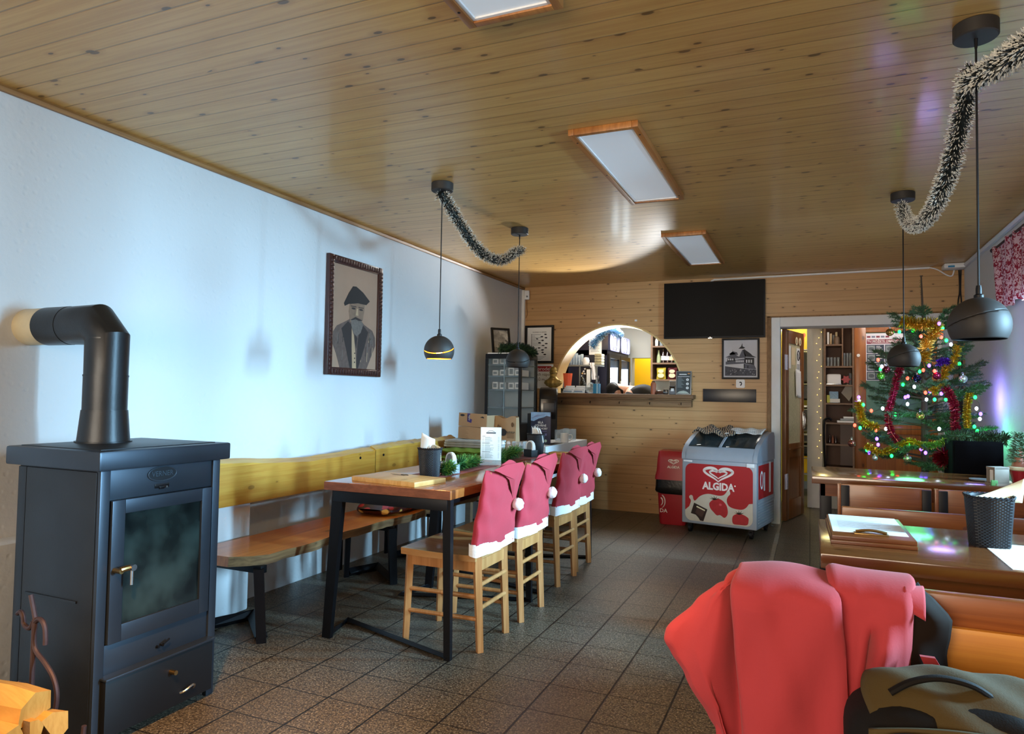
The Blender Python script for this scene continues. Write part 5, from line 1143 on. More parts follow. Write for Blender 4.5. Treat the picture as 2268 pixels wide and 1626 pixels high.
for k in range(2):
    ya, yb = cy0+.02+k*.53, cy0+.53+k*.53
    s = MB()
    for b in ((ya, .3, ya+.045, 1.72), (yb-.045, .3, yb, 1.72), (ya+.045, .3, yb-.045, .35), (ya+.045, 1.67, yb-.045, 1.72)): s.box(cx1-.03, b[0], b[1], cx1, b[2], b[3])
    d = s.build('door', M_black, t); s = MB(); s.box(cx1-.018, ya+.045, .35, cx1-.014, yb-.045, 1.67); s.build('pane', M_glass, d)
    s = MB(); s.box(cx1, yb-.04, .9, cx1+.02, yb-.02, 1.4, .004); s.build('handle', M_chrome, d)
    Mq = MX.Translation((cx1-.004, (ya+yb)/2, 1.865)) @ MX.Rotation(R(90), 4, 'Z') @ MX.Rotation(R(90), 4, 'X')
    s = MB(); s.prism(ell(.075, .09, 28), Mq, .004, 0)
    for q in (.115, .15, .185, .215):
        s.tube([Mq @ V((q*math.cos(a), min(.098, max(-.098, .125*math.sin(a)*q/.12)), .002)) for a in [2*PI*i/30 for i in range(30)]], .006, 4, 1, closed=True)
    s.prism([(-.018, -.045), (.018, -.045), (.0, -.066)], Mq, .006, 2); s.prism(rc(-.012, .045, .012, .062), Mq, .006, 3); s.build('sign', [M_signglow, mat('sign_stripe', '#b9bde8', .4, emit=.5, var=0), mat('sign_blue', '#3038a0', .5, var=0), M_redplas], t)
    for z in (.62, .92, 1.18, 1.42): s = MB(); s.box(cx0+.05, ya+.01, z, cx1-.06, yb-.01, z+.012); s.build('shelf', M_chrome, t)
    s = MB(); s.box(cx0+.30, yb-.052, .36, cx1-.02, yb-.046, 1.57); s.build('light_strip', M_fridgeglow, t)
    for z, nm in ((.932, 'lower'), (1.192, 'upper')):
        for j in range(7):
            s = MB(); y = ya+.06+.065*j; s.lathe([(.001, 0), (.026, 0), (.026, .12), (.010, .165), (.010, .195), (.001, .195)], (.68, y, z), 10)
            single('beer_bottle', s, (M_bottleg, M_bottlec, M_bottled)[(j+k) % 3], 'drink bottle on the %s lit shelf of the %s cooler door' % (nm, ('left', 'right')[k]), 'bottle', 'bottles on the %s %s cooler shelf' % (nm, ('left', 'right')[k]))
fuzz('tinsel_garland', smooth_pts([(.60, 7.95, 1.80), (.68, 7.96, 1.90), (.75, 7.98, 1.985), (.80, 8.06, 2.005), (.815, 8.25, 1.995), (.82, 8.42, 1.97)], 5), .062, 1600, [M_tinblue, mat('tinsel_blue_pale', '#bcd8e8', .3, .3, var=.2)], 'pale blue tinsel draped over the top corner of the drinks cooler', 'tinsel garland', None, w=.003)
s = MB(); s.box(.56, cy0-.026, 1.705, .715, cy0-.022, 1.945); Mf = face_back(.637, cy0-.026, 1.825)
for i in range(5): s.prism(rc(-.055, -.085+.018*i, .05-.01*(i % 2), -.080+.018*i), Mf, .0006, 1)
single('paper_notice', s, [M_paper, M_grey], 'white typed notice on the dark side of the drinks cooler', 'notice')
s = MB(); s.tube(smooth_pts([(.30, 7.99, 2.03), (.345, 7.985, 1.99), (.365, 7.985, 1.93), (.35, 7.985, 1.86), (.36, 7.985, 1.78), (.37, 7.98, 1.70)], 6), .008, 6); single('white_hose', s, M_plaswhite, 'white hose hanging on the dark side of the drinks cooler', 'hose')
t = thing('wall_rack', 'metal rack of cups and towels in front of the dark cooler side', 'rack', (.45, 7.85, 1.2))
s = MB(); s.box(.26, 7.78, 1.555, .76, 7.95, 1.575, .002); s.box(.26, 7.78, 1.0, .28, 7.8, 1.56); s.box(.70, 7.78, 1.0, .72, 7.8, 1.56); s.box(.50, 7.78, 1.0, .515, 7.8, 1.56); s.box(.26, 7.78, 1.30, .72, 7.9, 1.315); s.build('frame', mat('rack_grey', '#7d8488', .4, .6), t)
s = MB(); s.box(.30, 7.80, .95, .72, 7.94, 1.30); s.build('cupboard', M_navy, t)
for i in range(8):
    x = .275+.034*i; vessel('stacked_cup', [(.001, 0), (.014, 0), (.018, .12+.01*(i % 3)), (.015, .12+.01*(i % 3)), (.001, .02)], x, 7.85, M_glassw, 'tall cup in the row on the grey bar rack', 'cup', 'cups in a row on the bar rack', 12, z=1.576)
s = MB(); s.lathe([(.001, 0), (.035, 0), (.042, .05), (.03, .085), (.001, .09)], (.565, 7.84, 1.576), 16); single('white_pot', s, M_white, 'white round pot at the end of the cup row in the bar', 'pot')
s = MB(); s.grid(lambda u, v: (.63+.055*u+.03*v, 7.775+.006*math.sin(u*9), 1.60-.20*v), 8, 10); s.grid(lambda u, v: (.63+.055*u+.03*v, 7.785+.006*math.sin(u*9), 1.60-.20*v), 8, 10); single('white_towel', s, M_fleece, 'white towel hanging from the bar rack', 'towel', ang=60)
s = MB(); s.box(.585, 7.765, 1.29, .655, 7.775, 1.54, .004, M=None); s.box(.598, 7.762, 1.31, .642, 7.766, 1.52, mi=1); single('price_strip', s, [M_dark, M_paper], 'narrow framed white strip hanging on the bar rack', 'sign')
for i in range(4):
    s = MB(); s.box(.68, 7.80, 1.577+.033*i, .765, 7.93, 1.607+.033*i, .006); single('paper_bundle', s, mat('bundle', '#a9a78e', .8, var=.3, vs=30), ('lowest', 'second', 'third', 'topmost')[i]+' paper bundle on the right end of the bar rack', 'paper bundle', 'paper bundles on the bar rack')
for i in range(8):
    s = MB(); x = .535+.035*(i % 2)+.02*(i % 3 == 0); s.prism(ell(.0105, .0105, 14), face_back(x, 7.795, 1.33+.028*i), .012); single('coffee_capsule', s, M_plaswhite, 'round pale capsule on the dark panel below the bar rack', 'capsule', 'round capsules on the dark bar panel')
for i, (x, h, m_) in enumerate(((.35, .20, M_glassw), (.43, .22, M_glassw), (.50, .2, M_glassw), (.70, .24, M_bottleg))):
    vessel('jug' if i < 3 else 'green_bottle', [(.001, 0), (.045, 0), (.05, h*.5), (.03, h*.8), (.032, h), (.028, h), (.001, h*.95)], x, 8.30+.02*i, m_, ('left glass jug on top of the drinks cooler', 'middle glass jug on top of the drinks cooler', 'right glass jug on top of the drinks cooler', 'tall green bottle on top of the drinks cooler')[i], 'jug' if i < 3 else 'bottle', z=1.971)
# open shelves on the grey bar wall
t = thing('bar_shelf_unit', 'dark wooden wall shelves with bottles at the right of the bar', 'shelf unit', (1.55, 9.12, 1.42))
s = MB(); s.box(1.09, 8.98, 1.44, 1.115, 9.25, 2.3); s.box(2.05, 8.98, 1.44, 2.075, 9.25, 2.3); s.build('side_panel', M_shelf, t)
for z in (1.44, 1.655, 1.875, 2.09): s = MB(); s.box(1.115, 8.98, z-.02, 2.05, 9.25, z); s.build('shelf', M_shelf, t)
s = MB(); s.box(1.115, 9.235, 1.44, 2.05, 9.25, 2.3); s.build('back', mat('unit_back', '#2b1d1a', .7), t)
for i, (x, m_, h) in enumerate(((1.175, M_bottlec, .17), (1.235, M_bottled, .185), (1.29, M_bottled, .18), (1.345, M_bottled, .17), (1.40, M_bottleg, .17), (1.46, M_bottled, .18))):
    t = thing('liquor_bottle', ('pale round-bodied', 'dark', 'brown', 'reddish', 'green', 'tall dark')[i]+' liquor bottle, place %s from the left on the middle bar shelf' % ('first', 'second', 'third', 'fourth', 'fifth', 'sixth')[i], 'bottle', (x, 9.08, 1.655), 0, 'liquor bottles on the middle bar shelf')
    s = MB(); s.lathe([(.001, 0), (.026, 0), (.028, h*.3), (.022 if i == 0 else .027, h*.55), (.011, h*.75), (.011, h), (.001, h)], (x, 9.08, 1.655), 16); s.build('glass', m_, t)
    if i: s = MB(); s.tube([(x, 9.08, 1.655+h*.2), (x, 9.08, 1.655+h*.5)], .0285, 16, cap=False); s.build('paper_label', (M_paper, M_paper, M_paperw, M_orange, M_paper)[i-1], t)
for i in range(5):
    x = 1.15+.06*i; vessel('jar', [(.001, 0), (.02, 0), (.022, .07), (.014, .09), (.014, .10), (.001, .10)], x, 9.06, (M_paper, M_glassw)[i % 2], 'small jar on the top visible bar shelf', 'jar', 'small jars on the upper bar shelf', 12, z=1.876)
for x, c1, lb in ((1.215, '#c8b83a', 'yellow snack bag on the lowest bar shelf'), (1.36, '#5a1a22', 'dark red snack bag on the lowest bar shelf'), (1.50, '#c8b83a', 'second yellow snack bag hidden behind the menu board')):
    t = thing('snack_bag', lb, 'snack bag', (x, 9.05, 1.44), 0, 'snack bags on the lowest bar shelf')
    s = MB(); s.grid(lambda u, v: (x+(u-.5)*.125*(1-.12*math.sin(PI*v)), 9.05-.032*math.sin(PI*v)*math.sin(PI*u), 1.44+.155*v), 10, 10); s.grid(lambda u, v: (x+(u-.5)*.125*(1-.12*math.sin(PI*v)), 9.05+.032*math.sin(PI*v)*math.sin(PI*u), 1.44+.155*v), 10, 10); s.build('bag', mat('bag_'+c1, c1, .3, .2), t, ang=60)
    s = MB(); s.prism(ell(.038, .022, 16), face_back(x, 9.020, 1.545), .003); s.prism(ell(.042, .03, 16), face_back(x, 9.022, 1.49), .003); s.build('print', M_paperw, t)
# ------------------------------------------------------------------ person bending behind the counter
t = thing('person', 'black-haired person in a dark top bending down behind the bar, face turned away', 'person', (1.2, 7.75, 0))
PY = 7.72
def skin(name, chain, edges, radii, mt, parent, sub=2):
    me = bpy.data.meshes.new(name); me.from_pydata([V(c)-parent.location for c in chain], edges, []); o = bpy.data.objects.new(name, me); COL.objects.link(o); o.parent = parent; me.materials.append(mt)
    md = o.modifiers.new('skin', 'SKIN'); md.use_smooth_shade = True
    for i, r_ in enumerate(radii):
        sv = me.skin_vertices[0].data[i]; sv.radius = r_ if isinstance(r_, tuple) else (r_, r_)
    me.skin_vertices[0].data[0].use_root = True
    o.modifiers.new('sub', 'SUBSURF').levels = sub; o.modifiers['sub'].render_levels = sub; return o
J = [(1.520, 7.90, 0.960), (1.400, 7.86, 1.110), (1.260, 7.82, 1.230), (1.140, 7.78, 1.295), (1.065, 7.75, 1.292), (1.000, 7.73, 1.280), (0.930, 7.71, 1.265),   # 0-6 pelvis, spine, neck, head
     (1.150, 7.64, 1.240), (1.060, 7.56, 1.030), (0.950, 7.58, 0.820), (0.920, 7.59, 0.760), (1.170, 7.95, 1.240), (1.050, 8.02, 1.030), (0.920, 7.98, 0.820), (.99, 7.97, .76),  # arms
     (1.520, 7.82, 0.880), (1.460, 7.80, 0.480), (1.540, 7.80, 0.080), (1.440, 7.78, 0.030), (1.520, 8.0, 0.880), (1.470, 8.02, 0.480), (1.560, 8.02, 0.080), (1.460, 8.03, 0.030)]
E_ = [(0, 1), (1, 2), (2, 3), (3, 4), (4, 5), (5, 6), (3, 7), (7, 8), (8, 9), (9, 10), (3, 11), (11, 12), (12, 13), (13, 14), (0, 15), (15, 16), (16, 17), (17, 18), (0, 19), (19, 20), (20, 21), (21, 22)]
RD = [.10, .10, .105, .065, .05, .095, .085, .06, .046, .036, .028, .06, .046, .036, .028, .085, .06, .045, .035, .085, .06, .045, .035]
skin('body', J, E_, RD, M_skin, t)
skin('shirt', [(1.500, 7.89, 1.000), (1.400, 7.86, 1.120), (1.270, 7.82, 1.235), (1.075, 7.765, 1.275), (1.160, 7.64, 1.240), (1.100, 7.59, 1.110), (1.180, 7.95, 1.240), (1.100, 7.99, 1.110)], [(0, 1), (1, 2), (2, 3), (3, 4), (4, 5), (3, 6), (6, 7)], [.145, .145, .152, .10, .072, .062, .072, .062], M_shirt, t)
skin('hair', [(0.995, 7.735, 1.292), (0.940, 7.715, 1.288), (.975, 7.70, 1.235)], [(0, 1), (1, 2)], [(.115, .115), (.14, .14), (.12, .12)], M_hair, t)
skin('trousers', [(1.520, 7.90, 0.960), (1.520, 7.82, 0.860), (1.460, 7.80, 0.480), (1.540, 7.80, 0.120), (1.520, 8.0, 0.860), (1.470, 8.02, 0.480), (1.560, 8.02, 0.120)], [(0, 1), (1, 2), (2, 3), (0, 4), (4, 5), (5, 6)], [.145, .10, .075, .062, .10, .075, .062], M_dark, t)
for side, c in ((0, (0.920, 7.59, .76)), (1, (.99, 7.97, .76))):
    for k in range(4):
        x0 = c[0]-.012*k+.02; ln = (.068, .08, .074, .056)[k]; skin('finger', [(x0, c[1]-.02+.013*k, c[2]-.03), (x0-.008, c[1]-.02+.013*k, c[2]-.03-ln*.55), (x0-.02, c[1]-.02+.013*k, c[2]-.03-ln)], [(0, 1), (1, 2)], [.0085, .008, .0065], M_skin, t, 1)
    skin('thumb', [(c[0]+.02, c[1]+.02, c[2]-.005), (c[0]+.03, c[1]+.03, c[2]-.04), (c[0]+.022, c[1]+.03, c[2]-.062)], [(0, 1), (1, 2)], [.010, .009, .007], M_skin, t, 1)
# shoes
for y in (7.79, 8.025):
    s = MB(); s.grid(lambda u, v: (1.60-.27*v, y+.045*math.cos(PI*u)*(1-.3*v), max(0, .075*math.sin(PI*u)*(1-.45*v))), 10, 10); s.grid(lambda u, v: (1.60-.27*v, y+.045*(1-2*u)*(1-.3*v), 0), 10, 10); s.build('shoe', M_dark, t, ang=70)

# ------------------------------------------------------------------ ice cream freezer and bin
t = thing('ice_cream_freezer', 'grey chest freezer with a red front reading ALGIDA and sliding glass lid', 'freezer', (2.262, 6.316, 0), R(-10.8))
M_fz = mat('freezer_grey', '#9aa2ae', .35, .15, var=.05); W2, DP = .33, .60
s = MB(); s.box(-W2, 0, .085, W2, DP, .655, .012, seg=3); s.build('body', M_fz, t, False)
prof = [(0, .655), (0, .70), (.03, .745), (.10, .795), (.22, .845), (.36, .885), (.50, .905), (.57, .90), (.60, .86), (.60, .655)]
s = MB(); Myz = MX(((0, 0, 1, 0), (1, 0, 0, 0), (0, 1, 0, 0), (0, 0, 0, 1)))
for x in (-W2-.004, W2-.036): s.prism(prof, MX.Translation((x, 0, 0)) @ Myz, .04)
s.prism([(0, .655), (0, .70), (.03, .745), (.07, .772), (.08, .735), (.06, .655)], MX.Translation((-W2+.03, 0, 0)) @ Myz, 2*W2-.06); s.prism([(.52, .655), (.52, .905), (.57, .90), (.60, .86), (.60, .655)], MX.Translation((-W2+.03, 0, 0)) @ Myz, 2*W2-.06)
s.build('lid_surround', M_fz, t, False)
for k, (xa, xb) in enumerate(((-W2+.036, .0), (-.01, W2-.036))):
    s = MB(); s.grid(lambda u, v: (xa+(xb-xa)*u, .06+.46*v, .768+.150*math.sin(v*PI/2*.95)-.004*k), 2, 12); o = s.build('glass_lid', M_glassd, t, False); o.modifiers.new('th', 'SOLIDIFY').thickness = .004
    s = MB(); s.tube([(xa if k else xb, .06+.46*v/12, .772+.150*math.sin(v/12*PI/2*.95)) for v in range(13)], .008, 6); s.build('lid_rail', M_fz, t, False)
s = MB(); s.box(-W2+.03, .03, .60, W2-.03, DP-.04, .66); s.build('contents', mat('ice_cream_boxes', '#5a5f62', .5, var=.6, vs=14), t, False)
Mf = MX.Rotation(R(90), 4, 'X') @ MX.Translation((0, 0, .0005))
s = MB(); s.prism([(x, y+.365) for x, y in rrect(.595, .51, .06, 7)], Mf, .002); s.build('front_print', M_red, t, False)
def heart(k, cx, cy):
    out = []
    for i in range(64):
        a = 2*PI*i/64; out.append(V((cx+k*16*math.sin(a)**3, cy+k*(13*math.cos(a)-5*math.cos(2*a)-2*math.cos(3*a)-math.cos(4*a))*.56, 0)))
    return out
def heart_logo(mb, M, cx, cy, k, mi):
    """two nested heart-shaped strokes, each open at the bottom like a swirl, thick on the sides"""
    for kk, w, a0, a1, dy in ((1.0, .92, 4, 59, 0), (.60, .80, 5, 64+4, -.4), ):
        h = heart(k*kk, cx, cy+dy*k); n = len(h); st = 32
        pts = []
        for i in range(n):
            q = (i+st+3) % n
            pts.append((h[q], i))
        pts = pts[:n-5]
        for (p, i), (p2, j) in zip(pts, pts[1:]):
            f = lambda t_: k*(.9+2.7*math.sin(PI*min(1, t_/(len(pts)-1)))**.8)*w*(1 if kk == 1 else .8)
            d = (p2-p); nn = V((-d.y, d.x, 0)).normalized() if d.length > 0 else V((0, 1, 0))
            wa, wb = f(i), f(j)
            mb.prism([(p.x, p.y), (p2.x, p2.y), (p2.x-nn.x*wb, p2.y-nn.y*wb), (p.x-nn.x*wa, p.y-nn.y*wa)], M, .0008, mi)
s = MB(); Mf2 = Mf @ MX.Translation((0, 0, .002))
heart_logo(s, Mf2, .0, .545, .0086, 0)
text_into(s, 'ALGIDA', .088, Mf2 @ MX.Translation((.0, .428, .0004)), 0, .0004, bold=.0035, sx=.88)
s.prism(ell(.007, .007, 12, .146, .447), Mf2, .0005, 0)
s.build('logo', mat('logo_cream', '#e8d8d0', .4, var=0), t, False)
s = MB(); cr = [(-.2975, .20), (-.26, .235), (-.245, .285), (-.262, .315), (-.25, .335), (-.23, .33), (-.222, .30), (-.205, .29), (-.16, .335), (-.09, .36), (.0, .352), (.045, .36), (.07, .385), (.08, .405), (.10, .40), (.105, .375), (.085, .35), (.075, .315), (.09, .275), (.13, .255), (.20, .25), (.24, .27), (.265, .305), (.297, .31), (.2975, .17)]+[(.2375+.06*math.cos(R(a)), .17+.06*math.sin(R(a))) for a in range(0, -91, -15)]+[(-.2375+.06*math.cos(R(a)), .17+.06*math.sin(R(a))) for a in range(-90, -181, -15)]
cr = cr[:1]+[(p.x, p.y) for p in smooth_pts([(x, y, 0) for x, y in cr[1:23]], 4)]+cr[23:]; s.prism(cr, Mf2, .0006, 0)
sq = lambda l: [(p.x, p.y) for p in smooth_pts([(x, y, 0) for x, y in l], 4, True)]
Mc3 = Mf2 @ MX.Translation((0, 0, .0005))
s.prism([(-.215, .27), (-.095, .222), (-.13, .115), (-.16, .118), (-.175, .14), (-.20, .165), (-.245, .175)], Mc3, .001, 1); s.prism([(-.19, .245), (-.115, .215), (-.118, .205), (-.195, .235)], Mc3, .0016, 3); s.prism([(-.185, .232), (-.12, .206), (-.14, .15), (-.165, .155), (-.205, .185)], Mc3, .0013, 4)
s.prism(sq([(-.075, .285), (-.02, .325), (.03, .318), (.07, .28), (.085, .23), (.08, .19), (.055, .165), (.02, .185), (-.01, .18), (-.04, .205), (-.07, .24)]), Mc3, .001, 2); s.prism(sq([(.13, .19), (.19, .215), (.255, .19), (.262, .16), (.25, .125), (.19, .12), (.13, .125)]), Mc3, .001, 2)
for c, rr in (((-.03, .315), .05), ((.185, .21), .05)):
    for a in (30, 65, 100, 135, 165): s.prism([(c[0]-.006*math.sin(R(a)), c[1]+.006*math.cos(R(a))), (c[0]+.006*math.sin(R(a)), c[1]-.006*math.cos(R(a))), (c[0]+rr*math.cos(R(a)), c[1]+rr*math.sin(R(a))*.7)], Mc3, .0015, 1)
s.prism(ell(.012, .01, 12, .02, .275), Mc3, .0016, 5)
s.build('cream_print', [mat('cream_splash', '#c9bfae', .45, var=.1), mat('choc_dark', '#2c1a16', .4, var=.1), mat('berry_red', '#b0242a', .4, var=.2, vs=60), M_cream, mat('choc_mid', '#4a3029', .4), mat('berry_light', '#d0505a', .4)], t, False)
s = MB(); s.box(-.315, -.006, .632, -.235, 0, .645, .002); s.box(.245, -.006, .615, .31, 0, .648, .002); s.build('sticker', M_plaswhite, t, False)
s = MB()
Ms = MX.Translation((W2+.0005, 0, 0)) @ MX.Rotation(R(90), 4, 'Z') @ MX.Rotation(R(90), 4, 'X')
s.prism(rc(.05, .34, .55, .63), Ms, .002, 0); s.prism(rc(.22, .40, .26, .56), Ms, .0025, 1); s.prism(ell(.05, .08, 16, .15, .50), Ms, .0025, 1); s.prism(ell(.03, .06, 16, .15, .50), Ms, .003, 0); s.prism(rc(.40, .37, .46, .64), Ms, .0025, 1); s.build('side_print', [M_red, M_plaswhite], t, False)
s = MB()
for i in range(9): s.box(W2, .05, .11+.024*i, W2+.006, .55, .12+.024*i, .002)
s.build('side_vent', M_fz, t, False)
for x in (-W2+.06, W2-.06):
    for y in (.06, DP-.06): s = MB(); s.cyl((x-.012, y, .035), (x+.012, y, .035), .035, n=16); s.box(x-.02, y-.02, .035, x+.02, y+.02, .086); s.build('castor', M_blackp, t, False)
Mz = MX.Translation((2.262, 6.316, 0)) @ MX.Rotation(R(-10.8), 4, 'Z')
s = MB(); s.grid(lambda u, v: Mz @ V((-.31+.36*u+.02*math.sin(v*7), .20+.34*v, .885+.045*math.sin(v*1.6)+.016*math.sin(u*14+v*5)+.010*math.sin(v*21+u*9)+.02*(1-v)*math.sin(u*5))), 26, 18)
qc = N('fur_cloth'); w_ = qc.n('ShaderNodeTexWave'); qc.set(w_.inputs['Vector'], qc.obj()); w_.inputs['Scale'].default_value = 16; w_.inputs['Distortion'].default_value = 6; qc.base(qc.mix(qc.sm(w_.outputs['Fac'], .45, .6), lin('#1a1a24'), lin('#a08a70'))); qc.b.inputs['Roughness'].default_value = .85
o = s.build('animal_print_cloth', qc.m, ang=80); o.modifiers.new('th', 'SOLIDIFY').thickness = .012; recentre(o); tag(o, 'dark striped cloth bunched on the left of the freezer lid', 'cloth')
s = MB(); s.grid(lambda u, v: Mz @ V((-.03+.33*u, .27+.16*v+.02*math.sin(u*3), (.772+.150*math.sin((.21+.16*v+.02*math.sin(u*3))/.46*PI/2*.95))+.012+.010*math.sin(u*8)**2)), 20, 8)
qn = N('printed_sheet'); bn = qn.n('ShaderNodeTexBrick'); qn.set(bn.inputs['Vector'], qn.obj()); bn.inputs['Scale'].default_value = 14; bn.inputs['Color1'].default_value = lin('#cfd2d4'); bn.inputs['Color2'].default_value = lin('#8f969c'); bn.inputs['Mortar'].default_value = lin('#f2f3f3'); bn.inputs['Mortar Size'].default_value = .04; qn.base(bn.outputs[0])
o = s.build('printed_sheet', qn.m, ang=80); o.modifiers.new('th', 'SOLIDIFY').thickness = .003; recentre(o); tag(o, 'white printed price sheet draped over the right freezer lid', 'price sheet')
s = MB(); s.tube(smooth_pts([(2.64, 6.72, .50), (2.665, 6.85, .44), (2.685, 7.0, .33), (2.675, 7.05, .18), (2.66, 6.99, .09), (2.645, 6.92, .10), (2.66, 6.98, .02), (2.68, 7.05, .006)], 5), .006, 6); single('power_cable', s, M_grey, 'grey cable running from the freezer down the door frame', 'cable')
t = thing('waste_bin', 'red waste bin with a black bag collar and ALGIDA lid beside the freezer', 'bin', (1.80, 6.78, 0))
def rbox(s, sec, mi=0, cx=1.80, cy=6.78):
    rings = [[s.bm.verts.new((cx+x, cy+y, z)) for x, y in rrect(w, d, r, 4)] for z, w, d, r in sec]
    for a, b in zip(rings, rings[1:]):
        n = len(a)
        for j in range(n): s.bm.faces.new((a[j], a[(j+1) % n], b[(j+1) % n], b[j])).material_index = mi
    for q in (rings[0][::-1], rings[-1]): s.bm.faces.new(q).material_index = mi
s = MB(); rbox(s, [(0, .24, .24, .04), (.015, .25, .25, .04), (.33, .29, .28, .05)]); s.build('bin_body', M_redplas, t)
s = MB(); rbox(s, [(.30, .305, .29, .05), (.315, .325, .31, .06), (.36, .33, .315, .06), (.43, .325, .31, .06)])
for v in s.bm.verts: v.co.z += .012*math.sin(v.co.x*37+v.co.y*29)*(v.co.z < .35); v.co.x += .006*math.sin(v.co.z*90+v.co.y*20)
s.build('bag_collar', mat('bin_bag', '#120f10', .35, bump=.5, bs=40), t, ang=50)
s = MB(); rbox(s, [(.425, .335, .32, .05), (.46, .33, .31, .05), (.50, .31, .30, .05), (.62, .29, .28, .04), (.69, .27, .25, .03), (.695, .26, .24, .03)]); s.build('bin_lid', M_redplas, t)
s = MB(); Mq = face_back(1.80, 6.78-.148, .0) @ MX.Rotation(R(-8), 4, 'X'); heart_logo(s, MX.Translation((1.815, 6.632, .600)) @ MX.Rotation(R(82), 4, 'X'), 0, 0, .0032, 0); text_into(s, 'ALGIDA', .032, MX.Translation((1.815, 6.629, .547)) @ MX.Rotation(R(84), 4, 'X'), 0, .0006, bold=.001)
Mq = MX.Translation((1.70, 6.638, .215)) @ MX.Rotation(R(93), 4, 'X')
for q, w in ((.030, .010), (.052, .010)): s.prism([(-.02+(q+w*math.sin(R(a+70)))*math.cos(R(a)), 1.3*(q+w*math.sin(R(a+70)))*math.sin(R(a))) for a in range(-60, 61, 10)]+[(-.02+q*math.cos(R(a)), 1.3*q*math.sin(R(a))) for a in range(60, -61, -10)], Mq, .001)
text_into(s, 'DA', .05, MX.Translation((1.722, 6.642, .130)) @ MX.Rotation(R(93), 4, 'X'), 0, .0006, bold=.001); s.build('bin_logo', mat('logo_cream', '#e8d8d0', .4, var=0), t)

# ------------------------------------------------------------------ hall : open door, bookcase, poster door
t = thing('door_1', None, None, (2.764, 7.36, 0), R(75)); t['kind'] = 'structure'
dw, dh, th = .62, 1.905, .04
s = MB()
for b in ((0, .01, .10, dh), (dw-.10, .01, dw, dh), (.10, .01, dw-.10, .20), (.10, .62, dw-.10, .76), (.10, dh-.13, dw-.10, dh)): s.box(b[0], -th/2, b[1], b[2], th/2, b[3], .003)
s.box(.10, -.010, .20, dw-.10, .010, .62); s.box(.09, -th/2-.016, .70, dw-.09, -th/2, .715, .003)
for sg in (-1, 1):
    for b in ((.10, .19, .115, .63), (dw-.115, .19, dw-.10, .63)): s.box(b[0], sg*.017-.004, b[1], b[2], sg*.017+.004, b[3])
s.build('door_leaf', M_door, t, False)
s = MB(); s.box(.10, -.006, .76, dw-.10, .006, dh-.13); s.build('pane', M_frost, t, False)
for z in (.32, 1.50):
    s = MB(); s.box(-.04, -th/2-.006, z, .0, -th/2, z+.15, .002); s.box(.004, -th/2-.006, z, .055, -th/2, z+.15, .002); s.cyl((0, -th/2-.006, z), (0, -th/2-.006, z+.15), .009, n=10)
    for q in (.02, .075, .13): s.cyl((.03, -th/2-.007, z+q), (.03, -th/2-.004, z+q), .006, n=8, mi=1)
    s.build('hinge', [mat('hinge_pale', '#b9bcd2', .4, .3), M_black], t, False)
s = MB(); s.prism(ell(.035, .085, 20), MX.Translation((dw+.002, 0, .98)) @ MX.Rotation(R(90), 4, 'Z') @ MX.Rotation(R(90), 4, 'X'), .05); s.box(dw-.05, -th/2-.004, .9, dw-.02, -th/2, 1.08, .002); s.build('handle', M_chrome, t, False)
Md = MX.Translation((2.764, 7.36, 0)) @ MX.Rotation(R(75), 4, 'Z')
def onpane(name, x0, z0, x1, z1, m_, lb, cat, group=None, off=-.009):
    s = MB(); s.box(x0, off, z0, x1, off+.0015, z1, M=Md); return single(name, s, m_, lb, cat, group)
for k, (x, z) in enumerate(((.36, dh-.095), (.48, dh-.095))):
    s = MB(); Mq = Md @ MX.Translation((x, -th/2, z)) @ MX.Rotation(R(90), 4, 'X'); s.prism(ell(.042, .042, 20), Mq, .001); s.prism([(-.012, -.025), (.012, -.025), (.01, .01), (0, .025), (-.01, .01)], Mq, .0016, 1); single('round_sticker', s, [M_cream, M_ink], ('left', 'right')[k]+' round pictogram sticker at the top of the open door', 'sticker', 'round stickers on the open door')
onpane('small_notice', .11, 1.52, .20, 1.75, M_paper, 'tall white notice at the left edge of the door glass', 'notice'); onpane('small_notice', .22, 1.56, .34, 1.74, M_paperw, 'cream typed notice in the middle of the door glass top', 'notice')
s = MB(); s.box(.40, -.009, 1.48, .51, -.0075, 1.74, M=Md); Mq = Md @ MX.Translation((.455, -.009, 1.665)) @ MX.Rotation(R(90), 4, 'X'); s.tube([Mq @ V((.038*math.cos(a), .05*math.sin(a), .001)) for a in [2*PI*i/20 for i in range(20)]], .006, 5, 1, closed=True); s.prism([(-.03, .032), (-.024, .038), (.03, -.032), (.024, -.038)], Mq, .002, 1)
for i in range(4): s.prism(rc(-.045, -.10-.014*i, .04, -.094-.014*i), Mq, .001, 1)
single('prohibition_sign', s, [M_paper, M_ink], 'prohibition sign at the right of the door glass', 'sign')
s = MB(); s.grid(lambda u, v: Md @ V((.33+.15*u+.02*v, -.016-.008*math.sin(u*8), 1.52-.28*v-.02*u)), 10, 10); o = s.build('white_cloth_strip', M_paper, ang=70); o.modifiers.new('th', 'SOLIDIFY').thickness = .003; recentre(o); tag(o, 'crumpled white sheet hanging on the door glass', 'paper')
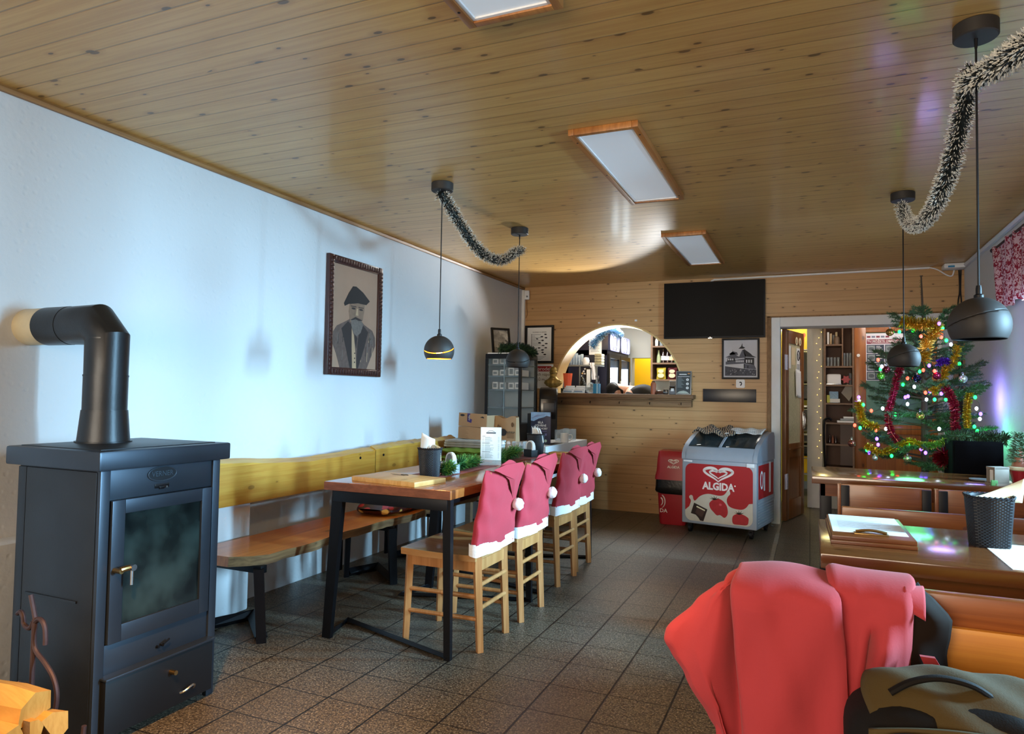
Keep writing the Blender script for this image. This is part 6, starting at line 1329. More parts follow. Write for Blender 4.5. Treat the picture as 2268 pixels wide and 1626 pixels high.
# kitchen rack behind the open door
t = thing('kitchen_rack', 'metal kitchen rack with dark ovens and trays behind the open door', 'rack', (3.0, 9.75, 0))
for nm, z0, z1, m_ in (('oven', 1.43, 1.83, mat('oven_grey', '#4a4a46', .4, .3)), ('oven', 1.20, 1.42, M_dark), ('drawer_front', .95, 1.10, M_dark), ('tray', .80, .92, M_chrome), ('tray', .66, .78, M_chrome), ('drawer_front', .50, .64, M_dark), ('tiled_front', .28, .49, M_yellow)):
    s = MB(); s.box(2.80, 9.5, z0, 3.35, 10.0, z1, .006); s.box(2.84, 9.494, z0+.02, 3.31, 9.5, z1-.03, mi=1); s.cyl((2.86, 9.47, z1-.02), (3.3, 9.47, z1-.02), .007, n=8, mi=2); s.build(nm, [m_, M_dark if nm != 'tiled_front' else M_yellow, M_chrome], t)
s = MB()
for x in (2.79, 3.36): s.box(x-.012, 9.49, 0, x+.012, 9.515, 1.85); s.box(x-.012, 9.99, 0, x+.012, 10.015, 1.85)
s.box(2.79, 9.49, 1.112, 3.36, 10.0, 1.13); s.box(2.79, 9.49, 1.83, 3.36, 10.0, 1.845); s.box(2.79, 9.49, .26, 3.36, 10.0, .28); s.build('frame', M_chrome, t)
for i in range(5):
    s = MB(); x = 2.86+.06*i; s.cyl((x, 9.8, 1.846), (x+.01, 9.8, 2.0+.03*(i % 2)), .006, n=6); s.prism(ell(.02, .03, 10), face_back(x+.01, 9.8, 2.02+.03*(i % 2)), .005); single('kitchen_utensil', s, (M_chrome, M_redplas)[i == 1], 'ladle-like utensil standing on the kitchen rack', 'utensil', 'utensils on the kitchen rack')
# bookcase in the hall
t = thing('hall_bookcase', 'tall narrow brown shelf unit full of mugs between white post and brown door', 'shelf unit', (3.29, 8.36, 0))
bx0, bx1, by0, by1 = 3.142, 3.436, 8.20, 8.495
s = MB(); s.box(bx0, by0, .42, bx0+.018, by1, 2.1); s.box(bx1-.018, by0, .42, bx1, by1, 2.1); s.box(3.318, by0, 1.575, 3.33, by1, 2.09); s.build('side_panel', M_shelf, t)
s = MB(); s.box(bx0+.018, by1-.012, .42, bx1-.018, by1, 2.1); s.build('back', M_shelfback, t)
SHZ = (.49, .735, .965, 1.175, 1.372, 1.573, 1.81)
for i, z in enumerate(SHZ):
    s = MB(); s.box(bx0+.018, by0-(.03 if i == 2 else 0), z-.018, bx1-.018 if z != 1.81 else 3.318, by1-.012, z); s.build('shelf', M_shelf, t)
s = MB(); s.box(3.30, by0+.004, .51, bx1-.018, by0+.016, .945); s.build('cupboard_door', mat('shelf_dark', '#4a3528', .5), t)
def sm_(name, mb, m_, lb, cat, grp=None): return single(name, mb, m_, lb, cat, grp)
for i in range(4):
    x = 3.185+.034*i; vessel('beer_mug', [(.001, 0), (.013, 0), (.016, .10), (.013, .10), (.001, .01)], x, 8.33, M_glassw, 'ribbed beer mug on the left of the hall mug shelf', 'mug', 'beer mugs on the hall shelf', 12, z=1.574)
for i in range(3):
    x = 3.348+.028*i; vessel('tall_glass', [(.001, 0), (.012, 0), (.014, .145), (.011, .145), (.001, .01)], x, 8.33, M_glassw, 'tall glass on the right of the hall mug shelf', 'glass', 'tall glasses on the hall shelf', 12, z=1.574)
s = MB(); s.box(3.17, 8.24, 1.373, 3.31, 8.42, 1.49, .02, seg=3); s.box(3.165, 8.235, 1.373, 3.315, 8.425, 1.385, .003, 1); sm_('toaster', s, [M_plaswhite, M_chrome], 'white toaster-like appliance on the middle hall shelf', 'toaster')
s = MB(); s.prism([((.05 if i % 2 == 0 else .03)*math.cos(2*PI*i/12), (.05 if i % 2 == 0 else .03)*math.sin(2*PI*i/12)) for i in range(12)], face_back(3.36, 8.27, 1.43), .02); sm_('red_star_ornament', s, M_redplas, 'red star-shaped ornament beside the white toaster', 'ornament')
s = MB(); s.box(3.39, 8.3, 1.373, 3.415, 8.4, 1.50, .004); sm_('grey_carton', s, M_grey, 'grey carton at the right end of the middle hall shelf', 'carton')
s = MB(); s.box(3.17, 8.25, 1.176, 3.20, 8.35, 1.26, .004); sm_('yellow_carton', s, mat('carton_lime', '#c8cc5a', .5), 'lime yellow carton on the lower hall shelf', 'carton')
s = MB(); s.box(3.195, 8.28, 1.176, 3.285, 8.42, 1.30, .004); s.box(3.20, 8.275, 1.18, 3.30, 8.285, 1.22, mi=1); sm_('blue_carton', s, [mat('carton_blue', '#9cc4e4', .5, var=.3, vs=60), M_paper], 'pale blue carton on the lower hall shelf', 'carton')
s = MB(); Mq = TR(3.40, 8.26, 1.176, R(-20), 0, 0); s.prism([(-.09, .11), (-.01, .02), (.02, .08), (.02, .18), (-.03, .21)], Mq @ MX.Rotation(R(90), 4, 'X'), .006); sm_('folded_sign', s, mat('pale_card', '#a9a296', .7), 'tilted grey card at the right of the lower hall shelf', 'card')
for i in range(3):
    s = MB(); s.box(3.27+.03*i, 8.19, .966+.022*i, 3.43, 8.42, .986+.022*i, .002); sm_('book', s, (M_paper, mat('book_grey', '#9fa6ac', .6), M_paper)[i], ('lowest', 'middle', 'topmost')[i]+' pale book lying on the hall worktop', 'book', 'books on the hall worktop')
for i in range(3):
    vessel('dark_bottle', [(.001, 0), (.012, 0), (.012, .05), (.005, .07), (.005, .085), (.001, .085)], 3.20+.03*i, 8.32, (M_bottled, M_terra)[i % 2], ('left', 'middle', 'right')[i]+' small bottle in the hall cupboard niche', 'bottle', 'small bottles in the hall niche', 12, z=.736)
for i in range(4):
    s = MB(); x = 3.175+.028*i; s.box(x, 8.30, 1.811, x+.02, 8.42, 1.95-.015*(i % 3), .003); sm_('hall_book', s, (M_paper, M_paperw, M_grey, M_cream)[i], ('first', 'second', 'third', 'fourth')[i]+' upright booklet from the left on the top hall shelf', 'book', 'booklets on the top hall shelf')
s = MB(); s.lathe([(.001, 0), (.03, 0), (.036, .03), (.03, .07), (.012, .09), (.001, .092)], (3.272, 8.27, 1.811), 16); sm_('teapot', s, mat('teapot_brown', '#7d6a58', .5), 'round brown pot on the top hall shelf', 'pot')
s = MB(); s.prism(ell(.013, .013, 16), face_back(3.345, 8.19, 2.02), .008); sm_('white_disc', s, M_white, 'small white disc at the top right of the hall shelf unit', 'disc')
s = MB(); s.tube(smooth_pts([(3.15, 8.185, .47), (3.142, 8.18, .7), (3.14, 8.18, .95), (3.155, 8.18, 1.0), (3.19, 8.18, 1.01), (3.215, 8.18, .985)], 5), .012, 8); sm_('walking_stick', s, M_dark, 'dark crooked walking stick leaning at the left edge of the hall shelves', 'walking stick')
# light string on the post
t = thing('fairy_lights', 'string of tiny warm lights running down the white hall post', 'string lights', (3.10, 8.46, .5))
P = []; rnd = random.Random(6)
for i in range(24): P.append((3.095+.035*((i*5 % 3)-1)*.6+rnd.uniform(-.008, .008), 8.455, 2.03-.064*i))
s = MB(); s.tube(P, .0015, 4); s.build('wire', M_plaswhite, t)
for p in P: s = MB(); s.ball((p[0], p[1]-.004, p[2]), .004, 8); s.build('bulb', M_fairy, t)
# brown hall door with the poster
t = thing('door_2', None, None, (3.85, 8.46, 0)); t['kind'] = 'structure'
s = MB(); a, b, zt = 3.45, 4.30, 2.08
for q in ((a, 0, a+.115, zt), (b-.115, 0, b, zt), (a+.115, 0, b-.115, .25), (a+.115, zt-.13, b-.115, zt), (a+.115, .85, b-.115, .95)): s.box(q[0], 8.44, q[1], q[2], 8.485, q[3], .004)
s.build('door_frame_rails', M_door2, t)
s = MB(); s.box(a+.11, 8.455, .94, b-.11, 8.465, zt-.12); s.build('pane', mat('door_glass_green', '#4e7a68', .25, var=.1, spec=.6), t); s = MB(); s.box(a+.11, 8.452, .24, b-.11, 8.466, .86); s.build('lower_panel', M_door2, t)
s = MB(); s.cyl((3.49, 8.44, 1.70), (3.49, 8.43, 1.70), .017, n=18); s.build('door_badge', M_white, t)
t = thing('order_poster', 'poster headed TU MÔŽETE OBJEDNAŤ taped to the brown hall door', 'poster', (3.745, 8.44, 1.425))
s = MB(); s.box(3.555, 8.448, 1.425, 3.935, 8.452, 1.94); s.build('sheet', mat('poster_white', '#d8d8e4', .4, var=.03), t)
Mf = face_back(3.745, 8.448, 1.425); s = MB(); s.prism(rc(-.172, .40, .172, .45), Mf, .0006, 0); text_into(s, 'TU MÔŽETE OBJEDNAŤ', .034, Mf @ MX.Translation((0, .428, .0008)), 1, .0003, bold=.0004, sx=.92); s.prism(rc(-.13, .408, .13, .412), Mf, .001, 1)
for i in range(5): s.prism(rc(-.17+.045*i, .468, -.135+.045*i, .487), Mf, .0006, (0, 3, 0, 3, 0)[i])
for r_ in range(4):
    for c in range(2):
        x0, y0 = -.172+.177*c, .30-.098*r_; s.prism(rc(x0, y0, x0+.167, y0+.09), Mf, .0006, 2); s.prism(rc(x0+.008, y0+.01, x0+.08, y0+.082), Mf, .001, 4)
        s.prism(ell(.028, .02, 14, x0+.045, y0+.045), Mf, .0014, 5)
        for i in range(3): s.prism(rc(x0+.092, y0+.07-.017*i, x0+.13+.012*((i+c) % 3), y0+.076-.017*i), Mf, .001, 1)
s.build('print', [M_maroon, M_paper, mat('poster_cell', '#27364f', .5, var=.1), mat('poster_mid', '#6a6f8a', .5, var=0), mat('poster_food', '#8f9aa0', .6, var=.4, vs=60), mat('poster_food_dark', '#5a646c', .6, var=.3, vs=60)], t)
# ------------------------------------------------------------------ right-hand tables
def right_table(x0, y0, x1, y1, lb):
    z = .75; t = thing('wooden_table', lb, 'table', ((x0+x1)/2, (y0+y1)/2, 0), 0, 'heavy wooden tables along the right wall')
    s = MB(); s.box(x0, y0, z-.045, x1, y1, z, .005); s.build('tabletop', M_rtab, t)
    s = MB(); s.box(x0+.05, y0+.05, z-.12, x1-.03, y0+.075, z-.045); s.box(x0+.05, y1-.075, z-.12, x1-.03, y1-.05, z-.045); s.box(x0+.05, y0+.05, z-.12, x0+.075, y1-.05, z-.045); s.build('apron', M_rtab2, t)
    for x in (x0+.08, x1-.1):
        for y in (y0+.085, y1-.085): s = MB(); s.box(x-.03, y-.03, 0, x+.03, y+.03, z-.045, .003); s.build('leg', M_black, t)
    return t
right_table(3.032, 2.285, 4.22, 2.935, 'near wooden table with the clipboard menu, behind the pink jacket')
right_table(3.012, 4.55, 4.22, 5.20, 'far wooden table reflecting the christmas lights, before the tree')
# chairs with board backs drawn up to the far table
for x0, lb in ((3.137, 'left wooden chair with dark uprights, back to the camera, at the far right table'), (3.583, 'right wooden chair with dark uprights, back to the camera, behind the basket')):
    t = thing('board_back_chair', lb, 'chair', (x0+.22, 4.25, 0), 0, 'board-backed chairs at the far right table')
    w = .44; s = MB(); s.box(x0+.02, 4.092, .46, x0+w-.005, 4.11, .762, .004); s.box(x0, 4.075, .44, x0+.018, 4.105, .765, .003); s.build('backrest', M_rback, t)
    for x in (x0+.036, x0+w-.03): s = MB(); s.box(x-.02, 4.07, .0, x+.02, 4.094, .757, .003); s.build('leg', M_black, t)
    for x in (x0+.036, x0+w-.03): s = MB(); s.box(x-.018, 4.46, .0, x+.018, 4.485, .44, .003); s.build('leg', M_black, t)
    s = MB(); s.box(x0, 4.08, .44, x0+w, 4.50, .465, .005); s.build('seat', M_rback, t)
def slab_bench(x0, x1, yb, ys0, ys1, zt, zb, lb, knots=False):
    t = thing('backed_bench', lb, 'bench', ((x0+x1)/2, (ys0+ys1)/2, 0), 0, 'backed benches along the right tables')
    s = MB(); s.box(x0, yb-.016, zb, x1, yb+.016, zt, .006); s.build('backrest', M_rback, t)
    s = MB(); s.box(x0+.02, ys0, .415, x1, ys1, .45, .005); s.build('seat', M_rback, t)
    for x in (x0+.10, x1-.12):
        yy = yb-.03 if ys1 > yb else yb+.03
        s = MB(); s.box(x-.025, yb+(.017 if ys0 >= yb-.05 else -.045), 0, x+.025, yb+(.045 if ys0 >= yb-.05 else -.017), zt-.04, .003); s.build('leg', M_black, t)
        yf = ys1-.06 if ys0 >= yb-.05 else ys0+.06
        s = MB(); s.box(x-.02, yf-.02, 0, x+.02, yf+.02, .415, .003); s.build('leg', M_black, t)
    if knots:
        for x in knots: s = MB(); s.cyl((x, yb-.017, (zt+zb)/2), (x, yb-.0155, (zt+zb)/2), .014, n=14); s.build('plug', M_tedge, t)
    return t
slab_bench(3.132, 4.2, 3.42, 2.99, 3.39, .738, .62, 'bench with a plain board back between the two right tables', knots=(3.24, 3.60))
t = slab_bench(2.90, 4.2, 1.605, 1.12, 1.585, .834, .765, 'near orange bench in the lower right corner carrying the jacket and backpack')
s = MB(); s.box(2.91, 1.572, .47, 4.2, 1.592, .776, .006); s.build('back_panel', M_rlow, t, label='honey-coloured lower board with the warm light painted in')
# things on the near right table
Z2 = .75
t = thing('clipboard_menu', 'wooden clipboard holding white menu sheets on the near right table', 'clipboard', (3.18, 2.70, Z2))
Mc = MX.Translation((3.182, 2.70, Z2)) @ MX.Rotation(R(1), 4, 'Z')
s = MB(); s.box(-.122, -.245, 0, .122, .20, .012, .003, M=Mc); s.box(-.118, -.235, .012, .122, .195, .026, .003, M=Mc); s.build('board', M_rtab2, t)
s = MB(); s.box(-.112, -.165, .026, .108, .192, .0275, M=Mc); s.build('menu_sheet', M_paper, t)
s = MB(); rnd = random.Random(9)
for i in range(20): s.prism(rc(-.09, -.14+.0165*i, -.09+rnd.uniform(.08, .17), -.137+.0165*i), Mc, .0003, z0=.0275)
s.build('print', mat('faint_print', '#b4b8bc', .7, var=0), t)
s = MB(); s.box(-.05, -.19, .0265, .05, -.155, .030, .001, M=Mc); s.tube([Mc @ V((x, -.172, .031+.008*math.cos(x*30))) for x in [-.045+.01*i for i in range(10)]], .005, 6); s.build('clip', M_brass, t)
s = MB(); s.box(3.515, 2.305, Z2, 3.75, 2.70, Z2+.002); single('menu_sheet', s, M_paper, 'white sheet lying on the near right table at the photo edge', 'paper')
basket(3.532, 2.66, Z2, .054, .066, .160, 'black wicker basket with a beige napkin on the near right table')
s = MB(); s.grid(lambda u, v: (3.475+.15*u+.012*v, 2.635+.05*u+.02*math.sin(u*3)*v, Z2+.140+v*(.018+.062*u**1.5)), 16, 6)
o = s.build('beige_napkin', M_paperw, ang=80); o.modifiers.new('th', 'SOLIDIFY').thickness = .003; recentre(o); tag(o, 'big beige napkin with a pointed right corner in the right black basket', 'napkin')
# things on the far right table
t = thing('napkin_stand', 'grey wooden napkin stand at the right end of the far right table', 'napkin stand', (3.965, 4.63, Z2))
Mq = TR(3.965, 4.63, Z2, R(30)); M_gw = mat('grey_wood', '#8f8478', .7, var=.2)
s = MB(); s.box(-.045, -.04, 0, .045, .04, .012, M=Mq); s.box(-.045, -.03, .012, .045, -.018, .10, .004, M=Mq); s.box(-.045, .018, .012, .045, .03, .10, .004, M=Mq); s.box(-.045, -.03, .088, .045, .03, .10, M=Mq); s.build('frame', M_gw, t)
s = MB(); s.box(-.04, -.012, .012, .04, .012, .085, .004, M=Mq); s.build('napkins', M_white, t)
s = MB(); s.box(3.925, 4.575, Z2, 3.955, 4.60, Z2+.028, .003); single('green_box', s, mat('mint_green', '#6fc07a', .5), 'tiny green box beside the napkin stand', 'box')
s = MB(); s.lathe([(.001, 0), (.045, 0), (.06, .006), (.062, .012), (.04, .008), (.001, .008)], (3.92, 4.80, Z2), 20); single('saucer', s, M_grey, 'small dark saucer left of the napkin stand', 'saucer')
t = thing('potted_fir_sprig', 'small red wrapped pot with fir sprigs at the right edge of the far table', 'potted plant', (4.12, 4.86, Z2))
s = MB(); s.lathe([(.001, 0), (.036, 0), (.052, .075), (.046, .075), (.032, .01), (.001, .01)], (4.12, 4.86, Z2), 20); s.build('pot', M_redplas, t); s = MB(); s.lathe([(.050, .066), (.060, .072), (.060, .085), (.05, .09), (.048, .07)], (4.12, 4.86, Z2), 20, cap=False); s.build('rim', M_cream, t)
s = MB(); s.lathe([(.045, .08), (.012, .20), (.001, .205)], (4.12, 4.86, Z2), 14); s.build('cone', M_terra, t)
s = MB(); rnd = random.Random(12)
for i in range(900):
    k = rnd.random(); p = V((4.125+rnd.gauss(0, .012), 4.86+rnd.gauss(0, .012), Z2+.10+.18*k)); a = rnd.random()*6.283; e = p+V((.05*math.cos(a)*(1.1-k*.6), .05*math.sin(a)*(1.1-k*.6), .012)); w = V((0, 0, .0014)); s.faces([p-w, p+w, e+w, e-w], [(0, 1, 2, 3)])
s.build('sprigs', M_needle, t)
s = MB(); s.ball((4.20, 5.05, Z2+.16), .07, 18, sz=1.0); s.cyl((4.20, 5.05, Z2), (4.20, 5.05, Z2+.10), .05, n=16); single('white_lantern', s, M_white, 'rounded white ornament behind the red pot at the wall', 'ornament')
s = MB(); s.lathe([(.001, 0), (.015, 0), (.02, .012), (.012, .022), (.001, .022)], (4.02, 4.66, Z2), 12); single('tealight', s, M_cream, 'small cream tealight right of the napkin stand', 'candle')
# ------------------------------------------------------------------ black box, curtain
t = thing('black_cabinet', 'black boxy cabinet behind the far right table under the tree branches', 'cabinet', (4.0, 5.48, 0))
s = MB(); s.box(3.858, 5.31, .03, 4.14, 5.62, .953, .012, seg=3); s.build('case', mat('speaker_black', '#08070a', .9, bump=.2, bs=150, spec=.1), t); s = MB(); s.box(3.872, 5.303, .06, 4.126, 5.312, .93, .004); s.build('front_cloth', mat('speaker_cloth', '#070609', .95, bump=.3, bs=220, spec=.1), t)
s = MB(); 
for x in (3.89, 4.11): s.box(x-.02, 5.33, 0, x+.02, 5.37, .03); s.box(x-.02, 5.56, 0, x+.02, 5.60, .03)
s.build('foot', M_blackp, t)
fuzz('fir_branch', smooth_pts([(3.84, 5.42, .975), (3.92, 5.36, .985), (4.02, 5.38, .975), (4.12, 5.42, .985), (4.19, 5.46, .965)], 4), .05, 900, [M_needle, mat('fir_dark_branch', '#1c2620', .7, var=.3)], 'dark fir branch lying along the top of the black cabinet', 'greenery', None, w=.0022, core=.008)
qc = N('curtain_cloth'); c_ = qc.obj(); n1 = qc.noise(c_, 42, 2, .5, 1.2); n2 = qc.noise(c_, 70, 2, .5, .5); qc.base(qc.mix(qc.math('MAXIMUM', qc.sm(n1, .50, .54), qc.sm(n2, .55, .58)), lin('#8f1830'), lin('#d8b4bc'))); qc.b.inputs['Roughness'].default_value = .9; qc.b.inputs['Transmission Weight'].default_value = 0
# thin cloth lets the daylight through
tl = qc.n('ShaderNodeBsdfTranslucent'); mx = qc.n('ShaderNodeMixShader'); mx.inputs[0].default_value = .14; qc.t.links.new(qc.b.outputs[0], mx.inputs[1]); qc.t.links.new(tl.outputs[0], mx.inputs[2]); qc.t.links.new(qc.b.inputs['Base Color'].links[0].from_socket, tl.inputs[0]); qc.t.links.new(mx.outputs[0], qc.t.nodes['Material Output'].inputs['Surface'])
def valance(y0, y1, flare, lb):
    t = thing('curtain', lb, 'curtain', (4.2, (y0+y1)/2, 1.84), 0, 'red patterned window valances')
    s = MB(); s.grid(lambda u, v: (4.205+.018*math.sin(u*62)*(1-.4*v)+.010*math.sin(u*23), y0+(y1-y0)*u-flare*(1-v)*(u**6), 1.85+.455*v+.012*math.sin(u*40)*(1-v)), 110, 10); s.build('cloth', qc.m, t, ang=80)
    s = MB(); s.cyl((4.205, y0-.06, 2.295), (4.205, y1+.05, 2.295), .008, n=10); s.ball((4.205, y1+.06, 2.295), .016, 12); s.ball((4.205, y0-.07, 2.295), .016, 12)
    for y in (y0-.03, y1+.03): s.cyl((4.205, y, 2.295), (4.27, y, 2.295), .006, n=8)
    s.build('rod', M_iron, t)
valance(4.12, 5.80, .15, 'red and white patterned valance over the far window at the right edge')
valance(1.45, 3.15, .05, 'red and white patterned valance over the near window, out of the photo')

# ------------------------------------------------------------------ christmas tree
TX, TY = 3.79, 5.93
t = thing('christmas_tree', 'sparse christmas tree in the right corner beside the doorway', 'christmas tree', (TX, TY, 0))
s = MB(); s.tube([(TX, TY, .05), (TX-.005, TY, .8), (TX-.008, TY, 1.5), (TX-.01, TY, 1.8), (TX-.02, TY, 2.14), (TX-.02, TY, 2.15)], [.03, .025, .016, .009, .005, .012], 8); s.build('trunk', mat('fir_bark', '#4a3d33', .9, var=.2), t)
s = MB(); s.lathe([(.001, 0), (.13, 0), (.15, .22), (.14, .22), (.12, .05), (.001, .05)], (TX, TY, 0), 20); s.build('pot', M_terra, t)
s = MB(); br = MB(); rnd = random.Random(21); nd = []
def needles(pts, n, ln):
    d = [0]
    for a, b in zip(pts, pts[1:]): d.append(d[-1]+(b-a).length)
    for i in range(n):
        q = rnd.random()*d[-1]; k = min(max(j for j in range(len(d)) if d[j] <= q), len(pts)-2); p = pts[k].lerp(pts[k+1], (q-d[k])/max(1e-6, d[k+1]-d[k])); tg = (pts[k+1]-pts[k]).normalized()
        a = V((rnd.gauss(0, 1), rnd.gauss(0, 1), rnd.gauss(0, .8)))+tg*1.1; a.normalize(); e = p+a*ln*rnd.uniform(.7, 1.1); w = a.cross(V((rnd.random(), rnd.random(), rnd.random()))).normalized()*.0016
        nd.append((p-w, p+w, e+w*.5, e-w*.5))
for wz, n, ln, dr in ((.78, 9, .50, -.06), (.92, 9, .50, 0), (1.07, 9, .47, .02), (1.22, 8, .43, .05), (1.38, 8, .37, .08), (1.54, 7, .30, .08), (1.68, 5, .20, .06), (1.78, 4, .13, .04)):
    for i in range(n):
        a = 2*PI*(i+.5*rnd.random())/n+wz*3; dx, dy = math.cos(a), math.sin(a); l_ = ln*rnd.uniform(.82, 1.12)
        l_ = min(l_, (4.22-TX)/dx if dx > .2 else 9, (7.0-TY)/dy if dy > .2 else 9)
        if wz < 1.1 and dx > .1 and dy < -.1: l_ *= .35
        hz = rnd.uniform(-.07, .07); tl = rnd.uniform(-.10, .10)
        pts = [V((TX+dx*l_*k, TY+dy*l_*k, wz+hz*1+(.02*rnd.uniform(-1, 1)+.05+tl)*k+dr*k*k)) for k in (0, .3, .6, .85, 1)]
        br.tube(pts, [.009, .007, .005, .004, .002], 5); needles(pts[1:], int(420*l_/.45), .027)
        for k in (.35, .55, .75, .9):
            for sg in (-1, 1):
                p0 = V((TX+dx*l_*k, TY+dy*l_*k, wz+hz+dr*k*k+(.05+tl)*k)); b = a+sg*.75; ll = l_*(1-k)*.55+.05
                p1 = p0+V((math.cos(b)*ll, math.sin(b)*ll, .015))
                if p1.x > 4.24: continue
                br.tube([p0, p1], [.004, .0015], 4); needles([p0, p1], int(190*ll/.15), .025)
lead = [V((TX-.01, TY, 1.75)), V((TX-.02, TY, 1.98)), V((TX-.03, TY, 2.12))]; needles(lead, 40, .010)
for q in nd: s.faces(q, [(0, 1, 2, 3)])
br.build('branches', mat('fir_twig', '#4d4234', .9), t); fo = s.build('foliage', M_needle, t); fo['kind'] = 'stuff'
def strand(pts, n, mats, lb, r=.034):
    return fuzz('tinsel_strand', smooth_pts(pts, 5), r, n, mats, lb, 'tinsel', 'tinsel strands on the christmas tree', w=.0022, core=.005)
GO = [M_tingold, mat('tinsel_gold_pale', '#b8a83a', .3, .6, var=.3, vs=60)]; RE = [M_tinred, M_tinred]
strand([(3.60, 5.62, 1.78), (3.70, 5.58, 1.75), (3.80, 5.60, 1.755), (3.81, 5.59, 1.69), (3.76, 5.60, 1.65), (3.75, 5.58, 1.57), (3.735, 5.60, 1.49)], 1500, GO, 'bushy gold tinsel strand at the top of the christmas tree', .05)
strand([(3.95, 5.62, 1.60), (3.916, 5.59, 1.49), (3.875, 5.62, 1.429), (3.843, 5.59, 1.349), (3.79, 5.62, 1.27)], 900, GO, 'gold tinsel strand running diagonally down the right of the tree')
strand([(3.60, 5.60, 1.48), (3.585, 5.60, 1.42), (3.563, 5.585, 1.331), (3.541, 5.60, 1.218), (3.517, 5.59, 1.121), (3.525, 5.60, 1.008), (3.575, 5.59, .92)], 1300, RE, 'dark red tinsel strand hanging down the left of the tree', .03)
strand([(3.86, 5.61, 1.32), (3.903, 5.58, 1.224), (3.926, 5.60, 1.146), (3.915, 5.58, 1.069), (3.933, 5.60, 1.00)], 1000, RE, 'dark red tinsel strand hanging down the right of the tree', .034)
strand([(3.33, 5.63, 1.20), (3.338, 5.60, 1.12), (3.35, 5.59, 1.07), (3.396, 5.61, 1.03), (3.46, 5.60, 1.02)], 800, GO, 'gold tinsel strand on the far left branches of the tree')
strand([(4.01, 5.60, 1.27), (3.993, 5.59, 1.179), (3.992, 5.60, 1.10), (3.994, 5.59, 1.03)], 700, GO, 'gold tinsel strand hanging at the far right of the tree', .028)
strand([(3.37, 5.62, .885), (3.465, 5.58, .838), (3.567, 5.60, .88), (3.648, 5.58, .924), (3.73, 5.59, .89)], 1000, GO, 'gold tinsel strand swagged along the bottom left of the tree', .03)
strand([(3.72, 5.62, .895), (3.80, 5.59, .905), (3.85, 5.60, .925), (3.90, 5.58, .945)], 600, [M_greenlt, GO[1]], 'green-gold tinsel strand along the bottom right of the tree', .03)
strand([(3.825, 5.60, 1.472), (3.86, 5.58, 1.497), (3.89, 5.60, 1.476)], 450, [M_tinviolet, M_tinviolet], 'short violet tinsel strand at the right of the tree', .026)
t = thing('tree_lights', 'string of green, violet, white and red lights wound through the christmas tree', 'string lights', (3.7, 5.7, .8))
BP = [(3.828, 5.56, 1.75, 1), (3.864, 5.66, 1.727, 0), (3.693, 5.76, 1.724, 0), (3.591, 5.61, 1.703, 0), (3.814, 5.71, 1.697, 2), (3.718, 5.56, 1.664, 3), (3.886, 5.66, 1.64, 0), (3.929, 5.76, 1.618, 2), (3.848, 5.61, 1.659, 3), (3.463, 5.71, 1.508, 3), (3.474, 5.56, 1.452, 2), (3.473, 5.66, 1.437, 0), (3.734, 5.76, 1.424, 0), (3.773, 5.61, 1.46, 1), (3.971, 5.71, 1.477, 0), (3.798, 5.56, 1.42, 3), (3.645, 5.66, 1.372, 3), (3.627, 5.76, 1.328, 0), (3.681, 5.61, 1.31, 2), (3.636, 5.71, 1.236, 1), (3.636, 5.56, 1.242, 1), (3.756, 5.66, 1.27, 3), (3.798, 5.76, 1.281, 1), (3.845, 5.61, 1.264, 1), (3.887, 5.71, 1.224, 0), (3.797, 5.56, 1.222, 0), (3.332, 5.66, 1.231, 1), (3.34, 5.76, 1.204, 2), (3.358, 5.61, 1.176, 0), (3.417, 5.71, 1.133, 3), (3.478, 5.56, 1.153, 2), (3.644, 5.66, 1.187, 2), (3.775, 5.76, 1.222, 2), (4.044, 5.61, 1.242, 0), (4.07, 5.71, 1.164, 2), (4.065, 5.56, 1.129, 1), (4.079, 5.66, 1.093, 2), (4.065, 5.76, 1.036, 0), (4.055, 5.61, 1.011, 0), (3.307, 5.71, 1.023, 3), (3.334, 5.56, 1.01, 0), (3.442, 5.66, .993, 3), (3.515, 5.76, 1.002, 2), (3.562, 5.61, 1.112, 0), (3.653, 5.71, .895, 0), (3.44, 5.56, .936, 1), (3.456, 5.66, .889, 1), (3.581, 5.76, .872, 3), (3.537, 5.61, .816, 0), (3.732, 5.71, .866, 1), (3.74, 5.56, .851, 1), (3.383, 5.66, .847, 0), (3.405, 5.76, .821, 1), (3.83, 5.61, 1.018, 2), (3.75, 5.71, 1.432, 3)]
for x, y, z, k in BP:
    s = MB(); s.ball((x, y, z), .0105, 8, sz=1.3); s.build(('green_bulb', 'violet_bulb', 'white_bulb', 'red_bulb')[k], BULB[k], t)
o_ = sorted(BP, key=lambda b: (round(b[2]*6), b[0]*(1 if round(b[2]*6) % 2 else -1)))
s = MB(); s.tube(smooth_pts([(b[0], b[1]+.01, b[2]-.006) for b in o_], 3), .0016, 4); s.build('wire', mat('wire_green', '#12261a', .6), t)
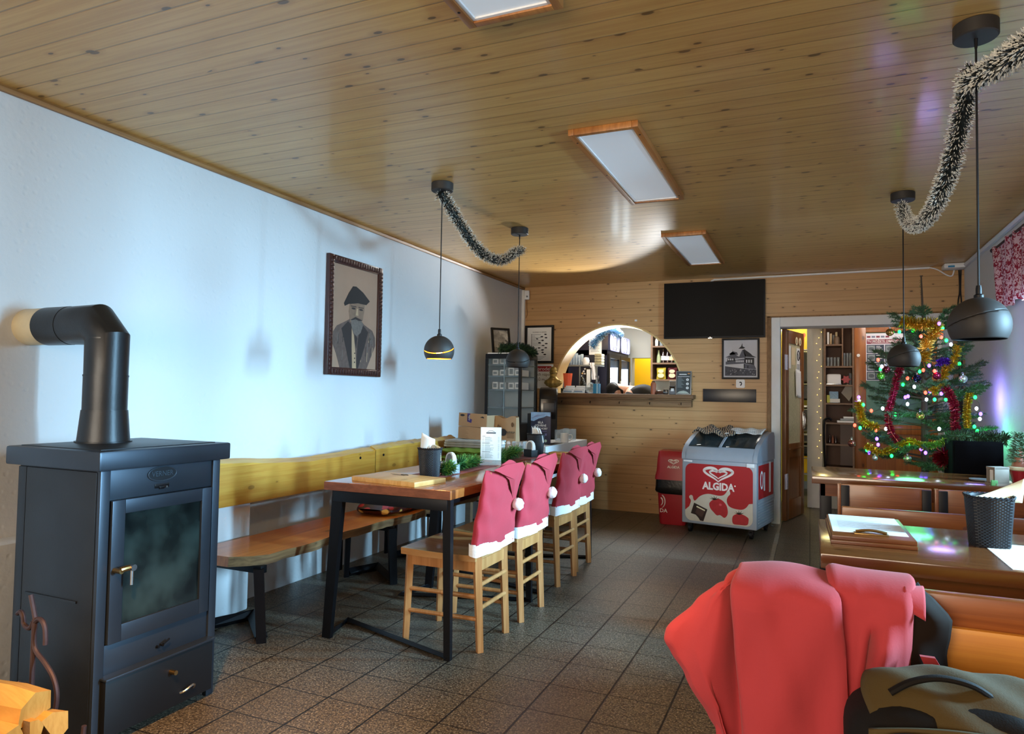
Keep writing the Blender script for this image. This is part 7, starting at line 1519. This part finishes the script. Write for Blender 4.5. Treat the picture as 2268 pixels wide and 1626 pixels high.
for x, y, z, c, lb in ((3.528, 5.58, 1.698, '#8a6a35', 'brass bauble at the top left of the tree'), (3.982, 5.58, 1.66, '#b0623a', 'copper orange bauble at the top right of the tree'), (3.469, 5.58, 1.385, '#5fae35', 'bright green bauble before the poster'), (3.501, 5.56, 1.43, '#5a1a22', 'dark red bauble beside the green one'), (3.694, 5.58, 1.37, '#1a1a38', 'navy bauble below the hanging pendant lamp'), (3.969, 5.58, 1.368, '#c4c4ba', 'silver bauble hanging right of the tree'), (3.712, 5.58, 1.107, '#c09a50', 'gold bauble in the middle of the tree'), (3.632, 5.58, .801, '#b8b090', 'pale gold bauble at the bottom of the tree'), (3.429, 5.58, .797, '#c8c8c0', 'small silver bauble at the bottom left of the tree'), (3.279, 5.58, .896, '#7a4638', 'brown bauble at the far lower left of the tree'), (3.815, 5.58, 1.389, '#8a2040', 'crimson bauble right of the tree trunk')):
    b = thing('bauble', lb, 'bauble', (x, y, z-.028), 0, 'baubles on the christmas tree'); r_ = .019 if 'small' in lb else .027
    s = MB(); s.ball((x, y, z), r_, 18); s.build('ball', mat('bauble_'+c, c, .15, .75, var=.05), b); s = MB(); s.cyl((x, y, z+r_-.002), (x, y, z+r_+.007), .006, n=10); s.tube([(x+.005*math.cos(a), y, z+r_+.012+.006*math.sin(a)) for a in [2*PI*i/10 for i in range(10)]], .001, 4, closed=True); s.build('cap', M_chrome, b)
s = MB(); s.ball((3.80, 5.60, .80), .10, 20, sz=.9)
for v in s.bm.verts: v.co += V((random.uniform(-.008, .008), random.uniform(-.008, .008), random.uniform(-.008, .008)))
s.cyl((3.80, 5.60, 0), (3.80, 5.60, .74), .05, n=12, mi=1)
fuzz('tinsel_ball', [(3.84, 5.50, .79), (3.845, 5.50, .83), (3.84, 5.505, .86)], .07, 700, RE, 'dark red tinsel bunch on the far table edge under the tree', 'tinsel', None, w=.003)
s.bm.free()

# ------------------------------------------------------------------ pink fleece jacket over the bench back
t = thing('fleece_jacket', 'coral pink fleece jacket slung over the near bench back', 'jacket', (2.98, 1.55, .40))
def lerp_tab(tab, z):
    tab = sorted(tab)
    if z <= tab[0][0]: return tab[0][1]
    for (a, b), (c, d) in zip(tab, tab[1:]):
        if z <= c:
            k = (z-a)/(c-a); k = k*k*(3-2*k)*.5+k*.5; return b+(d-b)*k
    return tab[-1][1]
XL = [(.25, 2.875), (.42, 2.858), (.52, 2.829), (.545, 2.814), (.623, 2.765), (.665, 2.735), (.69, 2.722), (.71, 2.726), (.776, 2.787), (.82, 2.832), (.851, 2.868), (.90, 2.90)]
XR = [(.25, 3.16), (.55, 3.17), (.716, 3.175), (.80, 3.178), (.845, 3.180), (.862, 3.188), (.90, 3.19)]
XF = [(.25, 2.905), (.53, 2.884), (.73, 2.867), (.83, 2.858), (.90, 2.868)]     # fold between sleeve and body
XG = [(.25, 3.075), (.64, 3.064), (.72, 3.061), (.80, 3.054), (.90, 3.046)]     # fold between body and front panel
def plan(u, z):
    xl, xr, xf, xg = (lerp_tab(q, z) for q in (XL, XR, XF, XG))
    gq = max(0, min(1, (.86-z)/.22))
    K = [(0, xl, .030), (.03, xl-.004*(z < .84), .012), (.07, xl+.012, .0), (.18, (xl+xf)/2-.01, -.008), (.235, xf-.05*gq-.012, -.002), (.265, xf-.030*gq-.006, .02), (.285, xf-.018*gq, .05), (.31, xf+.012, .058), (.33, xf+.010, .012), (.345, xf, -.026), (.36, xf+.004, -.034),
         (.45, xf+.06, -.046), (.55, (xf+xg)/2+.03, -.048), (.64, xg-.012, -.044), (.668, xg+.003, -.036), (.68, xg, -.022), (.70, xg-.012, -.004), (.72, xg+.004, -.006), (.78, xg+.035, -.016), (.88, xg+.08, -.018), (.955, xr-.012, -.012), (.985, xr, .0), (1, xr-.003, .03)]
    for (a, b, c), (d, e, f) in zip(K, K[1:]):
        if u <= d+1e-9:
            k = (u-a)/(d-a); return b+(e-b)*k, c+(f-c)*k
    return K[-1][1], K[-1][2]
def jk(u, v):
    if v < .70:
        z = .472+(.815-.472)*v/.70; x, dy = plan(u, z); zz = z; y = 1.50+dy
        g = math.exp(-((x-(3.098+.15*(z-.68)))/.008)**2)*max(0, min(1, (.79-z)/.04))*max(0, min(1, (z-.45)/.1))
        h = math.exp(-((x-(3.118+.25*(z-.72)))/.022)**2)*max(0, min(1, (.80-z)/.05))
        if x > 3.07: y += .040*g-.028*h
        y += .010*math.sin(x*26+z*8)*math.sin((z-.2)*5)+.006*math.sin(x*44-z*19)
        y -= .010*math.exp(-((x-2.90-.32*(.83-z))/.030)**2)*(z < .8)
        k = max(0, (z-.70)/.115); y += .0*k
        return (x, y, zz)
    topz = .836+.024*math.exp(-((u-.50)/.17)**2)+.030*max(0, min(1, (u-.66)/.05))*(1-.15*u)-.0*u
    if v < .88:
        a = PI*(v-.70)/.18; z = .815+.052*math.sin(a); x, dy = plan(u, min(.815+.06*math.sin(a), .875)); x0, dy0 = plan(u, .815)
        ht = (topz-.815)
        if u < .32: ht = max(.012, ht-.020*(1-u/.32)**.7); 
        yc = 1.575; ry = .075-dy0; y = yc-(ry if a < PI/2 else .075)*math.cos(a)
        zz = .815+ht*math.sin(a)**.8
        k = math.sin(a); x = x0+(x-x0)*k if u > .3 else x0+(2.868-x0)*k*max(0, 1-u/.33)*.85+.0*k
        if u < .3 and a > PI/2: x = max(x, 2.868-.02*u)
        y += (.010*math.sin(x0*26+.815*8)*math.sin(.615*5)+.006*math.sin(x0*44-.815*19))*(1-min(1, a/PI*2))
        return (x, y, zz)
    z = .815-(v-.88)/.12*.30; x, dy = plan(u, .83); return (max(x, 2.872), 1.65+.01*math.sin(x*30), z)
s = MB(); s.grid(jk, 150, 90); o = s.build('body', M_pink, t, ang=70)
md = o.modifiers.new('th', 'SOLIDIFY'); md.thickness = .005; md.offset = 1; o.modifiers.new('sm', 'SMOOTH').iterations = 3
s = MB()
LR = [(.30, 3.235), (.55, 3.243), (.70, 3.243), (.735, 3.240), (.773, 3.246), (.800, 3.249), (.812, 3.242), (.832, 3.222), (.852, 3.198)]
s.grid(lambda u, v: (lambda z: (3.165+(lerp_tab(LR, z)-3.165)*u, 1.505-.018*math.sin(PI*u)+.03*u+.05*max(0, (z-.80)/.07)**2+.005*math.sin(z*40+u*5), z))(.472+(.856-.472)*v), 14, 34)
o = s.build('lining', M_lining, t, ang=70, label='black lining'); o.modifiers.new('th', 'SOLIDIFY').thickness = .012
s = MB(); s.grid(lambda u, v: (3.165+.035*u+.006*v, 1.49+.07*v*v+.02*u*v, .822+.036*math.sin(PI*v*.75)-.018*u*(1-v)), 8, 12); o = s.build('collar', M_pink, t, ang=70); o.modifiers.new('th', 'SOLIDIFY').thickness = .005

s = MB(); s.faces([(3.188, 1.470, .745), (3.212, 1.470, .745), (3.222, 1.470, .728), (3.197, 1.470, .724), (3.188, 1.480, .745), (3.212, 1.480, .745), (3.222, 1.480, .728), (3.197, 1.480, .724)], [(0, 1, 2, 3), (7, 6, 5, 4), (0, 4, 5, 1), (1, 5, 6, 2), (2, 6, 7, 3), (3, 7, 4, 0)]); s.build('tag', M_pink, t, label='pink tag on the black lining')

# ------------------------------------------------------------------ backpack on the bench
t = thing('backpack', 'olive and black backpack standing on the near bench at the bottom right corner', 'backpack', (3.22, 1.30, .45))
s = MB()
def bp(u, v):
    a = 2*PI*u; c, sn = math.cos(a), math.sin(a); z = .45+.300*v
    w = .168-.012*(1-v)**2; d = .105
    k = max(0, (v-.72)/.28); rr = math.sqrt(max(0, 1-k**2.6)); w2 = w*(1-.0*k)*(rr*.85+.15 if k < 1 else .15); d2 = d*(rr*.9+.1)
    x = 3.222+w2*math.copysign(abs(c)**.55, c); y = 1.30+d2*math.copysign(abs(sn)**.6, sn)
    return (x+.006*k, y+.004*math.sin(z*60+x*30), z+.012*math.exp(-((c-.2)/.6)**2)*v)
s.grid(bp, 56, 26); bmesh.ops.remove_doubles(s.bm, verts=s.bm.verts, dist=.0004)
s.bm.verts.ensure_lookup_table(); tp = [v for v in s.bm.verts if v.is_boundary and v.co.z > .6]
s.faces([(3.10, 1.22, .452), (3.34, 1.22, .452), (3.34, 1.38, .452), (3.10, 1.38, .452)], [(0, 1, 2, 3)])
s.grid(lambda u, v: (3.228+(bp(u, 1)[0]-3.228)*v, 1.30+(bp(u, 1)[1]-1.30)*v, bp(u, 1)[2]), 56, 3); s.build('bag', M_olived, t, ang=70)
s = MB(); s.grid(lambda u, v: (3.10+.30*u-.02*math.sin(PI*v), 1.215+.15*v-.022*math.sin(PI*u)*(1-v), .706+.058*math.sin(v*PI*.62+.12)+.010*math.sin(PI*u)-.016*(2*u-1)**4+.003*math.sin(u*17+v*9)), 26, 14); o = s.build('top_flap', M_olive, t, ang=70); o.modifiers.new('th', 'SOLIDIFY').thickness = .006
s = MB(); s.grid(lambda u, v: (3.085+.31*u, 1.192-.004*math.sin(PI*u), .712+.018*math.sin(PI*u)-.010*v+.02*u*(1-u)), 24, 3); o = s.build('flap_seam', M_olive, t, ang=70); o.modifiers.new('th', 'SOLIDIFY').thickness = .008
for x0, x1, nm in ((3.135, 3.182, 'strap'), (3.232, 3.275, 'strap'), (3.082, 3.104, 'strap')):
    s = MB(); s.grid(lambda u, v: (x0+(x1-x0)*u+.012*(1-v), 1.164-.005*math.sin(PI*u)+.006*v, .46+.262*v-(.03 if x0 < 3.1 else 0)*v), 6, 16); o = s.build(nm, M_olive, t, ang=70); o.modifiers.new('th', 'SOLIDIFY').thickness = .007
s = MB(); s.box(3.10, 1.178, .47, 3.355, 1.205, .685, .02, seg=3); s.build('front_pocket', M_olived, t)
s = MB(); s.tube(smooth_pts([(3.12, 1.26, .748), (3.15, 1.265, .768), (3.19, 1.27, .779), (3.235, 1.27, .774), (3.27, 1.27, .752)], 5), .008, 8, flat=.6); s.build('carry_loop', M_olived, t)
s = MB(); s.tube(smooth_pts([(3.075, 1.21, .645), (3.085, 1.19, .690), (3.12, 1.18, .716), (3.17, 1.175, .724)], 5), .0035, 6); s.build('zip', M_blackp, t)
